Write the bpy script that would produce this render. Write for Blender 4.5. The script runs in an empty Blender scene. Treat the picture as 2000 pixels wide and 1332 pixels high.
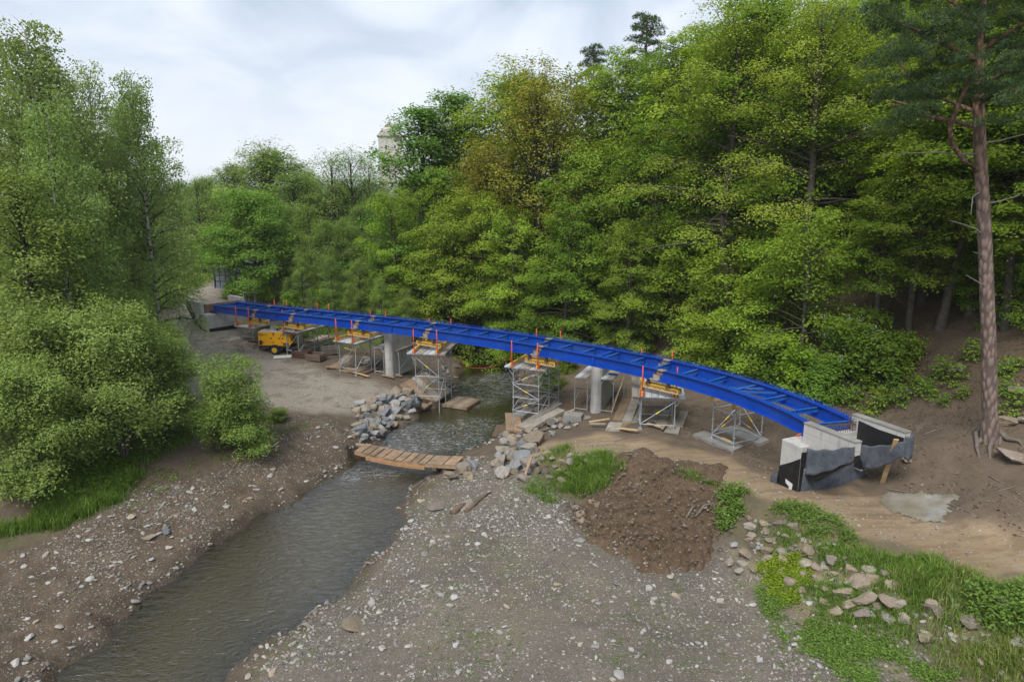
import bpy, math, random
import numpy as np
from mathutils import Vector, Matrix

SC = bpy.context.scene
COL = SC.collection
random.seed(7)
R = math.radians

# ------------------------------------------------------------ camera, sky, sun, exposure
CAM_H = 13.5                 # drone height above the river
PITCH = 12.3
cam_data = bpy.data.cameras.new('camera')
cam_data.lens = 24.0
cam_data.sensor_width = 36.0
cam_data.clip_start = 0.1
cam_data.clip_end = 9000
cam = bpy.data.objects.new('camera', cam_data)
COL.objects.link(cam)
cam.location = (0, 0, CAM_H)
cam.rotation_euler = (R(90 - PITCH), 0, 0)
SC.camera = cam

world = bpy.data.worlds.new('World')
SC.world = world
world.use_nodes = True
wn, wl = world.node_tree.nodes, world.node_tree.links
wn.clear()
w_out = wn.new('ShaderNodeOutputWorld')
sky = wn.new('ShaderNodeTexSky')
sky.sky_type = 'NISHITA'
sky.sun_disc = False
SUN_EL, SUN_AZ = 52.0, 205.0       # azimuth clockwise from +Y: high, from behind the camera and a little left
sky.sun_elevation = R(SUN_EL)
sky.sun_rotation = R(SUN_AZ)
bg_sky = wn.new('ShaderNodeBackground'); bg_sky.inputs['Strength'].default_value = 0.12
wl.new(sky.outputs[0], bg_sky.inputs['Color'])
# an even layer of cloud with soft grey bases, the same all round
tc = wn.new('ShaderNodeTexCoord')
sep = wn.new('ShaderNodeSeparateXYZ'); wl.new(tc.outputs['Generated'], sep.inputs[0])
def wmath(op, a, b=None, c=None):
    n = wn.new('ShaderNodeMath'); n.operation = op
    for i, s in enumerate((a, b, c)):
        if s is None: continue
        if isinstance(s, (int, float)): n.inputs[i].default_value = s
        else: wl.new(s, n.inputs[i])
    return n.outputs[0]
zz = wmath('ADD', wmath('ABSOLUTE', sep.outputs['Z']), 0.36)
comb = wn.new('ShaderNodeCombineXYZ')
wl.new(wmath('DIVIDE', sep.outputs['X'], zz), comb.inputs[0])
wl.new(wmath('DIVIDE', sep.outputs['Y'], zz), comb.inputs[1])
nz = wn.new('ShaderNodeTexNoise'); nz.inputs['Scale'].default_value = 2.6
nz.inputs['Detail'].default_value = 5; nz.inputs['Roughness'].default_value = 0.5
nz.inputs['Distortion'].default_value = 0.5
wl.new(comb.outputs[0], nz.inputs['Vector'])
ramp = wn.new('ShaderNodeValToRGB')
ramp.color_ramp.elements[0].position = 0.38; ramp.color_ramp.elements[0].color = (0.40, 0.50, 0.65, 1)
ramp.color_ramp.elements[1].position = 0.60; ramp.color_ramp.elements[1].color = (0.80, 0.86, 0.95, 1)
wl.new(nz.outputs[0], ramp.inputs[0])
hz_mix = wn.new('ShaderNodeMix'); hz_mix.data_type = 'RGBA'
hz_mix.inputs['B'].default_value = (0.84, 0.88, 0.95, 1)
mr = wn.new('ShaderNodeMapRange'); mr.inputs['From Min'].default_value = 0.34; mr.inputs['From Max'].default_value = 0.0
wl.new(wmath('ABSOLUTE', sep.outputs['Z']), mr.inputs['Value'])
wl.new(mr.outputs[0], hz_mix.inputs['Factor']); wl.new(ramp.outputs[0], hz_mix.inputs['A'])
bg_cloud = wn.new('ShaderNodeBackground'); bg_cloud.inputs['Strength'].default_value = 0.44
wl.new(hz_mix.outputs['Result'], bg_cloud.inputs['Color'])
w_mix = wn.new('ShaderNodeMixShader'); w_mix.inputs[0].default_value = 0.95
wl.new(bg_sky.outputs[0], w_mix.inputs[1]); wl.new(bg_cloud.outputs[0], w_mix.inputs[2])
wl.new(w_mix.outputs[0], w_out.inputs['Surface'])

sun_data = bpy.data.lights.new('sun', 'SUN')
sun_data.energy = 1.5
sun_data.angle = R(28)
sun_data.color = (1.0, 0.97, 0.92)
sun = bpy.data.objects.new('sun', sun_data)
COL.objects.link(sun)
sd = Vector((math.sin(R(SUN_AZ)) * math.cos(R(SUN_EL)), math.cos(R(SUN_AZ)) * math.cos(R(SUN_EL)), math.sin(R(SUN_EL))))
sun.rotation_euler = sd.to_track_quat('Z', 'Y').to_euler()
sun.location = sd * 200

vs = SC.view_settings
SC.display_settings.display_device = 'sRGB'
vs.view_transform = 'Standard'; vs.look = 'None'
vs.exposure = 1.33; vs.gamma = 1.0; vs.use_curve_mapping = False
cy = SC.cycles
cy.max_bounces = 7; cy.diffuse_bounces = 4; cy.glossy_bounces = 2
cy.transmission_bounces = 4; cy.transparent_max_bounces = 6; cy.volume_bounces = 0
cy.caustics_reflective = False; cy.caustics_refractive = False
cy.use_denoising = True

# ------------------------------------------------------------ helpers
FPX = 1333.3
CT, ST = math.cos(R(PITCH)), math.sin(R(PITCH))
def P(u, v, z=0.0):
    """ground position (metres) of a spot of the survey photo at height z"""
    xc, yc = (u - 1000) / FPX, (666 - v) / FPX
    d = Vector((xc, CT + ST * yc, -ST + CT * yc))
    t = (z - CAM_H) / d.z
    return Vector((d.x * t, d.y * t, z))
def PY(u, v, y):
    """the same at a known distance y"""
    xc, yc = (u - 1000) / FPX, (666 - v) / FPX
    d = Vector((xc, CT + ST * yc, -ST + CT * yc))
    t = y / d.y
    return Vector((d.x * t, y, CAM_H + d.z * t))

def _hash(ix, iy, seed):
    n = (ix * 374761393 + iy * 668265263 + seed * 974634777) & 0xffffffff
    n = ((n ^ (n >> 13)) * 1274126177) & 0xffffffff
    return ((n ^ (n >> 16)) & 0xffffff) / float(0xffffff)
def vnoise(x, y, seed=0):
    x = np.asarray(x, float); y = np.asarray(y, float)
    ix, iy = np.floor(x).astype(np.int64), np.floor(y).astype(np.int64)
    fx, fy = x - ix, y - iy
    fx, fy = fx * fx * (3 - 2 * fx), fy * fy * (3 - 2 * fy)
    a, b = _hash(ix, iy, seed), _hash(ix + 1, iy, seed)
    c, d = _hash(ix, iy + 1, seed), _hash(ix + 1, iy + 1, seed)
    return (a + (b - a) * fx) * (1 - fy) + (c + (d - c) * fx) * fy
def fbm(x, y, octaves=4, seed=0):
    s, a, t = 0, 1.0, 0
    for k in range(octaves):
        s = s + a * vnoise(np.asarray(x) * 2 ** k, np.asarray(y) * 2 ** k, seed + k); t += a; a *= 0.5
    return s / t
def sstep(x, a, b):
    t = np.clip((np.asarray(x, float) - a) / (b - a), 0, 1)
    return t * t * (3 - 2 * t)
def inside(x, y, poly):
    x = np.asarray(x, float); y = np.asarray(y, float)
    c = np.zeros(x.shape, bool)
    n = len(poly)
    for i in range(n):
        x0, y0 = poly[i]; x1, y1 = poly[(i + 1) % n]
        if y0 == y1: continue
        c ^= ((y0 > y) != (y1 > y)) & (x < (x1 - x0) * (y - y0) / (y1 - y0) + x0)
    return c
def dist_line(x, y, pts, closed=False):
    x = np.asarray(x, float); y = np.asarray(y, float)
    best = np.full(x.shape, 1e9)
    n = len(pts)
    for i in range(n if closed else n - 1):
        x0, y0 = pts[i]; x1, y1 = pts[(i + 1) % n]
        dx, dy = x1 - x0, y1 - y0
        t = np.clip(((x - x0) * dx + (y - y0) * dy) / (dx * dx + dy * dy + 1e-12), 0, 1)
        best = np.minimum(best, np.hypot(x - x0 - t * dx, y - y0 - t * dy))
    return best
def sdist(x, y, poly):
    return dist_line(x, y, poly, True) * np.where(inside(x, y, poly), -1, 1)

def setp(o, label=None, cat=None, group=None, kind=None):
    if label: o['label'] = label
    if cat: o['category'] = cat
    if group: o['group'] = group
    if kind: o['kind'] = kind
    return o
def thing(name, label, cat, loc=(0, 0, 0), rotz=0.0, group=None):
    o = bpy.data.objects.new(name, None)
    o.empty_display_size = 0.3
    COL.objects.link(o)
    o.location = loc; o.rotation_euler = (0, 0, rotz)
    return setp(o, label, cat, group)
def link(name, me, parent=None, loc=None, rot=None, scale=None):
    o = bpy.data.objects.new(name, me)
    COL.objects.link(o)
    if parent is not None: o.parent = parent
    if loc is not None: o.location = loc
    if rot is not None: o.rotation_euler = rot
    if scale is not None: o.scale = scale
    return o
def dup(root, loc, rotz=0.0, label=None, group=None, scale=None):
    c = root.copy(); COL.objects.link(c)
    c.location = loc; c.rotation_euler = (root.rotation_euler[0], root.rotation_euler[1], rotz)
    if scale is not None: c.scale = scale
    if label: c['label'] = label
    if group: c['group'] = group
    for ch in list(root.children):
        d = ch.copy(); COL.objects.link(d); d.parent = c
        for g in list(ch.children):
            e = g.copy(); COL.objects.link(e); e.parent = d
    return c
def np_mesh(name, V, F, mat, smooth=False, attrs=None, mat_idx=None):
    """V (n,3), F list of (m,k) arrays"""
    me = bpy.data.meshes.new(name)
    V = np.asarray(V, np.float32)
    if not isinstance(F, (list, tuple)): F = [F]
    F = [np.asarray(f, np.int32) for f in F if len(f)]
    me.vertices.add(len(V)); me.vertices.foreach_set('co', V.ravel())
    nl = sum(f.size for f in F); nf = sum(len(f) for f in F)
    me.loops.add(nl); me.polygons.add(nf)
    me.loops.foreach_set('vertex_index', np.concatenate([f.ravel() for f in F]))
    starts = []; o = 0
    for f in F:
        starts.append(o + np.arange(len(f)) * f.shape[1]); o += f.size
    me.polygons.foreach_set('loop_start', np.concatenate(starts).astype(np.int32))
    me.polygons.foreach_set('use_smooth', np.full(nf, smooth, bool))
    if mat is not None:
        for m in (mat if isinstance(mat, (list, tuple)) else [mat]): me.materials.append(m)
    if mat_idx is not None: me.polygons.foreach_set('material_index', np.asarray(mat_idx, np.int32))
    for k, a in (attrs or {}).items():
        a = np.asarray(a, np.float32)
        if a.ndim == 1:
            at = me.attributes.new(k, 'FLOAT', 'POINT'); at.data.foreach_set('value', a)
        else:
            at = me.attributes.new(k, 'FLOAT_COLOR', 'POINT'); at.data.foreach_set('color', a.ravel())
    me.update(calc_edges=True)
    me.validate()
    return me

class MB:
    """collects boxes, bars and sheets; build() links them as one mesh object"""
    def __init__(s): s.v = []; s.f = []
    def add(s, vs, fs):
        o = len(s.v); s.v += [tuple(q) for q in vs]; s.f += [tuple(i + o for i in f) for f in fs]
    def box(s, c, size, M=None, taper=1.0):
        hx, hy, hz_ = size[0] / 2, size[1] / 2, size[2] / 2
        vs = []
        for z, k in ((-hz_, 1.0), (hz_, taper)):
            for x, y in ((-hx, -hy), (hx, -hy), (hx, hy), (-hx, hy)):
                q = Vector((x * k, y * k, z))
                if M is not None: q = M @ q
                vs.append(Vector(c) + q)
        s.add(vs, [(3, 2, 1, 0), (4, 5, 6, 7), (0, 1, 5, 4), (1, 2, 6, 5), (2, 3, 7, 6), (3, 0, 4, 7)])
        return s
    def bar(s, a, b, w, h, up=(0, 0, 1)):
        a, b = Vector(a), Vector(b)
        d = (b - a); L = d.length
        if L < 1e-6: return s
        d /= L
        upv = Vector(up)
        if abs(d.dot(upv)) > 0.98: upv = Vector((1, 0, 0))
        x = d.cross(upv).normalized(); y = x.cross(d)
        M = Matrix((x, d, y)).transposed()
        return s.box((a + b) / 2, (w, L, h), M)
    def tube(s, pts, radii, n=8, caps=True):
        pts = [Vector(p) for p in pts]
        if isinstance(radii, (int, float)): radii = [radii] * len(pts)
        o = len(s.v)
        prev = None
        for i, p in enumerate(pts):
            d = (pts[min(i + 1, len(pts) - 1)] - pts[max(i - 1, 0)]).normalized()
            if prev is None:
                ref = Vector((1, 0, 0)) if abs(d.x) < 0.8 else Vector((0, 1, 0))
                x = d.cross(ref).normalized()
            else:
                x = (prev - d * prev.dot(d)).normalized()
            prev = x; y = d.cross(x)
            for k in range(n):
                a = 2 * math.pi * k / n
                s.v.append(tuple(p + (x * math.cos(a) + y * math.sin(a)) * radii[i]))
        for i in range(len(pts) - 1):
            for k in range(n):
                k2 = (k + 1) % n
                s.f.append((o + i * n + k, o + i * n + k2, o + (i + 1) * n + k2, o + (i + 1) * n + k))
        if caps:
            s.f.append(tuple(o + k for k in range(n))[::-1])
            s.f.append(tuple(o + (len(pts) - 1) * n + k for k in range(n)))
        return s
    def prism(s, poly, origin, ex, ey, ez, depth):
        """polygon (2D in ex,ey) pushed along ez by depth"""
        origin, ex, ey, ez = Vector(origin), Vector(ex), Vector(ey), Vector(ez)
        n = len(poly)
        vs = [origin + ex * a + ey * b for a, b in poly] + [origin + ex * a + ey * b + ez * depth for a, b in poly]
        fs = [tuple(range(n))[::-1], tuple(range(n, 2 * n))] + [(i, (i + 1) % n, (i + 1) % n + n, i + n) for i in range(n)]
        s.add(vs, fs); return s
    def mesh(s, name, mat, smooth=False):
        me = bpy.data.meshes.new(name)
        me.from_pydata(s.v, [], s.f)
        if mat is not None: me.materials.append(mat)
        if smooth: me.polygons.foreach_set('use_smooth', [True] * len(me.polygons))
        me.update()
        return me
    def build(s, name, mat, parent=None, smooth=False, loc=None, rot=None, bevel=0.0):
        me = s.mesh(name, mat, smooth)
        import bmesh
        bm = bmesh.new(); bm.from_mesh(me)
        bmesh.ops.recalc_face_normals(bm, faces=bm.faces)
        if bevel > 0:
            bmesh.ops.bevel(bm, geom=[e for e in bm.edges], offset=bevel, segments=1, affect='EDGES', clamp_overlap=True)
        bm.to_mesh(me); bm.free()
        return link(name, me, parent, loc, rot)

# ------------------------------------------------------------ materials
class NT:
    def __init__(s, name):
        s.m = bpy.data.materials.new(name); s.m.use_nodes = True
        s.t = s.m.node_tree; s.n = s.t.nodes; s.l = s.t.links
        s.n.clear(); s.out = s.n.new('ShaderNodeOutputMaterial')
    def new(s, typ, **kw):
        n = s.n.new(typ)
        for k, v in kw.items(): setattr(n, k, v)
        return n
    def put(s, sock, v):
        if hasattr(v, 'is_output'): s.l.new(v, sock)
        elif isinstance(v, (tuple, list)) and len(v) == 3 and len(getattr(sock, 'default_value', (0, 0, 0))) == 4: sock.default_value = (*v, 1)
        else: sock.default_value = v
    def math(s, op, *a, clamp=False):
        n = s.new('ShaderNodeMath', operation=op); n.use_clamp = clamp
        for i, v in enumerate(a): s.put(n.inputs[i], v)
        return n.outputs[0]
    def mix(s, f, a, b, blend='MIX'):
        n = s.new('ShaderNodeMix', data_type='RGBA', blend_type=blend)
        s.put(n.inputs['Factor'], f); s.put(n.inputs['A'], a); s.put(n.inputs['B'], b)
        return n.outputs['Result']
    def noise(s, vec, scale, detail=4, rough=0.55, dist=0.0, col=False):
        n = s.new('ShaderNodeTexNoise')
        if vec is not None: s.l.new(vec, n.inputs['Vector'])
        n.inputs['Scale'].default_value = scale; n.inputs['Detail'].default_value = detail
        n.inputs['Roughness'].default_value = rough; n.inputs['Distortion'].default_value = dist
        return n.outputs[1 if col else 0]
    def voro(s, vec, scale, out='Distance', feature='F1', rnd=1.0):
        n = s.new('ShaderNodeTexVoronoi', feature=feature)
        if vec is not None: s.l.new(vec, n.inputs['Vector'])
        n.inputs['Scale'].default_value = scale; n.inputs['Randomness'].default_value = rnd
        return n.outputs[out]
    def ramp(s, f, stops):
        n = s.new('ShaderNodeValToRGB')
        e = n.color_ramp.elements
        while len(e) < len(stops): e.new(0.5)
        for i, (p, c) in enumerate(stops):
            e[i].position = p
            e[i].color = (c, c, c, 1) if isinstance(c, (int, float)) else (*c, 1)
        s.put(n.inputs[0], f)
        return n.outputs[0]
    def attr(s, name, out='Fac'):
        n = s.new('ShaderNodeAttribute'); n.attribute_name = name
        return n.outputs[out]
    def obj(s): return s.new('ShaderNodeTexCoord').outputs['Object']
    def pos(s): return s.new('ShaderNodeNewGeometry').outputs['Position']
    def rnd(s): return s.new('ShaderNodeObjectInfo').outputs['Random']
    def map(s, vec, scale=(1, 1, 1), rot=(0, 0, 0)):
        n = s.new('ShaderNodeMapping'); s.l.new(vec, n.inputs[0])
        n.inputs['Scale'].default_value = scale; n.inputs['Rotation'].default_value = rot
        return n.outputs[0]
    def bump(s, h, strength=0.3, dist=0.05, normal=None):
        n = s.new('ShaderNodeBump'); s.l.new(h, n.inputs['Height'])
        n.inputs['Strength'].default_value = strength; n.inputs['Distance'].default_value = dist
        if normal is not None: s.l.new(normal, n.inputs['Normal'])
        return n.outputs[0]
    def pbr(s, color, rough=0.7, metal=0.0, normal=None, spec=0.5):
        b = s.new('ShaderNodeBsdfPrincipled')
        s.put(b.inputs['Base Color'], color); s.put(b.inputs['Roughness'], rough)
        s.put(b.inputs['Metallic'], metal); s.put(b.inputs['Specular IOR Level'], spec)
        if normal is not None: s.l.new(normal, b.inputs['Normal'])
        s.l.new(b.outputs[0], s.out.inputs[0])
        return b

def simple(name, c, var=0.25, scale=6.0, rough=0.7, metal=0.0, bump=0.15, bscale=25.0, dirt=None, dirt_amt=0.4, objvar=0.0, stretch=(1, 1, 1), spec=0.4):
    t = NT(name)
    o = t.map(t.obj(), stretch)
    f = t.noise(o, scale, 5)
    lo = tuple(k * (1 - var) for k in c); hi = tuple(min(1, k * (1 + var)) for k in c)
    col = t.mix(t.ramp(f, [(0.3, 0.0), (0.7, 1.0)]), lo, hi)
    if dirt is not None:
        d = t.ramp(t.noise(o, scale * 0.45, 6, 0.65), [(0.48, 0.0), (0.66, dirt_amt)])
        col = t.mix(d, col, dirt)
    if objvar > 0:
        r = t.rnd()
        k = t.math('MULTIPLY_ADD', r, 2 * objvar, 1 - objvar)
        hsv = t.new('ShaderNodeHueSaturation'); t.put(hsv.inputs['Value'], k); t.put(hsv.inputs['Color'], col)
        col = hsv.outputs[0]
    nrm = t.bump(t.noise(o, bscale, 6, 0.6), bump, 0.02) if bump > 0 else None
    t.pbr(col, rough, metal, nrm, spec)
    return t.m

def leafmat(name, dark, light, trans=0.35, hue=0.02, val=0.25):
    t = NT(name)
    tint = t.attr('tint')
    col = t.mix(tint, dark, light)
    hsv = t.new('ShaderNodeHueSaturation')
    r = t.rnd()
    t.put(hsv.inputs['Hue'], t.math('MULTIPLY_ADD', r, 2 * hue, 0.5 - hue))
    r2 = t.math('FRACT', t.math('MULTIPLY', r, 17.31))
    t.put(hsv.inputs['Value'], t.math('MULTIPLY_ADD', r2, 2 * val, 1 - val))
    t.put(hsv.inputs['Color'], col)
    col = hsv.outputs[0]
    d = t.new('ShaderNodeBsdfDiffuse'); t.put(d.inputs[0], col)
    tr = t.new('ShaderNodeBsdfTranslucent')
    t.put(tr.inputs[0], t.mix(1.0, col, (1.1, 1.15, 0.6), 'MULTIPLY'))
    g = t.new('ShaderNodeBsdfGlossy'); g.inputs['Roughness'].default_value = 0.45
    g.inputs[0].default_value = (0.8, 0.85, 0.8, 1)
    m1 = t.new('ShaderNodeMixShader'); m1.inputs[0].default_value = trans
    t.l.new(d.outputs[0], m1.inputs[1]); t.l.new(tr.outputs[0], m1.inputs[2])
    m2 = t.new('ShaderNodeMixShader'); m2.inputs[0].default_value = 0.018
    t.l.new(m1.outputs[0], m2.inputs[1]); t.l.new(g.outputs[0], m2.inputs[2])
    t.l.new(m2.outputs[0], t.out.inputs[0])
    return t.m
# ------------------------------------------------------------ the lie of the land
SHORE_L = [(885, 690), (899, 715), (893, 742), (878, 768), (852, 790), (822, 806), (775, 836), (742, 860), (722, 880), (700, 894), (640, 936),
           (590, 964), (560, 986), (520, 1004), (480, 1030), (440, 1062), (400, 1086), (352, 1104), (330, 1132), (300, 1160), (270, 1190), (228, 1222), (200, 1250), (160, 1290), (100, 1340)]
SHORE_R = [(985, 690), (1002, 720), (1012, 760), (1004, 800), (990, 840), (945, 870), (905, 886), (872, 902), (846, 925), (808, 950), (790, 970), (778, 1000), (788, 1030),
           (770, 1056), (722, 1086), (706, 1110), (655, 1160), (628, 1180), (590, 1202), (530, 1252), (486, 1290), (440, 1340)]
RL = [P(u, v).xy for u, v in SHORE_L]; RR = [P(u, v).xy for u, v in SHORE_R]
def jag(pts, amp, seed):
    """finer shoreline with small inlets"""
    out = []
    for i in range(len(pts) - 1):
        a, b = pts[i], pts[i + 1]; L = (b - a).length
        k = max(1, int(L / 0.5)); nrm = Vector((-(b - a).y, (b - a).x)) / max(L, 1e-6)
        for j in range(k):
            q = a + (b - a) * (j / k)
            out.append(q + nrm * float(fbm(q.x * 1.3, q.y * 1.3, 2, seed) - 0.5) * amp)
    return out + [pts[-1]]
RLj, RRj = jag(RL, 1.5, 31), jag(RR, 1.2, 37)
far_l = [Vector((-48, 140)), Vector((-31, 100)), Vector((-19, 80)), Vector((-11, 67))]
far_r = [Vector((-7, 67.5)), Vector((-14, 81)), Vector((-25, 102)), Vector((-42, 143))]
near_l, near_r = [Vector((-13.4, 12)), Vector((-16, 0))], [Vector((-10.5, 0)), Vector((-8.5, 12))]
RIVER = [tuple(p) for p in far_l + RLj + near_l + near_r + RRj[::-1] + far_r]

FOOT = [(-70, 220), (-36, 150), (-17, 100), (-5.5, 77), (-1, 65), (3, 56.5), (6.8, 49), (10.5, 42.5), (13.8, 36), (15.8, 30), (17, 25.5), (20, 20), (25, 12), (34, 0), (60, -40)]
def hill_d(x, y):
    """metres uphill of the foot of the wooded slope (negative on the valley side)"""
    d = dist_line(x, y, FOOT)
    poly = FOOT + [(400, -40), (400, 400), (-70, 400)]
    return d * np.where(inside(x, y, poly), 1, -1)
def hill_z(x, y):
    d = np.maximum(hill_d(x, y), 0)
    z = 0.66 * (np.sqrt(d * d + 2.5) - math.sqrt(2.5))
    z = 26 * np.tanh(z / 26)
    return z * (1 - 0.72 * sstep(y, 56, 105))

# spot heights read off the photograph: (u, v, height above the river)
SPOTS = [  # left bank and gravel yard
    (560, 900, 1.0), (640, 862, 1.15), (700, 850, .9), (650, 815, 1.5), (500, 925, .95), (450, 890, 1.5), (380, 880, 1.75), (300, 905, 1.6), (260, 962, 1.3),
    (100, 1052, 1.0), (0, 1085, 1.0), (0, 1000, 1.6), (100, 962, 1.75), (0, 930, 1.9), (200, 1152, .5), (0, 1252, .75), (0, 1330, .7), (100, 1210, .6), (330, 1080, .45), (420, 1010, .55), (540, 950, .6),
    (400, 780, 1.9), (550, 780, 1.7), (700, 762, 1.35), (400, 700, 2.0), (540, 692, 1.65), (600, 700, 1.6), (650, 720, 1.65), (770, 739, 1.2), (785, 770, .95), (720, 800, .9), (760, 800, .6), (812, 771, .9), (853, 781, .5), (840, 745, .9),
    (460, 660, 2.5), (520, 655, 2.4), (440, 638, 2.8), (380, 625, 3.3), (400, 585, 3.7), (410, 545, 3.9), (350, 520, 3.9), (380, 500, 4.0), (300, 560, 3.6), (200, 640, 3.0), (100, 800, 2.4),
    (560, 655, 2.2), (600, 642, 2.3), (660, 652, 2.1), (700, 645, 2.1), (760, 640, 1.9), (820, 660, 1.4), (860, 680, .9), (700, 610, 2.6), (560, 590, 3.3), (470, 590, 3.6), (880, 665, .8),
    # right side: under the bridge, path, embankment, gravel bar
    (1005, 690, .8), (1040, 705, 1.3), (1030, 745, .6), (1040, 780, .5), (1040, 832, .4), (1090, 800, 1.0), (1165, 809, 1.35), (1120, 770, 1.3), (1200, 760, 1.7), (1258, 833, 1.95), (1313, 836, 2.0), (1330, 790, 1.9),
    (1390, 858, 2.0), (1432, 876, 2.0), (1486, 860, 2.1), (1440, 835, 2.1), (1500, 800, 3.2), (1530, 860, 2.3), (1562, 940, 2.25), (1640, 925, 2.3), (1700, 905, 2.35), (1780, 872, 3.7), (1723, 940, 2.5), (1760, 960, 2.6), (1850, 930, 3.3),
    (1935, 850, 4.5), (1965, 905, 4.1), (1900, 990, 3.2), (2000, 1000, 3.5), (1830, 980, 2.75), (1880, 1010, 2.8), (2000, 1060, 2.8),
    (1000, 880, .95), (960, 880, .6), (930, 905, .65), (1020, 905, .9), (1060, 885, 1.35), (1100, 862, 1.55), (1180, 860, 1.75), (1250, 872, 1.95), (1400, 905, 2.2), (1500, 935, 2.3), (1600, 975, 2.4), (1800, 1045, 2.55), (1950, 1080, 2.65),
    (1110, 905, 1.55), (1200, 900, 1.9), (1300, 912, 2.1), (1420, 950, 2.2), (1520, 1000, 2.3), (1600, 1035, 2.35), (1720, 1070, 2.45), (1850, 1105, 2.5), (1990, 1130, 2.6),
    (1090, 950, .95), (1180, 975, 1.0), (1150, 1030, 1.0), (1290, 1090, 1.05), (1400, 1085, 1.1), (1450, 1110, 1.15), (1540, 1180, 1.2), (1650, 1235, 1.25), (1780, 1290, 1.3), (1900, 1320, 1.5), (1990, 1325, 1.9), (1990, 1220, 2.5), (1800, 1180, 2.0),
    (1000, 1000, .75), (900, 990, .45), (860, 1050, .4), (1000, 1100, .8), (1100, 1050, .9), (1150, 1150, .95), (1200, 1250, .95), (800, 1200, .6), (720, 1240, .45), (900, 1300, .8), (1050, 1320, .9), (1300, 1180, 1.0), (1450, 1300, 1.1), (1650, 1330, 1.15), (620, 1300, .5)]
CPX, CPY, CPZ = [], [], []
for u, v, z in SPOTS:
    p = P(u, v, z); CPX.append(p.x); CPY.append(p.y); CPZ.append(z)
for a in RL[::2] + RR[::2] + far_l + far_r: CPX.append(a.x); CPY.append(a.y); CPZ.append(0.04)
for x, y, z in [(-90, 40, 4), (-60, 20, 3), (-40, 0, 2), (-60, 90, 4.2), (-100, 150, 4.5), (-20, 120, 3.5), (60, 120, 4), (90, 40, 4), (60, 0, 4), (26, 8, 3), (34, 24, 4), (20, 4, 2.2), (8, 2, 1.2), (-2, 2, .8), (-26, 8, 1.5), (-32, 24, 2.4),
                (-28, 36, 2.6), (-40, 55, 3.3), (-30, 70, 3.8), (-8, 60, 1.8), (-14, 68, 2.4), (10, 60, 2.5), (20, 44, 3), (24, 32, 4), (6, 56, 1.6), (14, 38, 2.6), (-1, 62, .9)]:
    CPX.append(x); CPY.append(y); CPZ.append(z)
CPX, CPY, CPZ = map(np.array, (CPX, CPY, CPZ))
def _phi(r2): return np.sqrt(r2 + 1.2)
_A = _phi((CPX[:, None] - CPX) ** 2 + (CPY[:, None] - CPY) ** 2)
_n = len(CPX)
_M = np.zeros((_n + 1, _n + 1)); _M[:_n, :_n] = _A + np.eye(_n) * -0.12; _M[_n, :_n] = 1; _M[:_n, _n] = 1
_w = np.linalg.solve(_M, np.append(CPZ, 0))
def rbf(x, y):
    z = np.full(x.shape, _w[_n])
    for i in range(_n): z = z + _w[i] * _phi((x - CPX[i]) ** 2 + (y - CPY[i]) ** 2)
    return z

def PL(pts, z):
    """photo outline to ground outline; z a number or one per point"""
    return [tuple(P(q[0], q[1], q[2] if len(q) > 2 else z).xy) for q in pts]
PATH = PL([(1010, 878, .95), (1080, 852, 1.5), (1180, 842, 1.75), (1300, 868, 2.), (1400, 886, 2.15), (1520, 928, 2.3), (1640, 955, 2.4), (1780, 992, 2.6), (1880, 1022, 2.7), (2060, 1066, 2.8), (2060, 1130, 2.6), (1900, 1108, 2.5), (1760, 1078, 2.45), (1640, 1040, 2.35), (1520, 990, 2.3), (1420, 950, 2.2), (1300, 915, 2.1), (1200, 895, 1.9), (1090, 893, 1.5), (1000, 905, .9)], 2.0)
YARD = PL([(360, 640), (420, 636), (480, 676), (560, 700), (640, 735), (700, 738), (745, 735), (800, 752), (790, 775), (740, 772), (690, 790), (620, 806), (520, 800), (430, 780), (350, 790), (330, 720)], 1.6)
TRACK = [tuple(P(u, v, 3.7).xy) for u, v in [(330, 690), (372, 650), (385, 610), (400, 580), (418, 552), (424, 540), (416, 524), (400, 512)]]
BAR = PL([(440, 1345), (530, 1254), (590, 1204), (655, 1162), (706, 1112), (770, 1058), (790, 1020), (790, 972), (850, 928), (905, 890), (1000, 905), (1060, 950), (1120, 985), (1150, 1030), (1290, 1092), (1410, 1090), (1480, 1130), (1560, 1200), (1660, 1250), (1800, 1310), (1800, 1400), (440, 1400)], 0.7)
LBANK = PL([(100, 1345), (200, 1252), (270, 1192), (330, 1134), (400, 1088), (480, 1032), (560, 988), (700, 896), (742, 860), (700, 845), (640, 822), (560, 840), (500, 900), (420, 930), (270, 970), (200, 1000), (90, 1060), (-60, 1120), (-200, 1345)], 0.8)
GRASS_L = PL([(-60, 1060), (60, 1020), (150, 1000), (260, 965), (270, 900), (400, 850), (560, 830), (420, 800), (300, 790), (100, 850), (60, 950), (-60, 1000)], 1.6)
MUD_L = PL([(-60, 905), (60, 890), (110, 920), (130, 985), (40, 1015), (-60, 1030)], 1.8)
GRASS_BACK = PL([(590, 640), (640, 628), (700, 635), (760, 640), (740, 662), (690, 672), (640, 665), (600, 660)], 2.1)
MEADOW = [tuple(q) for q in (P(420, 546, 3.8).xy, P(395, 508, 3.9).xy, P(330, 488, 4).xy, P(150, 500, 4).xy, P(200, 600, 3.5).xy, P(330, 610, 3.4).xy, P(370, 575, 3.7).xy)]
EMB_R = PL([(1420, 950, 2.2), (1520, 998, 2.3), (1640, 1046, 2.35), (1760, 1084, 2.45), (1900, 1113, 2.5), (2100, 1150, 2.6), (2100, 1345, 1.9), (1800, 1345, 1.4), (1650, 1240, 1.25), (1540, 1185, 1.2), (1440, 1110, 1.15), (1405, 1040, 1.6)], 1.9)
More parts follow.
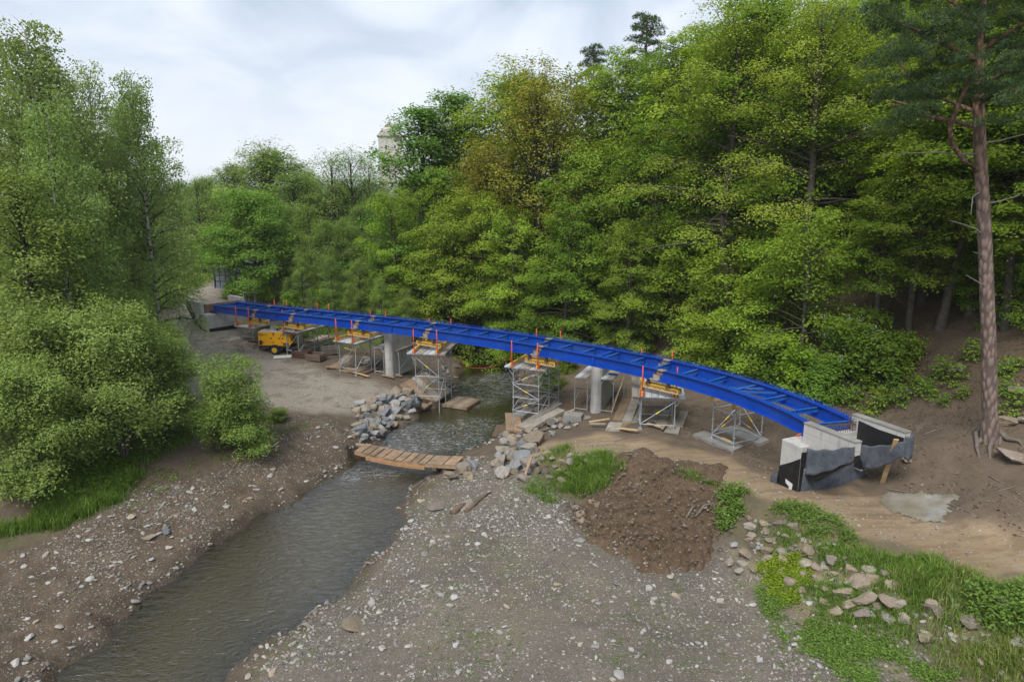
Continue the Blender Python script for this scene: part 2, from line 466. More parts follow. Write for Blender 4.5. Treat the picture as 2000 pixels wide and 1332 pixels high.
EMB_M = PL([(1030, 900), (1100, 880), (1215, 895), (1225, 925), (1160, 965), (1090, 970), (1020, 945)], 1.4)

def height(x, y):
    x = np.asarray(x, float); y = np.asarray(y, float)
    far = np.hypot(x, y - 30)
    z = rbf(np.clip(x, -110, 110), np.clip(y, -20, 170))
    z = z * (1 - sstep(far, 70, 160)) + 4.0 * sstep(far, 70, 160)
    h = hill_z(x, y)
    z = z + h
    zw = np.clip(z, 0, 40)
    rough = 0.30 * (fbm(x * .45, y * .45, 4, 3) - .5) + 0.13 * (fbm(x * 1.9, y * 1.9, 3, 9) - .5)
    sp = sdist(x, y, PATH)
    flat = 1 - 0.55 * (1 - sstep(sp, -.6, .8)) 
    flat = np.minimum(flat, 1 - 0.7 * (1 - sstep(sdist(x, y, YARD), -.5, 1.)))
    z = z + rough * flat * (1 + 2.0 * sstep(h, 1, 6))
    em = 1 - sstep(np.minimum(sdist(x, y, EMB_R), sdist(x, y, EMB_M)), -.2, .6)
    z = z + em * 0.35 * (fbm(x * 1.1, y * 1.1, 3, 21) - .5)
    sr = sdist(x, y, RIVER)
    bank = np.maximum(z, 0.03 + 0.06 * sstep(sr, 0, .5))
    z = np.where(sr > 0, z * sstep(sr, 0, 1.2) + bank * (1 - sstep(sr, 0, 1.2)), 0)
    z = np.where(sr > 0, np.maximum(z, 0.012), -np.minimum(0.55, -sr * .38) + 0.05 * (fbm(x * 2, y * 2, 2, 5) - .5) * sstep(-sr, 0, .6))
    return z
def hz(x, y): return float(height(np.array([x]), np.array([y]))[0])
_TT = np.concatenate([np.arange(8, 60, .08), np.arange(60, 160, .4)])
def G(u, v, z0=1.5):
    """spot of the photo dropped on the ground: where the line of sight first meets it"""
    xc, yc = (u - 1000) / FPX, (666 - v) / FPX
    d = Vector((xc, CT + ST * yc, -ST + CT * yc))
    t = _TT / d.y
    x, y, z = d.x * t, d.y * t, CAM_H + d.z * t
    h = height(x, y) - z
    k = np.where(h > 0)[0]
    if not len(k) or k[0] == 0: p = P(u, v, z0); return Vector((p.x, p.y, hz(p.x, p.y)))
    k = k[0]; f = h[k - 1] / (h[k - 1] - h[k])
    p = (x[k - 1] + (x[k] - x[k - 1]) * f, y[k - 1] + (y[k] - y[k - 1]) * f)
    return Vector((p[0], p[1], hz(p[0], p[1])))

# ------------------------------------------------------------ ground sheet
def spread(lo, hi, step, far):
    core = list(np.arange(lo, hi + 1e-6, step))
    s, x, up = step, core[-1], []
    while x < far: s *= 1.16; x += s; up.append(x)
    s, x, dn = step, core[0], []
    while x > -far: s *= 1.16; x -= s; dn.append(x)
    return np.array(dn[::-1] + core + up)
gx, gy = spread(-32, 27, .2, 4000), spread(9, 84, .2, 6000)
gy = gy[gy > -600]
GX, GY = np.meshgrid(gx, gy)
GZ = height(GX, GY)
nx, ny = len(gx), len(gy)
def height(x, y):
    x = np.asarray(x, float); y = np.asarray(y, float)
    i = np.clip(np.searchsorted(gx, x) - 1, 0, nx - 2); j = np.clip(np.searchsorted(gy, y) - 1, 0, ny - 2)
    a = np.clip((x - gx[i]) / (gx[i + 1] - gx[i]), 0, 1); b = np.clip((y - gy[j]) / (gy[j + 1] - gy[j]), 0, 1)
    return (GZ[j, i] * (1 - a) + GZ[j, i + 1] * a) * (1 - b) + (GZ[j + 1, i] * (1 - a) + GZ[j + 1, i + 1] * a) * b
# surface masks
wx = GX + 1.6 * (fbm(GX * .7, GY * .7, 3, 51) - .5); wy = GY + 1.6 * (fbm(GX * .7, GY * .7, 3, 57) - .5)
def msk(poly, soft=.5): return 1 - sstep(sdist(wx, wy, poly), -soft, soft)
mp = msk(PATH, .45); myd = np.maximum(msk(YARD, .9), 1 - sstep(dist_line(wx, wy, TRACK), 1.3, 2.4)); mbar = msk(BAR, .6); mlb = msk(LBANK, .7)
mgr = np.maximum.reduce([msk(GRASS_L, .5) * (1 - msk(MUD_L, .4)), msk(GRASS_BACK, .6), msk(MEADOW, 1.0), msk(EMB_R, .5) * .30, msk(EMB_M, .5) * .3])
hd = hill_d(GX, GY)
memb = msk(EMB_R, .6)
mp = np.maximum(mp, memb * .75 * sstep(fbm(GX * .9, GY * .9, 3, 95), .42, .62))
mfo = sstep(hd, 0.5, 3.5) * (1 - sstep(GY, 85, 105))
mgr = np.maximum(mgr, sstep(np.hypot(GX, GY - 30), 60, 80) * (1 - mfo))
srv = sdist(GX, GY, RIVER)
wet = 1 - sstep(srv + .5 * (fbm(GX, GY, 3, 77) - .5), .05, .75)
one = np.ones_like(GX)
zoneA = np.stack([mp, myd, mbar, one], -1).reshape(-1, 4)
zoneB = np.stack([mfo, mgr, mlb, one], -1).reshape(-1, 4)

def ground_material():
    t = NT('earth')
    p = t.pos()
    A = t.new('ShaderNodeSeparateColor'); t.l.new(t.attr('zoneA', 'Color'), A.inputs[0])
    B = t.new('ShaderNodeSeparateColor'); t.l.new(t.attr('zoneB', 'Color'), B.inputs[0])
    big = t.noise(p, .35, 5, .6); mid = t.noise(p, 1.6, 5, .6); fine = t.noise(p, 9, 5, .65)
    grit = t.noise(p, 38, 3, .7)
    def tone(lo, hi, f=None): return t.mix(t.ramp(f if f is not None else mid, [(.3, 0.), (.7, 1.)]), lo, hi)
    soil = t.mix(t.ramp(fine, [(.35, 0.), (.7, .55)]), tone((.078, .056, .038), (.135, .10, .07)), (.16, .125, .092))
    path = t.mix(t.ramp(fine, [(.4, 0.), (.75, .5)]), tone((.225, .16, .095), (.33, .25, .16), big), (.19, .13, .078))
    path = t.mix(t.ramp(mid, [(.5, 0.), (.72, .5)]), path, (.19, .128, .066))
    rut = t.noise(t.map(p, (.30, 1.5, 1), (0, 0, R(28))), 1.5, 6, .65, .5)
    path = t.mix(t.ramp(rut, [(.47, 0.), (.62, .75)]), path, (.165, .112, .066))
    yard = t.mix(t.ramp(fine, [(.35, 0.), (.7, .6)]), tone((.215, .18, .135), (.31, .27, .215), big), (.345, .305, .25))
    yard = t.mix(t.ramp(t.noise(p, .9, 5, .65, .6), [(.50, 0.), (.64, .8)]), yard, (.15, .115, .08))
    bar = tone((.105, .09, .07), (.175, .15, .118), big)
    bar = t.mix(t.ramp(t.noise(p, .55, 4, .6), [(.5, 0.), (.68, .55)]), bar, (.17, .155, .085))
    bar = t.mix(t.ramp(fine, [(.4, 0.), (.75, .4)]), bar, (.075, .064, .05))
    lb = tone((.066, .046, .029), (.14, .102, .068), mid)
    forest = t.mix(t.ramp(fine, [(.4, 0.), (.7, .7)]), tone((.062, .044, .028), (.115, .082, .052)), (.135, .10, .066))
    grass = t.mix(t.ramp(fine, [(.35, 0.), (.65, 1.)]), (.05, .07, .018), (.10, .135, .032))
    c = t.mix(B.outputs[2], soil, lb)
    c = t.mix(A.outputs[2], c, bar)
    c = t.mix(A.outputs[1], c, yard)
    c = t.mix(A.outputs[0], c, path)
    c = t.mix(B.outputs[0], c, forest)
    gm = t.math('MULTIPLY', B.outputs[1], t.ramp(t.math('ADD', t.math('MULTIPLY', mid, .6), t.math('MULTIPLY', fine, .5)), [(.36, 0.), (.6, 1.)]))
    c = t.mix(gm, c, grass)
    # pebbles: cells of two sizes, pale and dark ones, more of them where the gravel lies
    peb = t.math('ADD', t.math('MAXIMUM', A.outputs[2], t.math('MULTIPLY', B.outputs[2], .62)), t.math('MULTIPLY', A.outputs[1], .8))
    peb = t.math('MINIMUM', t.math('ADD', peb, .12), 1.0)
    h = None
    for sc, lo, hi in ((8, .60, .12), (17, .5, .13), (34, .45, .16)):
        warp = t.mix(.06, p, t.noise(p, 14, 2, col=True), 'ADD')
        d = t.voro(warp, sc); cc = t.voro(warp, sc, 'Color')
        sp = t.new('ShaderNodeSeparateColor'); t.l.new(cc, sp.inputs[0])
        pick = t.math('GREATER_THAN', t.math('ADD', sp.outputs[0], t.math('MULTIPLY', big, .3)), t.math('SUBTRACT', 1.36, t.math('MULTIPLY', peb, 1.25 - lo)))
        shape = t.ramp(d, [(.28, 1.), (.40, 0.)])
        m = t.math('MULTIPLY', pick, shape)
        sc_col = t.ramp(sp.outputs[1], [(0., (.09, .075, .06)), (.45, (.20, .175, .145)), (.75, (.31, .28, .24)), (1., (.44, .41, .37))])
        c = t.mix(t.math('MULTIPLY', m, .9), c, sc_col)
        hh = t.math('MULTIPLY', m, t.ramp(d, [(.0, 1.), (.4, .3)]))
        h = hh if h is None else t.math('ADD', h, hh)
    w = t.attr('wet')
    c = t.mix(t.math('MULTIPLY', w, .55), c, t.mix(1.0, c, (.38, .36, .32), 'MULTIPLY'))
    hgt = t.math('ADD', t.math('ADD', t.math('MULTIPLY', fine, .55), t.math('MULTIPLY', t.math('MULTIPLY', rut, A.outputs[0]), 1.2)), t.math('ADD', t.math('MULTIPLY', grit, .25), t.math('MULTIPLY', h, .5)))
    nrm = t.bump(hgt, .75, .07)
    rough = t.math('SUBTRACT', .95, t.math('MULTIPLY', w, .5))
    t.pbr(c, rough, 0, nrm, .25)
    return t.m
M_EARTH = ground_material()

# the sheet is cut along the borders of its surfaces; they share one height field
cx = (GX[:-1, :-1] + GX[1:, 1:]) / 2; cyy = (GY[:-1, :-1] + GY[1:, 1:]) / 2
def fm(m): return (m[:-1, :-1] + m[1:, 1:] + m[1:, :-1] + m[:-1, 1:]) / 4
part_id = np.zeros(cx.shape, int)
part_id[fm(mfo) > .5] = 6
part_id[fm(mlb) > .5] = 4
part_id[fm(mbar) > .5] = 3
part_id[(fm(myd) > .5)] = 2
part_id[fm(mp) > .5] = 1
part_id[fm(srv) < 0] = 5
idx = np.arange(nx * ny).reshape(ny, nx)
quads = np.stack([idx[:-1, :-1], idx[:-1, 1:], idx[1:, 1:], idx[1:, :-1]], -1)
V = np.stack([GX, GY, GZ], -1).reshape(-1, 3)
# normals from the height field, so that the seams stay smooth
dzx = np.gradient(GZ, gx, axis=1); dzy = np.gradient(GZ, gy, axis=0)
N = np.stack([-dzx, -dzy, one], -1).reshape(-1, 3); N /= np.linalg.norm(N, axis=1)[:, None]
LBL = {0: ('ground', 'brown earth of the valley floor with grass and bare patches'), 1: ('dirt_path', 'tan dirt path curving along the right bank'), 2: ('gravel_yard', 'trampled pale gravel yard on the left bank with the track leading off'),
       3: ('gravel_bar', 'grey stony bar of river mud in the foreground'), 4: ('gravel_bank', 'dark stony bank along the left side of the stream'), 5: ('riverbed', 'muddy bed under the shallow stream'), 6: ('hillside', 'leaf covered floor of the steep wooded slope')}
for k, (nm, lb) in LBL.items():
    q = quads[part_id == k]
    if not len(q): continue
    used, inv = np.unique(q, return_inverse=True)
    me = np_mesh(nm, V[used], inv.reshape(-1, 4), M_EARTH, True, {'zoneA': zoneA[used], 'zoneB': zoneB[used], 'wet': wet.ravel()[used]})
    me.normals_split_custom_set_from_vertices(N[used])
    setp(link(nm, me), lb, None, None, 'structure')

# ------------------------------------------------------------ river
rx = np.arange(-17, 4, .14); ry = np.arange(6, 72, .14)
WX, WY = np.meshgrid(rx, ry)
ws = sdist(WX, WY, RIVER)
def blob(u, v, r, z=0):
    q = P(u, v, z); return 1 - sstep(np.hypot(WX - q.x, WY - q.y), r * .35, r)
rap = np.maximum.reduce([blob(960, 755, 4.0), blob(930, 775, 3), blob(990, 740, 3), blob(840, 850, 3.2), blob(890, 858, 2.6), blob(800, 865, 2.6), blob(930, 830, 2.2) * .7, blob(745, 915, 1.9), blob(790, 905, 1.5), blob(700, 925, 1.6) * .7])
rap = rap * (1 - .5 * blob(850, 812, 2.0))
u1, v1 = (WX * .8 + WY * .6), (WY * .8 - WX * .6)
wz = 0.004 * (fbm(u1 * 1.2, v1 * 3.0, 3, 61) - .5) * 2 + rap * .13 * (fbm(WX * 1.7, WY * 1.3, 4, 63) - .45)
wi = np.arange(WX.size).reshape(WX.shape)
wq = np.stack([wi[:-1, :-1], wi[:-1, 1:], wi[1:, 1:], wi[1:, :-1]], -1)
keep = (ws[:-1, :-1] < .35) & (ws[1:, 1:] < .5)
wq = wq[keep]
used, inv = np.unique(wq, return_inverse=True)
WV = np.stack([WX, WY, wz], -1).reshape(-1, 3)[used]
def water_material():
    t = NT('river_water')
    p = t.pos(); r = t.attr('rapid'); dp = t.attr('depth')
    m1 = t.map(p, (1.0, 1.7, 1), (0, 0, R(-20)))
    n1 = t.math('SUBTRACT', 1.0, t.math('MULTIPLY', t.math('ABSOLUTE', t.math('SUBTRACT', t.noise(m1, 2.5, 4, .55, .8), .5)), 3.0)); n2 = t.noise(m1, 7.5, 3, .6, .6); n3 = t.noise(p, 7, 4, .65, 1.0)
    h = t.math('ADD', t.math('MULTIPLY', n1, .9), t.math('ADD', t.math('MULTIPLY', n2, .45), t.math('MULTIPLY', t.math('MULTIPLY', n3, r), .7)))
    nrm = t.bump(h, .8, .045)
    olive = t.mix(t.noise(p, .5, 3), (.040, .031, .009), (.066, .052, .016))
    dif = t.new('ShaderNodeBsdfDiffuse'); t.put(dif.inputs[0], olive); t.l.new(nrm, dif.inputs['Normal'])
    tr = t.new('ShaderNodeBsdfTransparent'); t.put(tr.inputs[0], (.50, .40, .17))
    ms = t.new('ShaderNodeMixShader'); t.put(ms.inputs[0], t.ramp(dp, [(0., .75), (.5, .38), (1., .12)]))
    t.l.new(dif.outputs[0], ms.inputs[1]); t.l.new(tr.outputs[0], ms.inputs[2])
    gl = t.new('ShaderNodeBsdfGlossy'); gl.inputs['Roughness'].default_value = .10; t.l.new(nrm, gl.inputs['Normal'])
    fr = t.new('ShaderNodeFresnel'); fr.inputs['IOR'].default_value = 1.5; t.l.new(nrm, fr.inputs['Normal'])
    m2 = t.new('ShaderNodeMixShader'); t.put(m2.inputs[0], t.math('MINIMUM', t.math('MULTIPLY', fr.outputs[0], 2.8), 1.0))
    t.l.new(ms.outputs[0], m2.inputs[1]); t.l.new(gl.outputs[0], m2.inputs[2])
    fo = t.new('ShaderNodeBsdfDiffuse'); t.put(fo.inputs[0], (.62, .65, .67))
    fn = t.noise(t.map(p, (1.2, 3.4, 1), (0, 0, R(25))), 2.6, 8, .74, 1.4)
    fm_ = t.math('MULTIPLY', t.ramp(fn, [(.505, 0.), (.70, .85)]), t.math('MINIMUM', t.math('MULTIPLY', r, 1.1), .8))
    m3 = t.new('ShaderNodeMixShader'); t.put(m3.inputs[0], fm_)
    t.l.new(m2.outputs[0], m3.inputs[1]); t.l.new(fo.outputs[0], m3.inputs[2])
    t.l.new(m3.outputs[0], t.out.inputs[0])
    return t.m
me = np_mesh('river', WV, inv.reshape(-1, 4), water_material(), True, {'rapid': rap.ravel()[used], 'depth': np.clip(-ws / 1.6, 0, 1).ravel()[used]})
setp(link('river', me), 'shallow brown stream with rapids under the blue bridge', None, None, 'structure')

# far hills closing the valley
hx = np.linspace(-2600, 2600, 160); hv, hf = [], []
for r_, (yy, hh) in enumerate([(1500, 4), (1560, .6), (1750, 1.0), (2400, 1.15), (3000, 0)]):
    for i, x in enumerate(hx):
        hv.append((x, yy + 60 * math.sin(x * .002), 4 if hh in (4, 0) else hh * (8 + 26 * float(fbm(x * .0022 + 3, yy * .001, 4, 91)))))
for r_ in range(4):
    for i in range(159): hf.append((r_ * 160 + i, r_ * 160 + i + 1, (r_ + 1) * 160 + i + 1, (r_ + 1) * 160 + i))
me = np_mesh('distant_hills', hv, [np.array(hf)], simple('far_forest', (.05, .085, .06), .4, .02, .9, bump=0), True)
setp(link('distant_hills', me), 'low wooded hills far beyond the birches', None, None, 'structure')
# ------------------------------------------------------------ the blue bridge
M_BLUE = simple('blue_paint', (.003, .050, .345), .16, .9, .36, 0, .06, 30, (.03, .075, .28), .5)
M_BLUE2 = simple('blue_paint_dusty', (.010, .095, .36), .18, 2.0, .5, 0, .05, 40, (.10, .16, .36), .35)
M_BARE = simple('bare_primer_steel', (.36, .30, .25), .15, 6, .55, .2, .1, 40, (.16, .07, .035), .7)
M_RUST = simple('rusty_steel', (.10, .05, .033), .4, 5, .8, .1, .2, 30, (.045, .03, .028), .6, .15)
_unused = simple('plain_concrete', (.47, .455, .43), .12, 2.2, .85, 0, .2, 18, (.27, .255, .235), .6, .05)
def streaked(name, c, dark):
    t = NT(name); o = t.obj()
    col = t.mix(t.ramp(t.noise(o, 2.2, 6, .6), [(.35, 0.), (.7, 1.)]), tuple(k * .86 for k in c), c)
    st = t.ramp(t.noise(t.map(o, (5, 5, .5)), 1.3, 5, .65), [(.52, 0.), (.70, .75)])
    col = t.mix(st, col, dark)
    sp = t.new('ShaderNodeSeparateXYZ'); t.l.new(o, sp.inputs[0])
    seam = t.ramp(t.math('FRACT', t.math('MULTIPLY', sp.outputs[2], 1.6)), [(.0, .5), (.035, 0.), (.97, 0.), (1., .5)])
    col = t.mix(seam, col, dark)
    t.pbr(col, .86, 0, t.bump(t.noise(o, 18, 6, .6), .25, .02), .3)
    return t.m
M_CONC = streaked('raw_concrete', (.47, .455, .43), (.22, .205, .185))
M_CONC_D = simple('damp_concrete', (.24, .23, .21), .2, 2.5, .85, 0, .25, 16, (.13, .12, .105), .6)
M_BLACK = simple('black_bitumen', (.012, .012, .013), .3, 4, .5, 0, .15, 20, (.05, .05, .05), .3)
M_FELT = simple('grey_geotextile', (.080, .088, .108), .3, 5, .95, 0, .4, 60, (.16, .17, .19), .5)
M_ZINC = simple('galvanised_steel', (.44, .465, .49), .22, 4, .5, .45, .05, 30, (.20, .20, .20), .5, .12)
M_ZINC_L = simple('worn_metal_deck', (.54, .555, .575), .2, 3, .55, .25, .12, 24, (.20, .18, .155), .6, .2)
M_YEL = simple('yellow_timber', (.62, .38, .045), .2, 5, .6, 0, .1, 30, (.35, .22, .06), .4, .1)
M_WOODY = simple('fresh_sawn_wood', (.50, .345, .175), .2, 4, .8, 0, .2, 30, (.30, .2, .11), .5, .15, (1, 1, 1))
M_RED = simple('red_orange_post', (.60, .075, .03), .15, 6, .5, 0, .05, 30, (.35, .09, .05), .4)
M_WOOD = simple('weathered_timber', (.25, .175, .11), .25, 3, .85, 0, .3, 30, (.12, .085, .055), .6, .2)
M_WOODG = simple('grey_weathered_timber', (.30, .265, .22), .22, 3, .9, 0, .3, 26, (.15, .125, .10), .6, .2)
M_WOODD = simple('dark_wet_timber', (.145, .10, .066), .3, 3, .8, 0, .3, 26, (.07, .05, .035), .6, .2)
M_WOODO = simple('orange_brown_plank', (.30, .20, .125), .25, 3, .8, 0, .25, 26, (.17, .10, .055), .5, .12)
M_REBAR = simple('rebar_steel', (.13, .085, .065), .3, 8, .7, .3, 0)
M_BLKPL = simple('black_rubber', (.018, .018, .019), .2, 6, .7, 0, .1)

NEARPX = [(416, 595), (456, 600), (498, 605.5), (570, 612.5), (654, 621.5), (697, 626.5), (765, 634.5), (831, 642), (980, 662), (1052, 675), (1160, 696), (1260, 715), (1320, 728), (1420, 756), (1520, 796), (1584, 828)]
def camber(k): return 0.42 * (1 - (2 * k - 1) ** 2)
nk = []
for u, v in NEARPX:
    nk.append((u - 416) / (1584 - 416.))
pts = []
for (u, v), k0 in zip(NEARPX, nk):
    k = 0.35 * k0 + .65 * math.sqrt(k0) if False else k0
    pts.append(P(u, v, 4.78 + camber(k)))
ch = [0]
for a, b in zip(pts[:-1], pts[1:]): ch.append(ch[-1] + (b - a).length)
ch = np.array(ch)
fx = np.polyfit(ch, [p.x for p in pts], 5); fy = np.polyfit(ch, [p.y for p in pts], 5)
BL = float(ch[-1])
kz = np.polyfit(ch, [p.z for p in pts], 4)
def bp(s, off=0.0, z=None):
    """point on the bridge: s metres from the far end, off metres to the hill side of the valley girder"""
    x, y = float(np.polyval(fx, s)), float(np.polyval(fy, s))
    dx, dy = float(np.polyval(np.polyder(fx), s)), float(np.polyval(np.polyder(fy), s))
    n = Vector((-dy, dx)).normalized()
    zt = float(np.polyval(kz, s))
    return Vector((x + n.x * off, y + n.y * off, zt if z is None else zt + z))
def bdir(s):
    d = bp(s + .05) - bp(s - .05); d.z = 0
    return d.normalized()
def proj(p):
    d = p - Vector((0, 0, CAM_H))
    f = d.y * CT - d.z * ST; up = d.y * ST + d.z * CT
    return 1000 + FPX * d.x / f, 666 - FPX * up / f
def s_at(u, off=0.0, z=0.0):
    ss = np.linspace(0, BL, 400); us = np.array([proj(bp(s, off, z))[0] for s in ss])
    return float(np.interp(u, us, ss))
GAP, GH = 1.9, 0.56
bridge = thing('footbridge', 'long curved footbridge frame of two bright blue steel girders spanning the stream', 'bridge', bp(0, GAP / 2, -GH))
BO = -Vector(bridge.location)
def sweep(mb, off, z0, z1, w, s0=0, s1=None, n=90):
    s1 = BL if s1 is None else s1
    o = len(mb.v)
    for i in range(n + 1):
        s = s0 + (s1 - s0) * i / n
        for a, z in ((-w / 2, z0), (w / 2, z0), (w / 2, z1), (-w / 2, z1)): mb.v.append(tuple(bp(s, off + a, z)))
    for i in range(n):
        for k in range(4): mb.f.append((o + i * 4 + k, o + i * 4 + (k + 1) % 4, o + i * 4 + 4 + (k + 1) % 4, o + i * 4 + 4 + k))
    mb.f.append((o, o + 1, o + 2, o + 3)); e = o + n * 4; mb.f.append((e + 3, e + 2, e + 1, e))
JOINT_N = [s_at(u) for u in (497, 570, 697, 834, 1052, 1288)]
JOINT_F = [s_at(u, GAP) for u in (524, 596, 727, 844, 1068, 1298)]
for off in (0, GAP):
    m = MB()
    sweep(m, off, -.03, 0, .26); sweep(m, off, -GH + .035, -.032, .03); sweep(m, off, -GH, -GH + .033, .34)
    m.build('girder', M_BLUE, bridge, loc=BO)
    st = MB()
    s = .35
    while s < BL - .2:
        for a in (-.075, .075):
            p = bp(s, off + a, 0)
            st.tube([p, p + Vector((0, 0, .15))], .013, 4); st.tube([p + Vector((0, 0, .135)), p + Vector((0, 0, .16))], .022, 5)
        s += .21
    setp(st.build('shear_studs', M_BLUE2 if off == 0 else M_BLUE, bridge, loc=BO), kind='stuff')
# stiffeners, cross beams and the bracing
nb = 31
for i in range(nb + 1):
    s = .12 + (BL - .24) * i / nb
    a, b = bp(s, .02, -.20), bp(s, GAP - .02, -.20)
    m = MB(); h = .17 if i not in (0, nb) else .36
    zc = 0 if i not in (0, nb) else -.04
    m.bar(a + Vector((0, 0, zc)), b + Vector((0, 0, zc)), .012, h); m.bar(a + Vector((0, 0, h / 2 + zc)), b + Vector((0, 0, h / 2 + zc)), .12, .014); m.bar(a + Vector((0, 0, -h / 2 + zc)), b + Vector((0, 0, -h / 2 + zc)), .12, .014)
    m.build('cross_beam', M_BLUE2, bridge, loc=BO)
for sx in (s_at(765), s_at(1160), s_at(540)):
    for off in (-.08, GAP + .08):
        m = MB(); a = bp(sx, off, -GH + .03); m.bar(a, a + Vector((0, 0, GH - .06)), .014, .13, tuple(bdir(sx)))
        m.build('bearing_stiffener', M_BLUE, bridge, loc=BO)
    m = MB(); a = bp(sx, .1, -.12); b = bp(sx, GAP - .1, -.12); m.bar(a, b, .28, .05); m.build('cross_plate', M_BLUE, bridge, loc=BO)
for u0, u1 in ((1420, 1462), (1400, 1440)):
    sa, sb = s_at(u0), s_at(u1)
    m = MB(); m.bar(bp(sa, .1, -.17), bp(sb, GAP - .1, -.17), .08, .08); m.build('diagonal_brace', M_BLUE2, bridge, loc=BO)
# unpainted stepped splices
for off, J in ((0, JOINT_N), (GAP, JOINT_F)):
    for s in J:
        m = MB()
        m_ = .5
        sweep(m, off, -.034, .004, .27, s - .02, s + .36, 3)
        sweep(m, off, -GH * .5, -.036, .037, s - .16, s + .2, 3)
        sweep(m, off, -GH + .036, -GH * .5 - .002, .037, s - .34, s + .06, 3)
        sweep(m, off, -GH - .004, -GH + .035, .35, s - .46, s + .02, 3)
        m.build('bare_splice', M_BARE, bridge, loc=BO)
        m = MB()
        for q0, z0, z1 in ((s + .2, -GH * .5, -.036), (s - .16, -GH * .5, -.036), (s + .06, -GH + .036, -GH * .5), (s - .34, -GH + .036, -GH * .5)):
            sweep(m, off, z0, z1, .043, q0 - .018, q0 + .018, 1)
        sweep(m, off, -GH * .5 - .018, -GH * .5 + .018, .043, s - .34, s + .2, 2)
        m.build('weld_edge', M_RUST, bridge, loc=BO)

# ------------------------------------------------------------ piers
def pier(u, v, zb, length, width, lab):
    p = P(u, v, zb); ax = Vector((.38, .925, 0)).normalized()
    root = thing('bridge_pier', lab, 'pier', (p.x, p.y, hz(p.x, p.y) - .1), math.atan2(ax.y, ax.x), 'concrete piers under the blue bridge')
    # height so that the girders rest on it
    best = min(np.linspace(0, BL, 300), key=lambda s: (bp(s).xy - (p + ax * 1.0).xy).length)
    top = bp(best, 0, -GH).z - .06 - root.location.z
    r = width / 2; poly = []
    for k in range(9):
        a = math.pi / 2 + math.pi * k / 8; poly.append((r + r * math.cos(a) * 1.0, r * math.sin(a)))
    for k in range(9):
        a = -math.pi / 2 + math.pi * k / 8; poly.append((length - r + r * math.cos(a), r * math.sin(a)))
    MB().prism(poly, (0, 0, 0), (1, 0, 0), (0, 1, 0), (0, 0, 1), top - .22).build('shaft', M_CONC, root)
    sh = [(a + (.0 if a > length / 2 else 0), b * .985) for a, b in poly]
    MB().prism(sh, (0, 0, top - .218), (1, 0, 0), (0, 1, 0), (0, 0, 1), .15).build('cap', M_CONC_D, root)
    m = MB()
    for z in np.arange(.45, top - .4, .62):
        m.box((length / 2 + .0, 0, z), (length - width, width + .008, .012))
    m.build('casting_seam', M_CONC_D, root)
    for off in (0, GAP):
        q = bp(best, off, 0); loc = root.matrix_basis.inverted() @ Vector((q.x, q.y, 0))
        MB().box((min(max(loc.x, .3), length - .3), 0, top - .03), (.4, .34, .06)).build('bearing', M_BLKPL, root)
    return root
for a in ((534, 682, 1.95, 3.1, .66, 'grey concrete pier behind the yellow generator trailer'), (757, 739, 1.2, 3.0, .62, 'grey concrete wall pier at the left edge of the stream by the gravel yard'), (1161, 809, 1.3, 3.1, .66, 'tall pale round nosed concrete pier between two plank trestles on the right bank')):
    pier(*a)
q = G(1120, 822, 1.2)
r = thing('footing_block', 'low grey concrete block beside the foot of the round nosed pier', 'concrete block', (q.x, q.y, q.z), R(-18))
MB().box((0, 0, .12), (1.05, .7, .62), None, .96).build('block', M_CONC_D, r, bevel=.02)
MB().box((.75, .35, .0), (.9, .8, .3), None, .9).build('spilled_edge', M_CONC_D, r, bevel=.05)

# ------------------------------------------------------------ near abutment
e1 = Vector((.40, -.917, 0)); O = Vector((11.15, 24.2, 2.15))
ab = thing('bridge_abutment', 'near concrete abutment with black coated wing walls and hanging grey geotextile', 'abutment', O, math.atan2(e1.y, e1.x), 'bridge abutments')
def W(z): return z - 2.15
MB().box((-.5, 1.42, W(3.1)), (1.0, 3.55, 2.1 + .1)).build('stem', M_CONC, ab, bevel=.03)
MB().box((-.17, 1.4, W(4.28)), (.30, 2.18, .26)).build('back_wall', M_CONC, ab)
wing = [(-.32, W(4.15)), (.004, W(4.15)), (.004, W(2.9)), (.35, W(2.9)), (1.95, W(4.35)), (1.95, W(4.98)), (-.32, W(4.98))]
for y, nm in ((0.0, None), (2.5, None)):
    MB().prism(wing, (0, y, 0), (1, 0, 0), (0, 0, 1), (0, 1, 0), .30).build('wing_wall', M_CONC, ab)
    MB().box((.815, y + .15, W(5.0)), (2.30, .34, .05)).build('coping', M_CONC_D, ab)
blk = MB()
blk.prism([(.008, W(2.95)), (.33, W(2.95)), (1.9, W(4.38)), (1.94, W(4.80)), (.9, W(4.78)), (.008, W(4.86))], (0, 2.496, 0), (1, 0, 0), (0, 0, 1), (0, -1, 0), .012)
blk.build('bitumen_coat', M_BLACK, ab)
blk = MB(); blk.prism([(.0, W(2.89)), (.36, W(2.89)), (1.96, W(4.34)), (1.96, W(4.5)), (.4, W(3.2)), (0, W(3.2))], (0, .303, 0), (1, 0, 0), (0, 0, 1), (0, -1, 0), .313); blk.build('bitumen_coat', M_BLACK, ab)
blk = MB(); blk.box((.006, 1.42, W(3.0)), (.012, 3.53, 1.95)); blk.build('bitumen_coat', M_BLACK, ab)
blk = MB(); blk.prism([(-1.0, W(2.05)), (.0, W(2.05)), (.0, W(3.75)), (-.5, W(3.4)), (-1.0, W(3.1))], (0, -.36, 0), (1, 0, 0), (0, 0, 1), (0, -1, 0), .008); blk.build('bitumen_coat', M_BLACK, ab)
MB().prism([(-.62, W(2.7)), (-.25, W(2.62)), (-.28, W(2.35)), (-.2, W(2.2)), (-.45, W(2.2)), (-.42, W(2.45)), (-.6, W(2.55))], (0, -.374, 0), (1, 0, 0), (0, 0, 1), (0, -1, 0), .004).build('white_smear', simple('lime_smear', (.6, .6, .58), .2, 8, .9), ab)
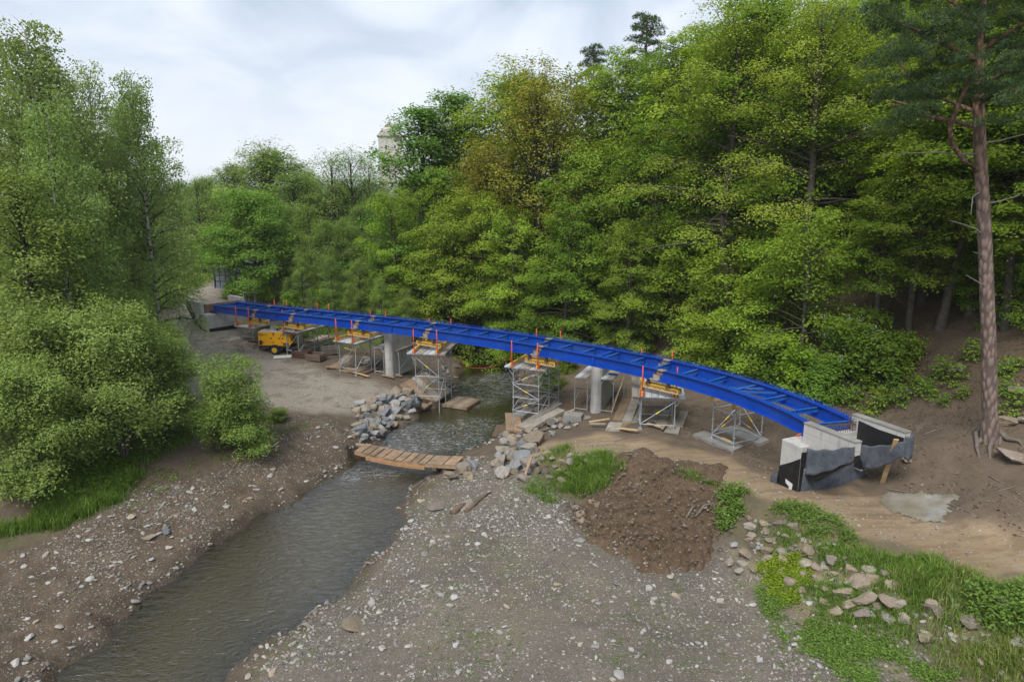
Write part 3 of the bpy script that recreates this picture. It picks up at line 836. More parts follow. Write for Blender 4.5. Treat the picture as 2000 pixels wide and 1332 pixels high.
MB().box((-1.15, 1.3, W(2.4)), (.35, 3.5, .5), None, .85).build('toe', M_BLACK, ab)
def cloth(name, corners, nu, nv, amp, seed, parent, mat, nrm):
    """hanging sheet between four corners (bottom-left, bottom-right, top-right, top-left) with folds"""
    a, b, c, d = [Vector(q) for q in corners]; nrm = Vector(nrm)
    V, F = [], []
    for j in range(nv + 1):
        for i in range(nu + 1):
            s, t = i / nu, j / nv
            p = (a * (1 - s) + b * s) * (1 - t) + (d * (1 - s) + c * s) * t
            f = amp * (math.sin(s * 9 + seed + t * 2) * .6 + math.sin(s * 23 + seed * 2 - t * 5) * .3 + (float(fbm(s * 6 + seed, t * 4, 3, 4)) - .5)) * (1.1 - t * .7)
            p = p + nrm * (f + amp * .9) + Vector((0, 0, -.12 * math.sin(math.pi * s) * (1 - .3 * t) + .03 * math.sin(s * 17 + seed) * (1 if j in (0, nv) else .4)))
            V.append(p)
    for j in range(nv):
        for i in range(nu):
            k = j * (nu + 1) + i; F.append((k, k + 1, k + nu + 2, k + nu + 1))
    me = bpy.data.meshes.new(name); me.from_pydata([tuple(v) for v in V], [], F); me.materials.append(mat)
    me.polygons.foreach_set('use_smooth', [True] * len(F)); me.update()
    o = link(name, me, parent)
    md = o.modifiers.new('thick', 'SOLIDIFY'); md.thickness = .012
    return o
cloth('geotextile', [(.02, -.04, W(3.02)), (1.98, -.04, W(4.36)), (2.02, -.04, W(4.92)), (-.02, -.04, W(4.08))], 26, 10, .05, 1.2, ab, M_FELT, (0, -1, 0))
cloth('geotextile', [(.03, -.25, W(2.2)), (.03, 3.15, W(2.2)), (.03, 3.1, W(4.1)), (.03, -.2, W(3.35))], 26, 8, .03, 3.1, ab, M_FELT, (1, 0, 0))
cloth('geotextile', [(.45, 2.48, W(3.0)), (2.05, 2.48, W(4.15)), (2.05, 2.48, W(4.72)), (.12, 2.48, W(3.9))], 26, 10, .06, 5.7, ab, M_FELT, (0, -1, 0))
cloth('geotextile', [(2.0, 2.45, W(4.1)), (2.0, 2.95, W(4.0)), (1.97, 2.9, W(4.95)), (1.97, 2.45, W(4.9))], 8, 8, .05, 2.7, ab, M_FELT, (1, 0, 0))
cloth('geotextile', [(-1.33, -.42, W(2.2)), (-.98, -.42, W(2.2)), (-.98, -.40, W(2.85)), (-1.30, -.40, W(2.72))], 8, 6, .04, 8.7, ab, M_FELT, (0, -1, 0))
rb = MB()
for i in range(17):
    y = .36 + i * .128
    for x in (-.05, -.28):
        rb.tube([(x, y, W(4.35)), (x + random.uniform(-.02, .02), y + random.uniform(-.02, .02), W(4.72 + random.uniform(0, .12)))], .011, 4)
for k in range(6):
    z = 4.35 + k * .11
    rb.tube([(-.3, 2.46, W(z)), (-.3, 2.30, W(z + .02)), (-.12, 2.26, W(z)), (-.05, 2.46, W(z))], .011, 4)
    rb.tube([(-.3, .34, W(z)), (-.3, .46, W(z)), (-.1, .46, W(z)), (-.05, .34, W(z))], .011, 4)
rb.build('rebar', M_REBAR, ab)
db = MB()
for i in range(13):
    p = bp(BL - .02, .1 + i * .142, -.10); q = ab.matrix_basis.inverted() @ p
    db.tube([q + Vector((.02, 0, 0)), q + Vector((.2, 0, .02))], .02, 5)
db.build('dowel_bar', M_REBAR, ab)
for y in (.74, 2.25): MB().box((-.6, y, W(4.19)), (.35, .35, .07)).build('bearing_pad', M_BLKPL, ab)
MB().box((-.93, .45, W(4.24)), (.04, .22, .12)).build('orange_marker', simple('orange_mark', (.6, .14, .03)), ab)

# ------------------------------------------------------------ far abutment
A0 = bp(0, 0, 0); d0 = -bdir(.2)
fa = thing('bridge_abutment', 'far concrete abutment with one black edged wing wall beside the dirt track', 'abutment', (A0.x, A0.y, 2.6), math.atan2(d0.y, d0.x), 'bridge abutments')
def W2(z): return z - 2.6
MB().box((.1, -.95, W2(3.3)), (1.2, 3.7, 1.62)).build('stem', M_CONC, fa, bevel=.03)
MB().box((.55, -.95, W2(4.45)), (.3, 2.9, .66)).build('back_wall', simple('brown_formwork', (.22, .13, .08)), fa)
fw = [(.40, W2(4.12)), (.40, W2(5.0)), (2.5, W2(5.0)), (2.5, W2(4.65)), (.70, W2(2.75)), (.3, W2(2.75)), (.3, W2(4.12))]
for y in (.60, -2.85):
    MB().prism(fw, (0, y, 0), (1, 0, 0), (0, 0, 1), (0, 1, 0), .3).build('wing_wall', M_CONC, fa)
MB().prism([(2.53, W2(5.0)), (2.53, W2(4.55)), (.74, W2(2.6)), (-.4, W2(2.55)), (-.4, W2(2.85)), (.6, W2(2.95)), (2.28, W2(5.0))], (0, .902, 0), (1, 0, 0), (0, 0, 1), (0, 1, 0), .10).build('bitumen_coat', M_BLACK, fa)
MB().box((-.55, -1.0, W2(2.75)), (.12, 3.6, .5)).build('bitumen_coat', M_BLACK, fa)
for y in (0, -GAP): MB().box((.1, y, W2(4.16)), (.4, .36, .11)).build('bearing_pad', M_BLKPL, fa)
# ------------------------------------------------------------ scaffold towers under the bridge
_t = MB().tube([(0, 0, 0), (0, 0, 1)], 1.0, 6, True)
TUBE_Z = _t.mesh('tube', M_ZINC, True)
def rod(name, a, b, r, parent, me=None, mat=None):
    a, b = Vector(a), Vector(b); d = b - a
    o = link(name, me or TUBE_Z, parent, a, d.to_track_quat('Z', 'Y').to_euler(), (r, r, d.length))
    return o
def unit_box(name, mat, bevel=0.0):
    return MB().box((0, 0, 0), (1, 1, 1)).mesh(name, mat)
BOXM = {}
def slab(name, c, size, parent, mat, rot=(0, 0, 0)):
    if mat.name not in BOXM: BOXM[mat.name] = unit_box('board', mat)
    return link(name, BOXM[mat.name], parent, c, rot, size)
M_TAG = simple('yellow_tag', (.75, .55, .03))
M_JOIST = simple('dark_joist', (.16, .12, .09), .3, 5)

def frame_from(FL, FR, BR, z, minL):
    a, b, c = P(*FL, z), P(*FR, z), P(*BR, z)
    ex = (b - a); Wd = ex.length; ex.normalize()
    ey = Vector((-ex.y, ex.x, 0))
    L = max(minL, (c - b).dot(ey))
    return a, ex, ey, Wd, L

def lattice_mesh(L, h=.26):
    tc_, bc, wb = MB(), MB(), MB()
    tc_.box((0, 0, h - .03), (L, .08, .06)); bc.box((0, 0, .03), (L, .08, .06))
    n = max(3, int(L / .26)); st = L / n
    for i in range(n):
        x0 = -L / 2 + i * st
        wb.bar((x0 + .02, 0, .06), (x0 + st / 2, 0, h - .06), .045, .035); wb.bar((x0 + st / 2, 0, h - .06), (x0 + st - .02, 0, .06), .045, .035)
    wb.box((-L / 2 + .03, 0, h / 2), (.06, .05, h - .12)); wb.box((L / 2 - .03, 0, h / 2), (.06, .05, h - .12))
    return tc_.mesh('chord', M_YEL), bc.mesh('chord', M_WOODY), wb.mesh('web', M_YEL)
LAT = {}
def lattice(L, loc, rotz, lab, grp='yellow lattice beams on the scaffold decks'):
    L = round(L * 2) / 2
    if L not in LAT: LAT[L] = lattice_mesh(L)
    t_, b_, w_ = LAT[L]
    r = thing('lattice_beam', lab, 'beam', loc, rotz, grp)
    link('top_chord', t_, r); link('bottom_chord', b_, r); link('web', w_, r)
    return r
POSTM = None
def red_post(loc, h, lab):
    global POSTM
    if POSTM is None:
        m1 = MB().tube([(0, 0, 0), (0, 0, 1)], .032, 6).mesh('post', M_RED, True)
        m2 = MB().box((0, .03, .12), (.16, .18, .24)).box((0, .0, .02), (.22, .12, .05)).mesh('clamp', M_RED)
        POSTM = (m1, m2)
    r = thing('railing_post', lab, 'post', loc, 0, 'red railing posts along the bridge')
    link('post', POSTM[0], r, None, None, (1, 1, h)); link('clamp', POSTM[1], r)
    return r
JACK = MB().tube([(0, 0, 0), (0, 0, 1)], .085, 8).box((0, 0, .97), (.26, .26, .06)).box((0, 0, .03), (.26, .26, .06)).mesh('support_stub', M_RUST)

def tower(i, FL, FR, BR, zd, minL, lab, where, levels, zbase=None, joist=False):
    a, ex, ey, Wd, L = frame_from(FL, FR, BR, zd, minL)
    rot = math.atan2(ex.y, ex.x)
    zb = hz(*(a + ex * (Wd / 2) + ey * .3).xy)
    root = thing('scaffold_tower', lab, 'scaffold', (a.x, a.y, zb), rot, 'scaffold towers under the bridge')
    def loc(x, y, z): return Vector((x, y, z - zb))
    ins = .48 if Wd > 2.3 else .32
    xs = [ins, Wd - ins]; ys = [.25, L / 2, L - .25]
    bot = {}
    for x in xs:
        for y in ys:
            w = a + ex * x + ey * y; g = hz(w.x, w.y)
            if g < 0: g = -.25
            bot[x, y] = g
            rod('standard', loc(x, y, g + .1), loc(x, y, zd - .06), .030, root)
            slab('base_plate', loc(x, y, g + .05), (.17, .17, .11), root, M_ZINC)
    lo = max(bot.values()) + .28
    zs = [lo + (zd - .22 - lo) * k / levels for k in range(levels + 1)]
    for z in zs:
        for y in ys: rod('ledger', loc(xs[0], y, z), loc(xs[1], y, z), .026, root)
        for x in xs:
            for y0, y1 in zip(ys[:-1], ys[1:]): rod('ledger', loc(x, y0, z), loc(x, y1, z), .026, root)
    for z in zs:
        for x in xs:
            for y in ys: slab('coupler', loc(x, y, z), (.10, .10, .05), root, M_ZINC)
    for k in range(levels):
        z0, z1 = zs[k] + .04, zs[k + 1] - .04
        f = k % 2
        rod('diagonal_brace', loc(xs[f], ys[0] - .05, z0), loc(xs[1 - f], ys[0] - .05, z1), .022, root)
        rod('diagonal_brace', loc(xs[1 - f], ys[2] + .05, z0), loc(xs[f], ys[2] + .05, z1), .022, root)
        for x, sx in ((xs[0], -.05), (xs[1], .05)):
            rod('diagonal_brace', loc(x + sx, ys[f], z0), loc(x + sx, ys[1 + f] if f == 0 else ys[0], z1), .022, root)
            rod('diagonal_brace', loc(x + sx, ys[2 - f], z0), loc(x + sx, ys[1] if f == 0 else ys[2], z1), .022, root)
        md = (loc(xs[f], ys[0] - .05, z0) + loc(xs[1 - f], ys[0] - .05, z1)) / 2
        dd = (loc(xs[1 - f], ys[0] - .05, z1) - loc(xs[f], ys[0] - .05, z0)).normalized()
        rod('yellow_tag', md - dd * .11, md + dd * .11, .031, root, TAG)
    for y in ys:
        for x, e in ((xs[0], 0.03), (xs[1], Wd - .03)):
            rod('bracket', loc(x, y, zd - .07), loc(e, y, zd - .07), .024, root)
            rod('bracket', loc(x, y, zd - .55), loc(e + (.08 if e < x else -.08), y, zd - .09), .022, root)
            rod('guard_stub', loc(e, y, zd - .3), loc(e, y, zd + .16), .022, root)
    npl = max(4, int(round(Wd / .33))); pw = Wd / npl
    for k in range(npl):
        y0 = random.uniform(-.03, .03); 
        mt = M_ZINC_L if random.random() < (.95 if not joist else .74) else M_WOODG
        slab('deck_plank', loc((k + .5) * pw, L / 2 + y0, zd - .02 + random.uniform(-.006, .006)), (pw - .03, L, .055), root, mt)
    for y in (.1, L - .1): slab('deck_edge', loc(Wd / 2, y, zd - .075), (Wd, .05, .05), root, M_ZINC)
    # lattice beams, stubs and red posts that stand on the deck
    top = zd + .012
    for x in xs:
        w = a + ex * x + ey * (L / 2)
        lattice(L + .1, (w.x, w.y, top), rot + math.pi / 2, 'yellow lattice beam across the deck of ' + where)
        for y in (.02, L - .05):
            w = a + ex * x + ey * y
            red_post((w.x, w.y, top + .02), 1.5, ('red railing post on the valley side of ' if y < 1 else 'red railing post on the wood side of ') + where)
    for off, J in ((0, JOINT_N), (GAP, JOINT_F)):
        q = bp(J[i], off, -GH); dj = bdir(J[i]); rj = math.atan2(dj.y, dj.x)
        for dy in (.02, .28):
            n = Vector((-dj.y, dj.x, 0))
            w = q + n * dy + dj * .1 - dj * .0
            lattice(2.0, (w.x, w.y, top + .268), rj, ('yellow lattice beam under the valley girder on ' if off == 0 else 'yellow lattice beam under the wood side girder on ') + where)
        for ds in (-.6, .55):
            w = bp(J[i] + ds, off, -GH); h = w.z - .008 - (top + .53)
            o = link('support_stub', JACK, None, (w.x, w.y, top + .53), None, (1, 1, max(.12, h)))
            setp(o, ('brown steel prop under the valley girder on ' if off == 0 else 'brown steel prop under the wood side girder on ') + where, 'prop', 'steel props under the girders')
    # timber pad boards lying on the deck
    return root
TAG = MB().tube([(0, 0, 0), (0, 0, 1)], 1.0, 6).mesh('yellow_tag', M_TAG)
TW = [((457, 636), (493, 641), (525, 633), 3.02, 3.4, 'low scaffold tower standing nearest the far abutment', 'the tower nearest the far abutment', 1),
      ((547, 645), (583, 649), (643, 634), 3.12, 3.4, 'low scaffold tower just behind the yellow generator', 'the tower behind the generator', 1),
      ((650, 665.6), (696, 671), (748, 653.5), 3.28, 3.5, 'scaffold tower standing on brown boards in the gravel yard', 'the tower in the gravel yard', 1),
      ((793.5, 690), (868.6, 692.6), (889, 668.6), 3.3, 3.6, 'scaffold tower at the left edge of the stream on sloping boards', 'the tower left of the stream', 2),
      ((984, 715), (1065, 724), (1113, 700), 3.5, 3.8, 'tallest scaffold tower with three lifts at the right edge of the stream', 'the tallest tower', 3),
      ((1234, 773), (1340, 778), (1350, 748), 3.42, 3.5, 'scaffold tower with striped metal deck on the dirt bank right of the round nosed pier', 'the tower right of the tall pier', 1)]
for i, (FL, FR, BR, zd, mL, lab, wh, lv) in enumerate(TW):
    tower(i, FL, FR, BR, bp((JOINT_N[i] + JOINT_F[i]) / 2, 0, -GH).z - .80, max(mL, 3.8), lab, wh, lv, joist=(i >= 3))

# open tower without a deck
p0, p1, p2 = P(1390, 858, 2.0), P(1432, 876, 2.0), P(1486, 860, 2.1)
p3 = p0 + (p2 - p1)
ot = thing('scaffold_tower', 'open scaffold frame without a deck on a concrete slab near the near abutment', 'scaffold', p0, 0, 'scaffold towers under the bridge')
cs = [Vector((q.x - p0.x, q.y - p0.y, 0)) for q in (p0, p1, p2, p3)]
HT = 1.72
for c in cs:
    rod('standard', c + Vector((0, 0, .1)), c + Vector((0, 0, HT)), .032, ot)
    for z in (.5, 1.0, 1.5): slab('rosette', c + Vector((0, 0, z)), (.11, .11, .025), ot, M_ZINC)
    rod('base_jack', c, c + Vector((0, 0, .12)), .05, ot)
for k in range(4):
    a, b = cs[k], cs[(k + 1) % 4]
    for z in (.25, HT - .15): rod('ledger', a + Vector((0, 0, z)), b + Vector((0, 0, z)), .03, ot)
    o = (a + b).normalized() * .0
    lo, hi = (a, b) if k in (0, 2) else (b, a)
    rod('diagonal_brace', lo + Vector((0, 0, .3)), hi + Vector((0, 0, HT - .2)), .024, ot)
    m_ = (lo + hi) / 2 + Vector((0, 0, (HT + .1) / 2)); dd = (hi - lo + Vector((0, 0, HT - .5))).normalized()
    rod('yellow_tag', m_ - dd * .12, m_ + dd * .12, .034, ot, TAG)
for c in cs[:2]:
    rod('head_jack', c + Vector((0, 0, HT)), c + Vector((0, 0, HT + .18)), .022, ot)
    slab('head_plate', c + Vector((0, 0, HT + .19)), (.2, .2, .02), ot, M_ZINC)
d2 = (cs[2] - cs[1]); r2 = math.atan2(d2.y, d2.x)
for c in cs[:2]:
    w = p0 + c + d2.normalized() * .75
    lattice(2.0, (w.x, w.y, p0.z + HT + .202), r2, 'yellow lattice beam end resting on the open scaffold frame')

# small plank trestles beside the piers
def trestle(u0, v0, u1, v1, z, h, depth, lab):
    a, b = P(u0, v0, z), P(u1, v1, z)
    ex = (b - a); w = ex.length; ex.normalize(); rot = math.atan2(.925, .38) - math.pi / 2
    r = thing('plank_trestle', lab, 'trestle', (a.x, a.y, hz(a.x, a.y)), rot, 'plank trestles beside the piers')
    for y in (0, depth):
        for x in (0, w): rod('leg', (x, y, 0), (x, y, h), .028, r)
        rod('head_rail', (0, y, h), (w, y, h), .028, r)
        rod('foot_rail', (0, y, .15), (w, y, .15), .022, r)
        for x, s in ((0, 1), (w, -1)): rod('knee_brace', (x, y, h - .28), (x + s * .2, y, h), .022, r)
    for x in (0, w): rod('diagonal_brace', (x, .03, h * .3), (x, depth - .03, h * .85), .02, r); rod('diagonal_brace', (x, depth - .03, h * .3), (x, .03, h * .7), .02, r)
    for k in range(2): slab('plank', (w * (.25 + .5 * k), depth / 2, h + .06), (w * .46, depth + .25, .05), r, M_WOODG if k else M_ZINC_L)
    return r
trestle(1122, 803, 1147, 805, 1.2, 1.95, 2.6, 'plank trestle at the left of the round nosed pier')
tr2 = trestle(1172, 809, 1197, 809, 1.3, 1.95, 2.6, 'plank trestle at the right of the round nosed pier')
slab('blue_scrap', (.45, .9, 2.06), (.5, .25, .05), tr2, simple('blue_tarp', (.01, .04, .3)))
slab('blue_scrap', (.5, 2.0, 2.06), (.45, .3, .05), tr2, bpy.data.materials['blue_tarp'])
slab('yellow_scrap', (.3, 1.6, 2.06), (.3, .5, .05), tr2, M_TAG)
trestle(733, 735, 751, 737, 1.15, 1.75, 2.4, 'plank trestle at the left of the pier by the gravel yard')
trestle(767, 738, 783, 737, 1.1, 1.75, 2.6, 'plank trestle at the right of the pier by the gravel yard')
trestle(512, 672, 522, 673, 1.95, 1.0, 1.2, 'low grey trestle left of the pier behind the generator')
# ladder leaning beside the right trestle
a, b = G(1194, 806), P(1211, 728, 3.0)
m = thing('pole', 'thin pale pole leaning beside the right plank trestle', 'pole', a)
MB().tube([(0, 0, 0), (.75, .5, 2.0)], .03, 6).build('shaft', M_WOODY, m)
# ------------------------------------------------------------ trees and bushes
M_BARK = simple('grey_brown_bark', (.085, .072, .058), .35, 4, .9, 0, .5, 14, (.045, .04, .032), .6, .25)
M_BARK_D = simple('dark_bark', (.05, .042, .034), .35, 4, .9, 0, .5, 14, (.025, .022, .018), .6, .25)
def birch_bark():
    t = NT('birch_bark'); o = t.obj()
    f = t.ramp(t.noise(t.map(o, (1, 1, 3.5)), 1.6, 4, .6), [(.52, 0.), (.58, 1.)])
    t.pbr(t.mix(f, (.42, .41, .38), (.07, .06, .055)), .8)
    return t.m
M_BIRCH = birch_bark()
def pine_bark():
    t = NT('pine_bark'); o = t.obj()
    sp = t.new('ShaderNodeSeparateXYZ'); t.l.new(o, sp.inputs[0])
    hgt = t.new('ShaderNodeMapRange'); hgt.inputs['From Min'].default_value = 8; hgt.inputs['From Max'].default_value = 16; t.l.new(sp.outputs[2], hgt.inputs['Value'])
    d = t.voro(t.map(o, (7, 7, 2.6)), 1.0)
    plate = t.mix(t.noise(o, 3, 4), (.27, .185, .145), (.20, .16, .14))
    up = t.mix(t.noise(o, 4, 4), (.42, .20, .10), (.28, .16, .10))
    c = t.mix(hgt.outputs[0], plate, up)
    c = t.mix(t.ramp(d, [(.35, 0.), (.62, .8)]), c, (.09, .068, .058))
    t.pbr(c, .9, 0, t.bump(t.ramp(d, [(.2, 1.), (.65, 0.)]), .8, .05), .2)
    return t.m
M_PINEB = pine_bark()
L_BEECH = leafmat('beech_leaves', (.12, .20, .014), (.28, .40, .035), .44, .016, .22)
L_LIME = leafmat('lime_green_leaves', (.16, .245, .02), (.36, .48, .05), .44, .012, .2)
L_MAPLE = leafmat('maple_leaves', (.085, .17, .018), (.20, .36, .05), .38, .008, .1)
L_OAK = leafmat('bronze_oak_leaves', (.19, .185, .016), (.40, .39, .05), .35, .01, .1)
L_YEL = leafmat('yellow_green_leaves', (.19, .255, .02), (.36, .45, .055), .38, .01, .1)
L_BIRCH = leafmat('birch_leaves', (.15, .22, .06), (.30, .40, .12), .42, .01, .12)
L_WILL = leafmat('willow_leaves', (.13, .20, .035), (.31, .42, .105), .38, .012, .15)
L_SHRUB = leafmat('young_willow_leaves', (.12, .18, .03), (.30, .40, .085), .35, .01, .1)
L_ALD = leafmat('alder_leaves', (.12, .185, .032), (.26, .36, .075), .42, .012, .15)
L_PINE = leafmat('pine_needles', (.035, .065, .022), (.095, .145, .055), .12, .006, .1)
L_BLOS = leafmat('white_blossom', (.60, .60, .55), (.8, .8, .76), .2, 0, .05)
L_UND = leafmat('undergrowth_leaves', (.08, .14, .016), (.24, .36, .04), .35, .015, .2)

def leaf_quads(rng, C, N, ll, lw, tint):
    """one pointed leaf of four corners at every centre C, facing N"""
    n = len(C)
    N = N / np.linalg.norm(N, axis=1)[:, None]
    r = rng.normal(size=(n, 3)); a = r - N * (r * N).sum(1)[:, None]; a /= np.linalg.norm(a, axis=1)[:, None] + 1e-9
    b = np.cross(N, a)
    l = (ll * rng.uniform(.65, 1.3, n))[:, None]; w = (lw * rng.uniform(.7, 1.25, n))[:, None]
    fold = N * (l * rng.uniform(-.18, .12, n)[:, None])
    V = np.stack([C - a * l * .5 + fold, C + b * w * .5, C + a * l * .5 + fold, C - b * w * .5], 1).reshape(-1, 3)
    F = np.arange(4 * n).reshape(n, 4)
    return V, F, np.repeat(tint, 4)

class Tree: pass
def tube_np(pts, radii, n, off):
    pts = np.asarray(pts, float); k = len(pts)
    V = np.zeros((k * n, 3))
    for i in range(k):
        d = pts[min(i + 1, k - 1)] - pts[max(i - 1, 0)]; d /= np.linalg.norm(d) + 1e-9
        ref = np.array([1., 0, 0]) if abs(d[0]) < .8 else np.array([0, 1., 0])
        x = np.cross(d, ref); x /= np.linalg.norm(x); y = np.cross(d, x)
        for j in range(n):
            a = 2 * math.pi * j / n; V[i * n + j] = pts[i] + (x * math.cos(a) + y * math.sin(a)) * radii[i]
    F = [(off + i * n + j, off + i * n + (j + 1) % n, off + (i + 1) * n + (j + 1) % n, off + (i + 1) * n + j) for i in range(k - 1) for j in range(n)]
    return V, F
def grow(seed, H, Rc, base, nb, ll, lw, dens, style='beech', r0=None, lean=(0, 0), stems=1, sprayr=.62, spray_n=34, twig=True, flat=.16, updir=.0, gaps=.12):
    """returns (wood verts, wood faces, leaf V, F, tint): one or more trunks, curved limbs, and flat sprays of single leaves along them"""
    rng = np.random.default_rng(seed)
    r0 = r0 or H * .013 + .03
    WV, WF = [], []; off = 0
    SC_, SN, ST_ = [], [], []          # spray centres, tilt, tint
    def addtube(p, r, n):
        nonlocal off
        v, f = tube_np(p, r, n, off); WV.append(v); WF.extend(f); off += len(v)
    for stn in range(stems):
        sl = np.array(lean) + (rng.normal(size=2) * .12 if stems > 1 else rng.normal(size=2) * .015)
        if stems > 1: ang = 2 * math.pi * stn / stems; sl = np.array([math.cos(ang), math.sin(ang)]) * rng.uniform(.15, .5) * Rc / H * 1.2 + np.array(lean)
        k = 9; zz_ = np.linspace(0, H * (.80 if style in ('beech', 'round', 'open') else .88 if style == 'birch' else .97), k)
        bend = np.cumsum(rng.normal(size=(k, 2)) * .035 * H / k, 0)
        tp = np.stack([sl[0] * zz_ + bend[:, 0] * (zz_ / H), sl[1] * zz_ + bend[:, 1] * (zz_ / H), zz_ - .15], 1)
        rad = r0 / math.sqrt(stems) * (1 - zz_ / H * .93) ** .9; rad[0] *= 1.35
        addtube(tp, rad, 7 if H > 6 else 5)
        if stn == 0: trunkf = len(WF)
        n_b = max(3, nb // stems)
        for i in range(n_b):
            t = (i + rng.uniform(0, 1)) / n_b
            t = t ** .85
            h = zz_[-1] * (base + (1 - base) * t)
            p0 = np.array([np.interp(h, zz_, tp[:, j]) for j in range(3)])
            if style == 'round': prof = math.sqrt(max(0, 1 - ((t - .42) / .60) ** 2))
            elif style == 'cone': prof = (1 - t) ** .75 * 1.05 + .06
            elif style == 'birch': prof = (.62 + .38 * math.sin(math.pi * min(1, t * 1.1 + .1))) * (1 - t ** 5 * .45)
            elif style == 'beech': prof = (.72 + .28 * min(1, t * 4)) * (1 - .50 * max(0, (t - .35) / .65) ** 1.6)
            elif style == 'open': prof = .45 + .55 * math.sin(math.pi * (t * .8 + .15))
            else: prof = (1 - .75 * t ** 2.2) * (.75 + .25 * min(1, t * 3))
            L = Rc * prof * rng.uniform(.65, 1.08) / (1.0 if stems == 1 else 1.25)
            if stems > 1: L *= rng.uniform(.6, 1.25)
            L = max(L, .25 * Rc)
            az = i * 2.399 + rng.normal() * .5
            el = {'beech': .08 + .95 * t ** 1.3, 'round': .1 + 1.2 * t ** 1.3, 'cone': .05 + .5 * t, 'birch': .55 + .5 * t, 'open': .6 + .5 * t}.get(style, .3) + rng.normal() * .14 + updir
            droop = {'beech': .22 * (1 - t * .6), 'round': .15, 'cone': .2, 'birch': .32, 'open': .05}.get(style, .1)
            d = np.array([math.cos(az) * math.cos(el), math.sin(az) * math.cos(el), math.sin(el)])
            q = np.linspace(0, 1, 5)
            side = np.array([-math.sin(az), math.cos(az), 0]) * rng.normal() * .12 * L
            bpz = p0 + d * L * q[:, None] + side * (q ** 2)[:, None]; bpz[:, 2] -= droop * L * q ** 2
            br = max(.012, np.interp(h, zz_, rad) * .42) * (1 - q * .85)
            addtube(bpz, br, 4)
            if rng.uniform() < gaps: continue
            btint = rng.uniform(-.18, .18)
            # side twigs
            ntw = max(2, int(L * 2.0 * dens))
            for j in range(ntw):
                s = .28 + .72 * (j + rng.uniform(0, 1)) / ntw
                c = np.array([np.interp(s, q, bpz[:, m]) for m in range(3)])
                sgn = 1 if j % 2 else -1
                off2 = np.array([-math.sin(az), math.cos(az), 0]) * sgn * rng.uniform(.1, .75) * (.5 + .32 * L * (1.15 - s))
                e = c + off2 + d * rng.uniform(0, .35) * np.array([1, 1, .3]); e[2] += rng.normal() * .12 + (-.1 if style == 'beech' else 0)
                if twig and H > 5 and rng.uniform() < .5: addtube(np.stack([c, (c + e) / 2 + [0, 0, .05], e]), np.array([.018, .013, .005]), 3)
                SC_.append(e); out = e - p0; out[2] = 0; no = np.linalg.norm(out) + 1e-6
                SN.append(np.array([out[0] / no * .30, out[1] / no * .30, 1.0])); ST_.append(btint + rng.normal() * .10)
            SC_.append(bpz[-1]); SN.append(np.array([d[0] * .4, d[1] * .4, 1.])); ST_.append(btint + .1)
    SC_, SN, ST_ = map(np.array, (SC_, SN, ST_))
    m = spray_n; ns = len(SC_)
    SN = SN / np.linalg.norm(SN, axis=1)[:, None]
    sr = rng.uniform(.65, 1.25, ns) * sprayr
    ang = rng.uniform(0, 2 * math.pi, (ns, m)); rr = np.sqrt(rng.uniform(0, 1, (ns, m)))
    ref = np.tile(np.array([1., 0, 0]), (ns, 1)); A = ref - SN * (ref * SN).sum(1)[:, None]; A /= np.linalg.norm(A, axis=1)[:, None]; B = np.cross(SN, A)
    # ragged outline: a few lobes per spray
    lob = 1 + .35 * np.cos(ang * rng.integers(2, 5, (ns, 1)) + rng.uniform(0, 6, (ns, 1)))
    X = (np.cos(ang) * rr * lob)[..., None] * A[:, None] + (np.sin(ang) * rr * lob)[..., None] * B[:, None]
    th = rng.normal(size=(ns, m)) * flat
    C = SC_[:, None] + (X + th[..., None] * SN[:, None] - (rr ** 2 * .22)[..., None] * np.array([0, 0, 1.])) * sr[:, None, None]
    if style == 'birch':   # hanging strands
        hang = rng.exponential(.55, (ns, m)) * 1.0
        C = SC_[:, None] + X * (sr * .55)[:, None, None]; C[..., 2] -= hang
        NN = rng.normal(size=(ns, m, 3)) * .8 + np.array([0, 0, .7])
    else:
        NN = SN[:, None] + rng.normal(size=(ns, m, 3)) * .33 + X * .25
    tint = np.clip(.55 + ST_[:, None] * 1.15 + rng.normal(size=(ns, m)) * .10, 0, 1)
    LV, LF, LT = leaf_quads(rng, C.reshape(-1, 3), NN.reshape(-1, 3), ll, lw, tint.ravel())
    return np.concatenate(WV), np.array(WF), LV, LF, LT, trunkf
def tree_meshes(key, bark, leaf, **kw):
    wv, wf, lv, lf, lt, tf_ = grow(**kw)
    if bark is M_BIRCH: bark = [M_BIRCH, M_BARK_D]
    return np_mesh(key + '_trunk', wv, wf, bark, True, None, (np.arange(len(wf)) >= tf_) * (1 if isinstance(bark, list) else 0)), np_mesh(key + '_crown', lv, lf, leaf, False, {'tint': lt})
TREE_TRIS = 0
def plant(name, meshes, loc, rotz, sc, label, cat, group=None, sxy=None):
    r = thing(name, label, cat, loc, rotz, group)
    sxy = sxy or sc
    r.scale = (sxy, sxy, sc)
    link('trunk', meshes[0], r); link('crown', meshes[1], r)
    return r


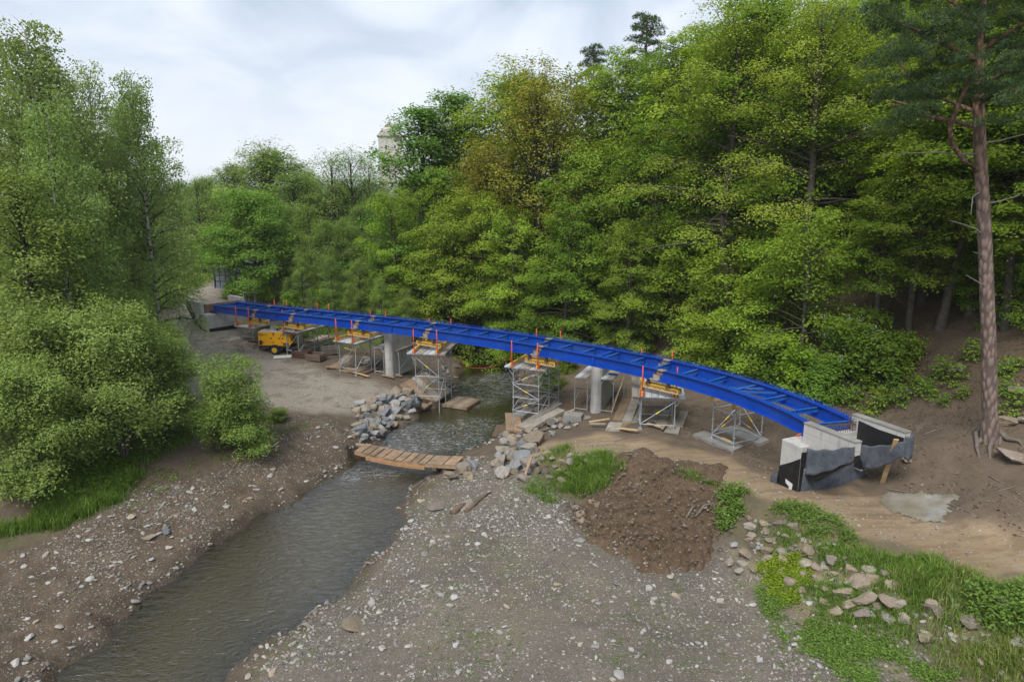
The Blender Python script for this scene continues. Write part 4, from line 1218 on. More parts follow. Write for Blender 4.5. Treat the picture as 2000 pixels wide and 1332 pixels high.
# ---- the wood on the slope
B = [tree_meshes('beech', M_BARK, L_BEECH, seed=100 + k, H=15 + k % 3, Rc=4.6 + .4 * (k % 2), base=.08 + .05 * (k % 3), nb=60, ll=.165, lw=.108, dens=1.0, spray_n=62, sprayr=.72, lean=(.03 * (k - 1), -.03)) for k in range(4)]
Lm = [tree_meshes('hornbeam', M_BARK, L_LIME, seed=120 + k, H=14 + k, Rc=4.5, base=.1, nb=60, ll=.165, lw=.105, dens=1.0, spray_n=62, sprayr=.72) for k in range(2)]
Lo = [tree_meshes('young_beech', M_BARK, L_BEECH if k else L_LIME, seed=140 + k, H=8.5, Rc=3.6, base=.04, nb=42, ll=.16, lw=.105, dens=1.1, spray_n=60, sprayr=.7, lean=(-.06, -.05)) for k in range(3)]
Al = [tree_meshes('alder', M_BARK_D, L_ALD, seed=160 + k, H=13, Rc=3.2, base=.10, nb=58, ll=.14, lw=.09, dens=1.15, spray_n=58, style='round', flat=.35) for k in range(3)]
HT_ = {'beech': 15.5, 'hornbeam': 14.5, 'young_beech': 8.5}
def foot_point(s):
    acc = 0
    for a, b in zip(FOOT[:-1], FOOT[1:]):
        L = math.hypot(b[0] - a[0], b[1] - a[1])
        if acc + L >= s or b is FOOT[-1]:
            t = (s - acc) / L
            return a[0] + (b[0] - a[0]) * t, a[1] + (b[1] - a[1]) * t, (b[1] - a[1]) / L, -(b[0] - a[0]) / L
        acc += L
rngF = random.Random(11)
placed = []
def try_place(x, y, gap):
    for (a, b, g) in placed:
        if (a - x) ** 2 + (b - y) ** 2 < (min(gap, g)) ** 2: return False
    placed.append((x, y, gap)); return True
def visible(x, y, z, h):
    if y < 3: return False
    u, v = proj(Vector((x, y, z + h * .7))); u2, _ = proj(Vector((x, y, z)))
    return -160 < u < 2160 or -160 < u2 < 2160
TOT = sum(math.hypot(b[0] - a[0], b[1] - a[1]) for a, b in zip(FOOT[:-1], FOOT[1:]))
def place_phrase(x, y, z, h, row):
    u, v = proj(Vector((x, y, z + h * .6)))
    a = ('above the far end of the bridge' if u < 700 else 'under the white tower' if u < 880 else 'above the stream' if u < 1060 else 'above the round nosed pier' if u < 1260 else 'right of the middle pier'
         if u < 1420 else 'left of the near abutment' if u < 1600 else 'above the near abutment' if u < 1800 else 'behind the tall pine')
    if u >= 1260 and u < 1420: a = 'above the striped deck tower'
    b = 'at the foot of the wood' if row <= 1 else 'halfway up the wood' if row <= 3 else 'on the skyline of the wood'
    return b + ' ' + a
# trees one can single out go in first: (u, v of the top, distance, key, bark, leaf, parameters, name, label)
def tree_at(u, vtop, y, meshes, H, name, label, cat='tree', group=None, wid=1.0, rz=None, ground=None):
    t = PY(u, vtop, y); g = hz(t.x, y) if ground is None else ground
    me_ = meshes[1]
    if 'top' not in me_:
        co = np.empty(len(me_.vertices) * 3, np.float32); me_.vertices.foreach_get('co', co); me_['top'] = float(np.percentile(co[2::3], 99.6))
    sc = (t.z - g) / me_['top']
    placed.append((t.x, y, 2.2))
    return plant(name, meshes, (t.x, y, g - .1), rngF.uniform(0, 6.28) if rz is None else rz, sc, label, cat, group, sc * wid)
oak = tree_meshes('bronze_oak', M_BARK_D, L_OAK, seed=201, H=17, Rc=5.6, base=.25, nb=58, ll=.15, lw=.09, dens=1.0, spray_n=46, style='open', flat=.3, gaps=.05)
tree_at(1062, 112, 55, oak, 17, 'oak_tree', 'tall bronze yellow oak with dark limbs standing out above the wood')
tree_at(950, 268, 58, oak, 17, 'oak_tree', 'smaller bronze yellow oak left of the tall one', wid=.8, rz=2.0)
yel = tree_meshes('yellow_maple', M_BARK, L_YEL, seed=203, H=16, Rc=4.8, base=.12, nb=72, ll=.10, lw=.066, dens=1.1, spray_n=92, sprayr=.7, style='beech', flat=.18)
tree_at(1440, 2, 45, yel, 16, 'maple_tree', 'yellow green flowering maple on the skyline left of the pine crown')
tree_at(1620, -30, 42, yel, 16, 'maple_tree', 'yellow green maple at the top edge beside the pine crown', rz=1.0)
pop = tree_meshes('blue_green_maple', M_BARK_D, L_MAPLE, seed=205, H=16, Rc=3.6, base=.2, nb=60, ll=.17, lw=.12, dens=1.1, spray_n=52, style='round', flat=.3)
tree_at(808, 205, 62, pop, 16, 'maple_tree', 'blue green maple with a dark trunk just right of the white tower', wid=1.25)
tree_at(905, 183, 66, pop, 16, 'maple_tree', 'rounded green maple crown on the skyline left of the bronze oak', rz=2.5)
tree_at(985, 160, 68, pop, 16, 'maple_tree', 'green maple crown half hidden by the bronze oak', rz=4.0)
for i, (u, v, y, k, lab) in enumerate([
        (772, 372, 58, B[0], 'green beech at the left end of the wood under the white tower'), (835, 330, 60, B[1], 'green beech below the blue green maple'), (890, 380, 56, Lm[0], 'fresh green hornbeam above the mouth of the stream'), (945, 372, 55, B[2], 'green beech under the smaller bronze oak'),
        (1003, 405, 52.5, Lm[1], 'fresh green hornbeam left of the tall bronze oak trunk'), (1100, 392, 50, B[3], 'green beech right below the tall bronze oak'), (1150, 290, 52, Lm[0], 'fresh green hornbeam right of the tall bronze oak'), (1205, 262, 52, B[0], 'green beech below the dark pine tops'), (1290, 230, 50, B[2], 'green beech below the larger dark pine top'), (1235, 430, 46, Lm[1], 'bright hornbeam low above the middle of the bridge'),
        (825, 480, 57, Lo[0], 'low young beech above the far side of the stream'), (880, 505, 55.5, Lo[1], 'low young beech over the stream bend'), (935, 520, 54.5, Lo[2], 'low young beech left of the tallest scaffold tower'), (1000, 545, 53, Lo[0], 'low young beech behind the tallest scaffold tower'), (1055, 540, 52, Lo[1], 'low young beech behind the splice over the tallest tower'),
        (862, 236, 67, B[1], 'green beech on the skyline between two maples'), (1000, 142, 63, Lm[0], 'fresh green crown on the skyline left of the tall bronze oak'), (1112, 132, 60, B[3], 'green crown on the skyline right behind the tall bronze oak'), (1190, 118, 58, B[0], 'green crown on the skyline left of the larger pine top'), (1232, 96, 60, Lm[1], 'fresh green crown just left of the larger pine top'), (1312, 78, 55, B[2], 'green crown just right of the larger pine top'),
        (1362, 52, 54, B[1], 'green skyline crown left of the yellow green maple'), (1400, 30, 52, Lm[0], 'fresh green skyline crown at the left of the yellow green maple'), (1510, -12, 48, B[3], 'green skyline crown right of the yellow green maple'), (1565, -40, 47, B[0], 'green crown at the top edge between two yellow green maples')]):
    tree_at(u, v, y, k, {'b': 15.2, 'h': 14.2, 'y': 8.3}[k[0].name[0]], {'b': 'beech', 'h': 'hornbeam', 'y': 'young_beech'}[k[0].name[0]], lab, wid=1.0, rz=i * 1.3)
BH = [tree_meshes('high_beech', M_BARK, L_BEECH, seed=180 + k, H=16, Rc=4.4, base=.42, nb=56, ll=.165, lw=.108, dens=1.05, spray_n=60, sprayr=.72, lean=(-.04, -.05)) for k in range(2)]
for i, (u, v, s_, lab) in enumerate([(1770, 668, .72, 'high crowned beech above the near abutment left of the pine'), (1835, 640, .85, 'high crowned beech just left of the pine trunk'), (1895, 610, .95, 'high crowned beech directly behind the pine trunk'), (1965, 640, .8, 'high crowned beech right of the pine trunk'), (2030, 660, .8, 'high crowned beech cut by the right edge'), (1700, 690, .62, 'high crowned beech behind the blossoming hawthorn'), (1990, 560, 1.0, 'high crowned beech deeper behind the pine'), (1800, 590, 1.0, 'high crowned beech deeper left of the pine'), (1935, 585, .9, 'high crowned beech in the shade right behind the pine'), (2010, 600, .9, 'high crowned beech at the right edge behind the pine'), (2060, 560, 1.0, 'high crowned beech beyond the right edge')]):
    g = G(u, v, 6); placed.append((g.x, g.y, 2.0)); plant('beech', BH[i % 2], g - Vector((0, 0, .1)), i * 1.9, s_, lab, 'tree', None, s_ * 1.1)
for i, (u, v, s_, lab) in enumerate([(1945, 600, .62, 'low young beech in the shade right behind the pine trunk'), (2000, 618, .6, 'low young beech at the right edge behind the pine'), (1975, 545, .8, 'young beech deeper in the shade behind the pine'), (1890, 590, .62, 'low young beech just left behind the pine trunk'), (2040, 570, .8, 'young beech cut by the right edge')]):
    g = G(u, v, 6); placed.append((g.x, g.y, 2.0)); plant('young_beech', Lo[1 + i % 2], g - Vector((0, 0, .1)), i * 1.9, s_, lab, 'tree')
rows = [(2.4, 2.7, Lo, .85, 1.2), (5.6, 3.7, B + Lm, .66, .88), (9.6, 4.2, B + Lm, .85, 1.05), (14.0, 4.6, B + Lm, .92, 1.15), (19.5, 5.2, B + Lm, .95, 1.2), (28, 6.2, B + Lm, .95, 1.2), (36, 7, B, 1, 1.25)]
nf = 0
for ri, (dd, step, kinds, smin, smax) in enumerate(rows):
    s = 60 + rngF.uniform(0, 2)
    while s < TOT - 36:
        fx_, fy_, nx_, ny_ = foot_point(s)
        if hill_d(np.array([fx_ + nx_]), np.array([fy_ + ny_]))[0] < 0: nx_, ny_ = -nx_, -ny_
        j = dd + rngF.uniform(-1.4, 1.4) * (1 if ri else .5)
        x, y = fx_ + nx_ * j, fy_ + ny_ * j
        s += step * rngF.uniform(.8, 1.25)
        z = hz(x, y)
        if ri == 0 and y < 33: continue
        if (ri == 1 and y < 34) or (ri == 2 and y < 30.5): continue
        if y < 22 or y > (105 if ri > 3 else 150) or not visible(x, y, z, 10): continue
        if not try_place(x, y, 2.1 if ri == 0 else 2.9): continue
        k = rngF.choice(kinds)
        nm = k[0].name.split('_trunk')[0]
        sc = rngF.uniform(smin, smax)
        if y > 62: sc *= .92 - .1 * (y > 78)
        adj = 'fresh green ' if k[1].materials[0] == L_LIME else 'green '
        plant(nm, k, (x, y, z - .1), rngF.uniform(0, 6.28), sc, adj + nm.replace('_', ' ') + ' ' + place_phrase(x, y, z, HT_[nm] * sc, ri), 'tree', 'trees of the wood on the slope', sc * rngF.uniform(.9, 1.12)); nf += 1
print('forest trees', nf)

# ---- conifer tops over the wood
def pine_crown(seed, clumps, m, ll, lw, r):
    rng = np.random.default_rng(seed); C, N, T = [], [], []
    for c in clumps:
        rr = r * rng.uniform(.7, 1.3)
        d = rng.normal(size=(m, 3)); d[:, 2] = np.abs(d[:, 2]) * .8 - .15; d /= np.linalg.norm(d, axis=1)[:, None]
        q = np.array(c) + d * (rr * rng.uniform(.25, 1, m) ** .6)[:, None] * np.array([1, 1, .6])
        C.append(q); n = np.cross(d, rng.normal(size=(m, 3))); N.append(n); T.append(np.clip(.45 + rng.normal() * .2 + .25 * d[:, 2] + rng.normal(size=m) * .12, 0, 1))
    return C, N, T
def needle_mesh(name, C, N, T, ll, lw, seed, mat=None):
    rng = np.random.default_rng(seed)
    v, f, t = leaf_quads(rng, np.concatenate(C), np.concatenate(N), ll, lw, np.concatenate(T))
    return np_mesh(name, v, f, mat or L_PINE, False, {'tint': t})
rng = np.random.default_rng(5)
tv, tf = tube_np([(0, 0, -.2), (.1, 0, 6), (0, .1, 12), (0, 0, 17)], [.25, .2, .13, .04], 7, 0)
cl = [];
wv, wf = [tv], list(tf); off = len(tv)
for k in range(40):
    z = 8.5 + 8.4 * k / 40; a = k * 2.4; L = (1 - (z - 8.5) / 9.2) * 2.3 + .35
    e = np.array([math.cos(a) * L, math.sin(a) * L, z + .3 * L]); v, f = tube_np([(0, 0, z), e * [.5, .5, 1] - [0, 0, .1], e], [.05, .035, .012], 4, off); wv.append(v); wf += f; off += len(v)
    cl += [e, e * [.7, .7, 1]] if rng.uniform() < .85 else [e]
Cc, Nn, Tt = pine_crown(6, cl, 150, 0, 0, .62)
sp = (np_mesh('far_pine_trunk', np.concatenate(wv), np.array(wf), M_PINEB, True), needle_mesh('far_pine_crown', Cc, Nn, Tt, .26, .05, 8))
tree_at(1264, 26, 66, sp, 17.3, 'pine_tree', 'dark pine top with an open crown on the skyline of the wood')
tree_at(1160, 88, 66, sp, 17.3, 'pine_tree', 'smaller dark pine top on the skyline beside the bronze oak', wid=.8)

# ---- the tall pine on the right
pb = G(1932, 858, 4.3)
pine = thing('pine_tree', 'tall reddish pine with bare trunk and exposed roots beside the near abutment', 'tree', pb)
def L3(u, v, dy=0.0): return np.array(PY(u, v, pb.y + dy) - pb)
tw_ = [L3(1933, 862) - [0, 0, .25], L3(1934, 820), L3(1930, 640), L3(1923, 450), L3(1914, 300), L3(1911, 200), L3(1914, 80), L3(1922, -60), L3(1930, -220)]
tv, tf = tube_np(tw_, [.36, .265, .235, .215, .195, .175, .14, .10, .04], 12, 0)
link('trunk', np_mesh('pine_trunk', tv, np.array(tf), M_PINEB, True), pine)
LIMBS = [([(1910, 250), (1860, 236), (1800, 226), (1770, 205), (1740, 196)], [.11, .1, .08, .06, .03], -.6), ([(1909, 336), (1880, 310), (1858, 280), (1856, 250), (1872, 205), (1888, 170), (1895, 150)], [.13, .12, .105, .1, .085, .07, .05], -.9),
         ([(1912, 222), (1870, 205), (1820, 185), (1785, 165), (1755, 120)], [.1, .085, .07, .05, .03], .6), ([(1914, 120), (1850, 90), (1790, 60), (1740, 40), (1715, 28)], [.11, .1, .08, .06, .03], -.4),
         ([(1913, 60), (1870, 10), (1800, -30), (1740, -60)], [.11, .1, .07, .04], .7), ([(1914, 100), (1960, 70), (2010, 40), (2060, 30)], [.1, .09, .06, .04], -.5), ([(1912, 170), (1960, 140), (2010, 130), (2060, 120)], [.09, .08, .06, .03], .6),
         ([(1918, 0), (1960, -60), (2020, -110)], [.1, .08, .04], 0), ([(1920, -40), (1880, -110), (1820, -150)], [.1, .08, .04], .2), ([(1911, 205), (1935, 190), (1975, 175), (2020, 190)], [.08, .07, .05, .03], -1.2)]
clumps = []
rg = np.random.default_rng(77)
for pts_, rad_, dy in LIMBS:
    n = len(pts_); q = [L3(u, v, dy * i / (n - 1) * 2.4) for i, (u, v) in enumerate(pts_)]
    v, f = tube_np(q, [k_ * .72 for k_ in rad_], 7, 0)
    link('limb', np_mesh('pine_limb', v, np.array(f), M_PINEB, True), pine)
    tail = 1 if n < 7 else 4
    for i in range(tail, n - 1):
        for _ in range(5):
            s = rg.uniform(0, 1); c = q[i] * (1 - s) + q[i + 1] * s
            clumps.append(c + rg.normal(size=3) * [.55, .8, .4] + [0, 0, .22])
for _ in range(95):
    u, v = rg.uniform(1720, 2090), rg.uniform(-230, 165)
    if v > 110 and 1880 < u < 1960: continue
    if u < 1760 and v < -40: continue
    clumps.append(L3(u, v, rg.uniform(-1.9, 1.9)))
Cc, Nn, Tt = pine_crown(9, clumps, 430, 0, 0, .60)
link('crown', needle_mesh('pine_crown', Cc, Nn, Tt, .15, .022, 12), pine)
M_ROOT = simple('root_bark', (.135, .11, .09), .35, 6, .9, 0, .4, 20)
M_DEAD = simple('dead_grey_branch', (.20, .18, .16), .3, 5, .9)
for a in ([(1926, 398), (1950, 394), (1985, 384), (2012, 368)], [(1920, 459), (1905, 447), (1880, 438), (1854, 431)], [(1922, 502), (1912, 496), (1900, 492)], [(1927, 560), (1916, 555), (1902, 546), (1886, 537)], [(1917, 300), (1880, 302), (1830, 298), (1770, 300), (1722, 304)], [(1918, 372), (1900, 385), (1896, 420)], [(1915, 280), (1950, 276), (2003, 262)]):
    q = [L3(u, v, -.25 * i) for i, (u, v) in enumerate(a)]
    tb, tfc = tube_np(q, np.linspace(.036, .010, len(q)), 5, 0); link('dead_branch', np_mesh('dead_branch', tb, np.array(tfc), M_DEAD, True), pine)
for a in ([(1915, 838), (1906, 850), (1908, 880), (1915, 898)], [(1942, 845), (1938, 862), (1932, 880), (1935, 900)], [(1925, 850), (1914, 866), (1900, 872)], [(1950, 850), (1968, 862), (1990, 866), (2005, 876)], [(1914, 836), (1902, 842), (1890, 850)], [(1946, 846), (1954, 858), (1952, 868)]):
    q = []
    for i, (u, v) in enumerate(a):
        g = G(u, v, 4.2); q.append(np.array(g - pb) + [0, 0, .10 if i < len(a) - 1 else -.08])
    q[0] = q[0] * .5 + np.array([0, 0, .22]) + np.array([q[0][0], q[0][1], 0]) * .2
    tb, tfc = tube_np(q, np.linspace(.13, .04, len(q)), 7, 0); link('root', np_mesh('pine_root', tb, np.array(tfc), M_ROOT, True), pine)

# ---- left side: birches, willows, the young willow, the round maple and what stands behind
BI = [tree_meshes('birch', M_BIRCH, L_BIRCH, seed=300 + k, H=18, Rc=4.2, base=.18, nb=74, ll=.135, lw=.10, dens=1.25, spray_n=48, style='birch', sprayr=.85, r0=.17, gaps=.05) for k in range(3)]
for a in [(38, 42, 37, 0, 'tallest birch at the left edge with a pointed top', 1.0), (118, 132, 41, 1, 'birch with a bushy top right of the tallest birch', .95), (165, 130, 47, 2, 'birch with a thin wispy top behind the front birches', .8), (258, 152, 43, 0, 'rounded weeping birch at the right end of the birch group', .76),
          (215, 190, 50, 1, 'birch half hidden behind the weeping birch', 1.0), (-40, 70, 42, 2, 'birch cut off by the left edge', 1.1), (75, 200, 33, 1, 'birch with a pale slanting trunk in front of the birch group', .9), (150, 260, 54, 0, 'birch deep inside the birch group', 1.1)]:
    tree_at(a[0], a[1], a[2], BI[a[3]], 17.6, 'birch_tree', a[4], wid=a[5], group='birches on the left', rz=a[0] * .1)
for a in [(20, 330, 31, 0, 1.0, 'dense alder under the tallest birch at the left edge'), (110, 380, 36, 1, 1.2, 'dense alder filling the foot of the birch group'), (185, 420, 42, 2, .95, 'alder behind the willows under the weeping birch'), (205, 400, 50, 0, .9, 'alder left of the green meadow'), (60, 420, 44, 1, 1.2, 'alder hidden deep behind the left willows'),
          (345, 352, 96, 1, 1.3, 'distant alder above the meadow beside the birch'), (382, 350, 88, 2, 1.0, 'distant alder between the meadow and the round maple'), (412, 345, 104, 0, 1.2, 'distant alder at the end of the dirt track'), (310, 372, 110, 2, 1.5, 'distant alder at the back of the meadow'), (360, 400, 120, 0, 1.5, 'small far alder at the end of the meadow'), (250, 390, 100, 1, 1.5, 'far alder seen through the birches'), (180, 395, 110, 0, 1.6, 'far alder behind the birch trunks'), (100, 395, 100, 2, 1.6, 'far alder behind the left birches'), (30, 395, 95, 1, 1.6, 'far alder behind the left edge birches')]:
    tree_at(a[0], a[1], a[2], Al[a[3]], 12.6, 'alder_tree', a[5], wid=a[4])
WI = [tree_meshes('willow', M_BARK, L_WILL, seed=330 + k, H=6.6, Rc=3.1, base=.06, nb=84, ll=.135, lw=.062, dens=1.9, spray_n=52, style='round', stems=7, sprayr=.5, flat=.4, updir=.25, gaps=.04) for k in range(3)]
for a in [(70, 600, 28.2, 0, 'big round willow bush at the lower left edge'), (205, 592, 28.6, 1, 'big pale willow bush in the middle of the left thicket'), (305, 640, 31, 2, 'willow bush at the right front of the left thicket'), (312, 625, 36, 0, 'tall willow bush beside the gravel yard reaching over it'), (250, 560, 36, 2, 'willow bush at the back of the left thicket'),
          (120, 560, 35, 1, 'willow bush behind the lower left willows'), (-30, 590, 31, 2, 'willow bush cut off by the left edge'), (20, 700, 25, 1, 'low willow in the shade at the lower left edge'), (240, 545, 42, 0, 'willow between the meadow and the gravel yard')]:
    tree_at(a[0], a[1], a[2], WI[a[3]], 6.5, 'willow_bush', a[4], 'bush', 'willow bushes on the left bank', wid=.92, rz=a[0] * .13)
SH = tree_meshes('young_willow', M_BARK, L_SHRUB, seed=351, H=4.6, Rc=2.3, base=.02, nb=120, ll=.12, lw=.055, dens=2.3, spray_n=50, style='cone', stems=8, sprayr=.36, flat=.5, updir=.4, gaps=.03, r0=.06)
g = G(462, 884, 1.5); plant('young_willow', SH, g, .4, .98, 'single young willow shrub on the left bank beside the gravel yard', 'bush', None, 1.0)
g = G(545, 822, 1.5); plant('young_willow', SH, g, 2.0, .15, 'small low willow sprout right of the single young willow', 'bush', None, .3)
MA = tree_meshes('round_maple', M_BARK_D, L_MAPLE, seed=361, H=11, Rc=4.9, base=.10, nb=84, ll=.17, lw=.13, dens=1.25, spray_n=60, style='round', flat=.3, sprayr=.7, gaps=.02)
tree_at(486, 372, 66, MA, 10.6, 'maple_tree', 'dense round dark green maple beside the far abutment', wid=1.15)
SPA = tree_meshes('half_bare_tree', M_BARK, L_ALD, seed=371, H=15, Rc=3.4, base=.3, nb=56, ll=.17, lw=.1, dens=.9, spray_n=24, style='open', flat=.4, gaps=.35)
YB = tree_meshes('budding_tree', M_BARK, L_ALD, seed=372, H=16, Rc=5.2, base=.1, nb=90, ll=.2, lw=.13, dens=1.1, spray_n=34, style='round', flat=.35)
tree_at(528, 296, 84, YB, 15.6, 'budding_tree', 'large rounded olive green tree rising behind the round maple', wid=1.45)
tree_at(520, 272, 85, SPA, 14.7, 'half_bare_tree', 'bare twigged tree top above the large olive green tree', wid=1.5)
tree_at(455, 320, 90, YB, 15.6, 'budding_tree', 'olive green tree left behind the round maple', wid=1.1, rz=1.0)
for a in [(642, 290, 78, 'half leafed tree against the sky left of the white tower', .9), (688, 286, 80, 'half leafed forked tree against the sky', .9), (716, 300, 82, 'thin half bare tree just left of the white tower', .5), (742, 360, 76, 'half bare tree top in front of the white tower', .6)]:
    tree_at(a[0], a[1], a[2], SPA, 14.7, 'half_bare_tree', a[3], wid=a[4], rz=a[0])
for a in [(572, 335, 78, 0, 1.3, 'alder rising right behind the round maple'), (612, 350, 84, 1, 1.3, 'alder below the half leafed trees'), (655, 368, 80, 2, 1.3, 'alder in front of the half leafed trees'), (700, 362, 84, 0, 1.3, 'alder below the thin half bare tree'), (738, 385, 76, 1, 1.2, 'alder below the white tower'), (600, 330, 98, 2, 1.4, 'far alder between the round maple and the half leafed trees'), (670, 350, 100, 1, 1.5, 'far alder behind the half leafed trees'), (735, 345, 98, 0, 1.4, 'far alder at the foot of the white tower'), (395, 345, 96, 2, 1.3, 'far alder left behind the round maple'),
          (600, 400, 66, 0, 1.0, 'alder right beside the round maple'), (628, 430, 62, 1, 1.0, 'pale alder with a thin dark trunk behind the gravel yard'), (668, 425, 67, 2, 1.05, 'pale alder behind the second scaffold tower'), (705, 400, 70, 0, 1.0, 'alder left of the wood under the white tower'), (650, 500, 57, 1, .95, 'low pale alder behind the bridge over the gravel yard'), (700, 505, 56, 2, .95, 'low pale alder behind the third scaffold tower'),
          (585, 490, 60, 2, .9, 'low alder behind the pier and generator'), (745, 470, 60, 0, 1.0, 'alder at the left foot of the wood'), (560, 540, 60, 1, .8, 'small alder beside the foot of the round maple'), (745, 540, 53, 1, .8, 'small alder behind the pier by the gravel yard'), (610, 560, 58, 0, .8, 'bushy small alder behind the bridge near its far end'), (790, 560, 53, 2, .9, 'bushy alder on the far side of the stream bend'), (680, 565, 54, 0, .8, 'bushy small alder at the back of the grass strip')]:
    tree_at(a[0], a[1], a[2], Al[a[3]], 12.6, 'alder_tree', a[5], wid=a[4], rz=a[0])
# ------------------------------------------------------------ white tower far behind the wood
M_PLAST = simple('pale_plaster', (.50, .46, .42), .06, .3, .9, 0, .05)
M_ROOF = simple('pale_tiled_roof', (.34, .30, .29), .1, .5, .9, 0, .1)
t0 = PY(762, 268, 250)
tw = thing('castle_tower', 'pale square castle tower with a stepped hipped roof behind the trees', 'tower', (t0.x, 250, 3.5), R(8))
def TZ(z): return z - 3.5
zE, zA = t0.z, PY(762, 239, 250).z
MB().box((0, 0, TZ(zE) / 2), (8.0, 8.0, TZ(zE))).build('shaft', M_PLAST, tw)
MB().box((0, 0, TZ(zE) + .1), (8.9, 8.9, .35)).build('eaves', M_ROOF, tw)
hr = zA - zE
MB().box((0, 0, TZ(zE) + .25 + hr * .20), (8.7, 8.7, hr * .42), None, .62).build('roof', M_ROOF, tw)
MB().box((0, 0, TZ(zE) + .28 + hr * .49), (5.6, 5.6, hr * .18), None, .72).build('roof', M_PLAST, tw)
MB().box((0, 0, TZ(zE) + .3 + hr * .79), (4.3, 4.3, hr * .44), None, .03).build('roof', M_ROOF, tw)
M_DARKW = simple('dark_window', (.03, .03, .035), .1)
for x, z in ((1.6, zE + 1.1), (-1.4, zE - 3.5), (1.6, zE - 3.5), (1.6, zE - 9), (-1.4, zE - 9)):
    MB().box((x, -4.0 if z < zE else -3.75, TZ(z)), (.5, .3, .9)).build('window', M_DARKW, tw)
MB().tube([(0, 0, TZ(zA)), (0, 0, TZ(zA) + 1.2)], .08, 5).build('finial', M_ROOF, tw)

# ------------------------------------------------------------ generator trailer
M_GENY = simple('yellow_enamel', (.72, .36, .008), .06, 3, .35, 0, .03, 20, (.45, .25, .03), .3)
M_GREYT = simple('grey_lid', (.42, .40, .40), .1, 4, .6)
gp = G(538, 692, 1.65)
gen = thing('generator_trailer', 'yellow single axle generator trailer with black chassis parked on the gravel yard', 'generator', gp, R(-6))
MB().box((0, .55, .57), (2.46, 1.06, .14)).build('chassis', M_BLKPL, gen, bevel=.02)
MB().prism([(-1.24, .66), (1.05, .66), (1.24, .80), (1.24, 1.62), (1.2, 1.68), (-1.2, 1.68), (-1.24, 1.62)], (0, 0, 0), (1, 0, 0), (0, 0, 1), (0, 1, 0), 1.1).build('body', M_GENY, gen)
MB().box((0, .55, 1.695), (2.40, 1.06, .03)).build('lid', M_GREYT, gen)
for x0, x1 in ((-.88, -.12), (-.10, .52), (.54, 1.04)):
    d = MB().box(((x0 + x1) / 2, -.006, 1.18), (x1 - x0 - .02, .014, .9)).build('door', M_GENY, gen)
    MB().box((x1 - .12 if x0 < 0 else x0 + .12, -.02, 1.22), (.11, .03, .09)).build('latch', M_BLKPL, d)
    for z in (.9, 1.46): MB().box((x0 + .02, -.018, z), (.06, .02, .09)).build('hinge', M_BLKPL, d)
MB().box((-1.06, -.006, .87), (.24, .016, .34)).build('grille', M_BLKPL, gen)
MB().box((.86, -.012, .80), (.42, .02, .18)).build('socket_panel', M_RUST, gen)
dc = MB().box((.83, -.018, 1.50), (.32, .012, .15)).build('badge', M_BLKPL, gen)
M_WHT = simple('white_print', (.75, .75, .75), .02, bump=0)
def write(txt, x, z, size, mat, parent, y=-.02):
    cu = bpy.data.curves.new('lettering', 'FONT'); cu.body = txt; cu.size = size; cu.extrude = .003; cu.align_x = 'CENTER'; cu.align_y = 'CENTER'
    tmp = bpy.data.objects.new('lettering', cu); COL.objects.link(tmp)
    bpy.context.view_layer.update()
    me = bpy.data.meshes.new_from_object(tmp.evaluated_get(bpy.context.evaluated_depsgraph_get()))
    bpy.data.objects.remove(tmp)
    me.materials.clear(); me.materials.append(mat)
    return link('lettering', me, parent, (x, y, z), (R(90), 0, 0))
write('GEN', .83, 1.50, .13, M_WHT, gen, -.027) if False else MB().box((.80, -.026, 1.50), (.07, .006, .10)).box((.88, -.026, 1.50), (.05, .006, .10)).build('badge_print', M_WHT, gen)
for z, w in ((1.52, .36), (1.42, .34)): MB().box((-1.03, -.004, z), (w, .01, .055)).build('print_strip', simple('brown_print', (.22, .10, .01), .1, bump=0), gen)
MB().box((-.66, -.016, 1.47), (.26, .008, .05)).build('print_strip', bpy.data.materials['brown_print'], gen)
MB().prism([(-.06, 0), (.06, 0), (0, .1)], (1.0, -.018, 1.24), (1, 0, 0), (0, 0, 1), (0, -1, 0), .004).build('warning_triangle', M_WHT, gen)
MB().box((-.02, -.016, 1.56), (.10, .01, .20)).build('rust_stain', M_RUST, gen)
for x in (.55, .75): MB().box((1.244, x, 1.15), (.012, .12, .25)).build('side_vent', M_BLKPL, gen)
for y in (-.03, 1.13):
    wv = MB().tube([(.0, y - .09, .33), (.0, y + .09, .33)], .33, 18).build('wheel', M_BLKPL, gen, bevel=0)
    MB().tube([(.0, y - .10, .33), (.0, y + .10, .33)], .20, 14).build('rim', M_YEL, wv)
    MB().tube([(.0, y - .12, .33), (.0, y + .12, .33)], .06, 8).build('hub', M_GENY, wv)
    fd = MB()
    for k in range(8):
        a0, a1 = R(15 + k * 18.75), R(15 + (k + 1) * 18.75)
        fd.bar((.0 + math.cos(a0) * .40, y, .33 + math.sin(a0) * .40), (.0 + math.cos(a1) * .40, y, .33 + math.sin(a1) * .40), .24, .02, (0, 1, 0) if False else (math.cos(a0), 0, math.sin(a0)))
    fd.build('mudguard', M_BLKPL, gen)
MB().bar((-1.2, .55, .55), (-1.75, .55, .78), .10, .10).bar((-1.75, .55, .78), (-2.35, .55, .80), .09, .09).build('drawbar', M_BLKPL, gen)
MB().tube([(-1.38, .35, .7), (-1.30, .35, .02)], .035, 6).box((-1.30, .35, .02), (.16, .16, .03)).build('jockey_leg', M_BLKPL, gen)
MB().tube([(.05, .5, 1.71), (.05, .5, 1.95)], .05, 8).build('exhaust', M_RUST, gen)
MB().tube([(.05, .5, 1.93), (.08, .5, 2.0)], .17, 10).box((.3, .5, 2.0), (.28, .22, .06)).build('exhaust_cap', simple('lime_cap', (.55, .6, .05)), gen)

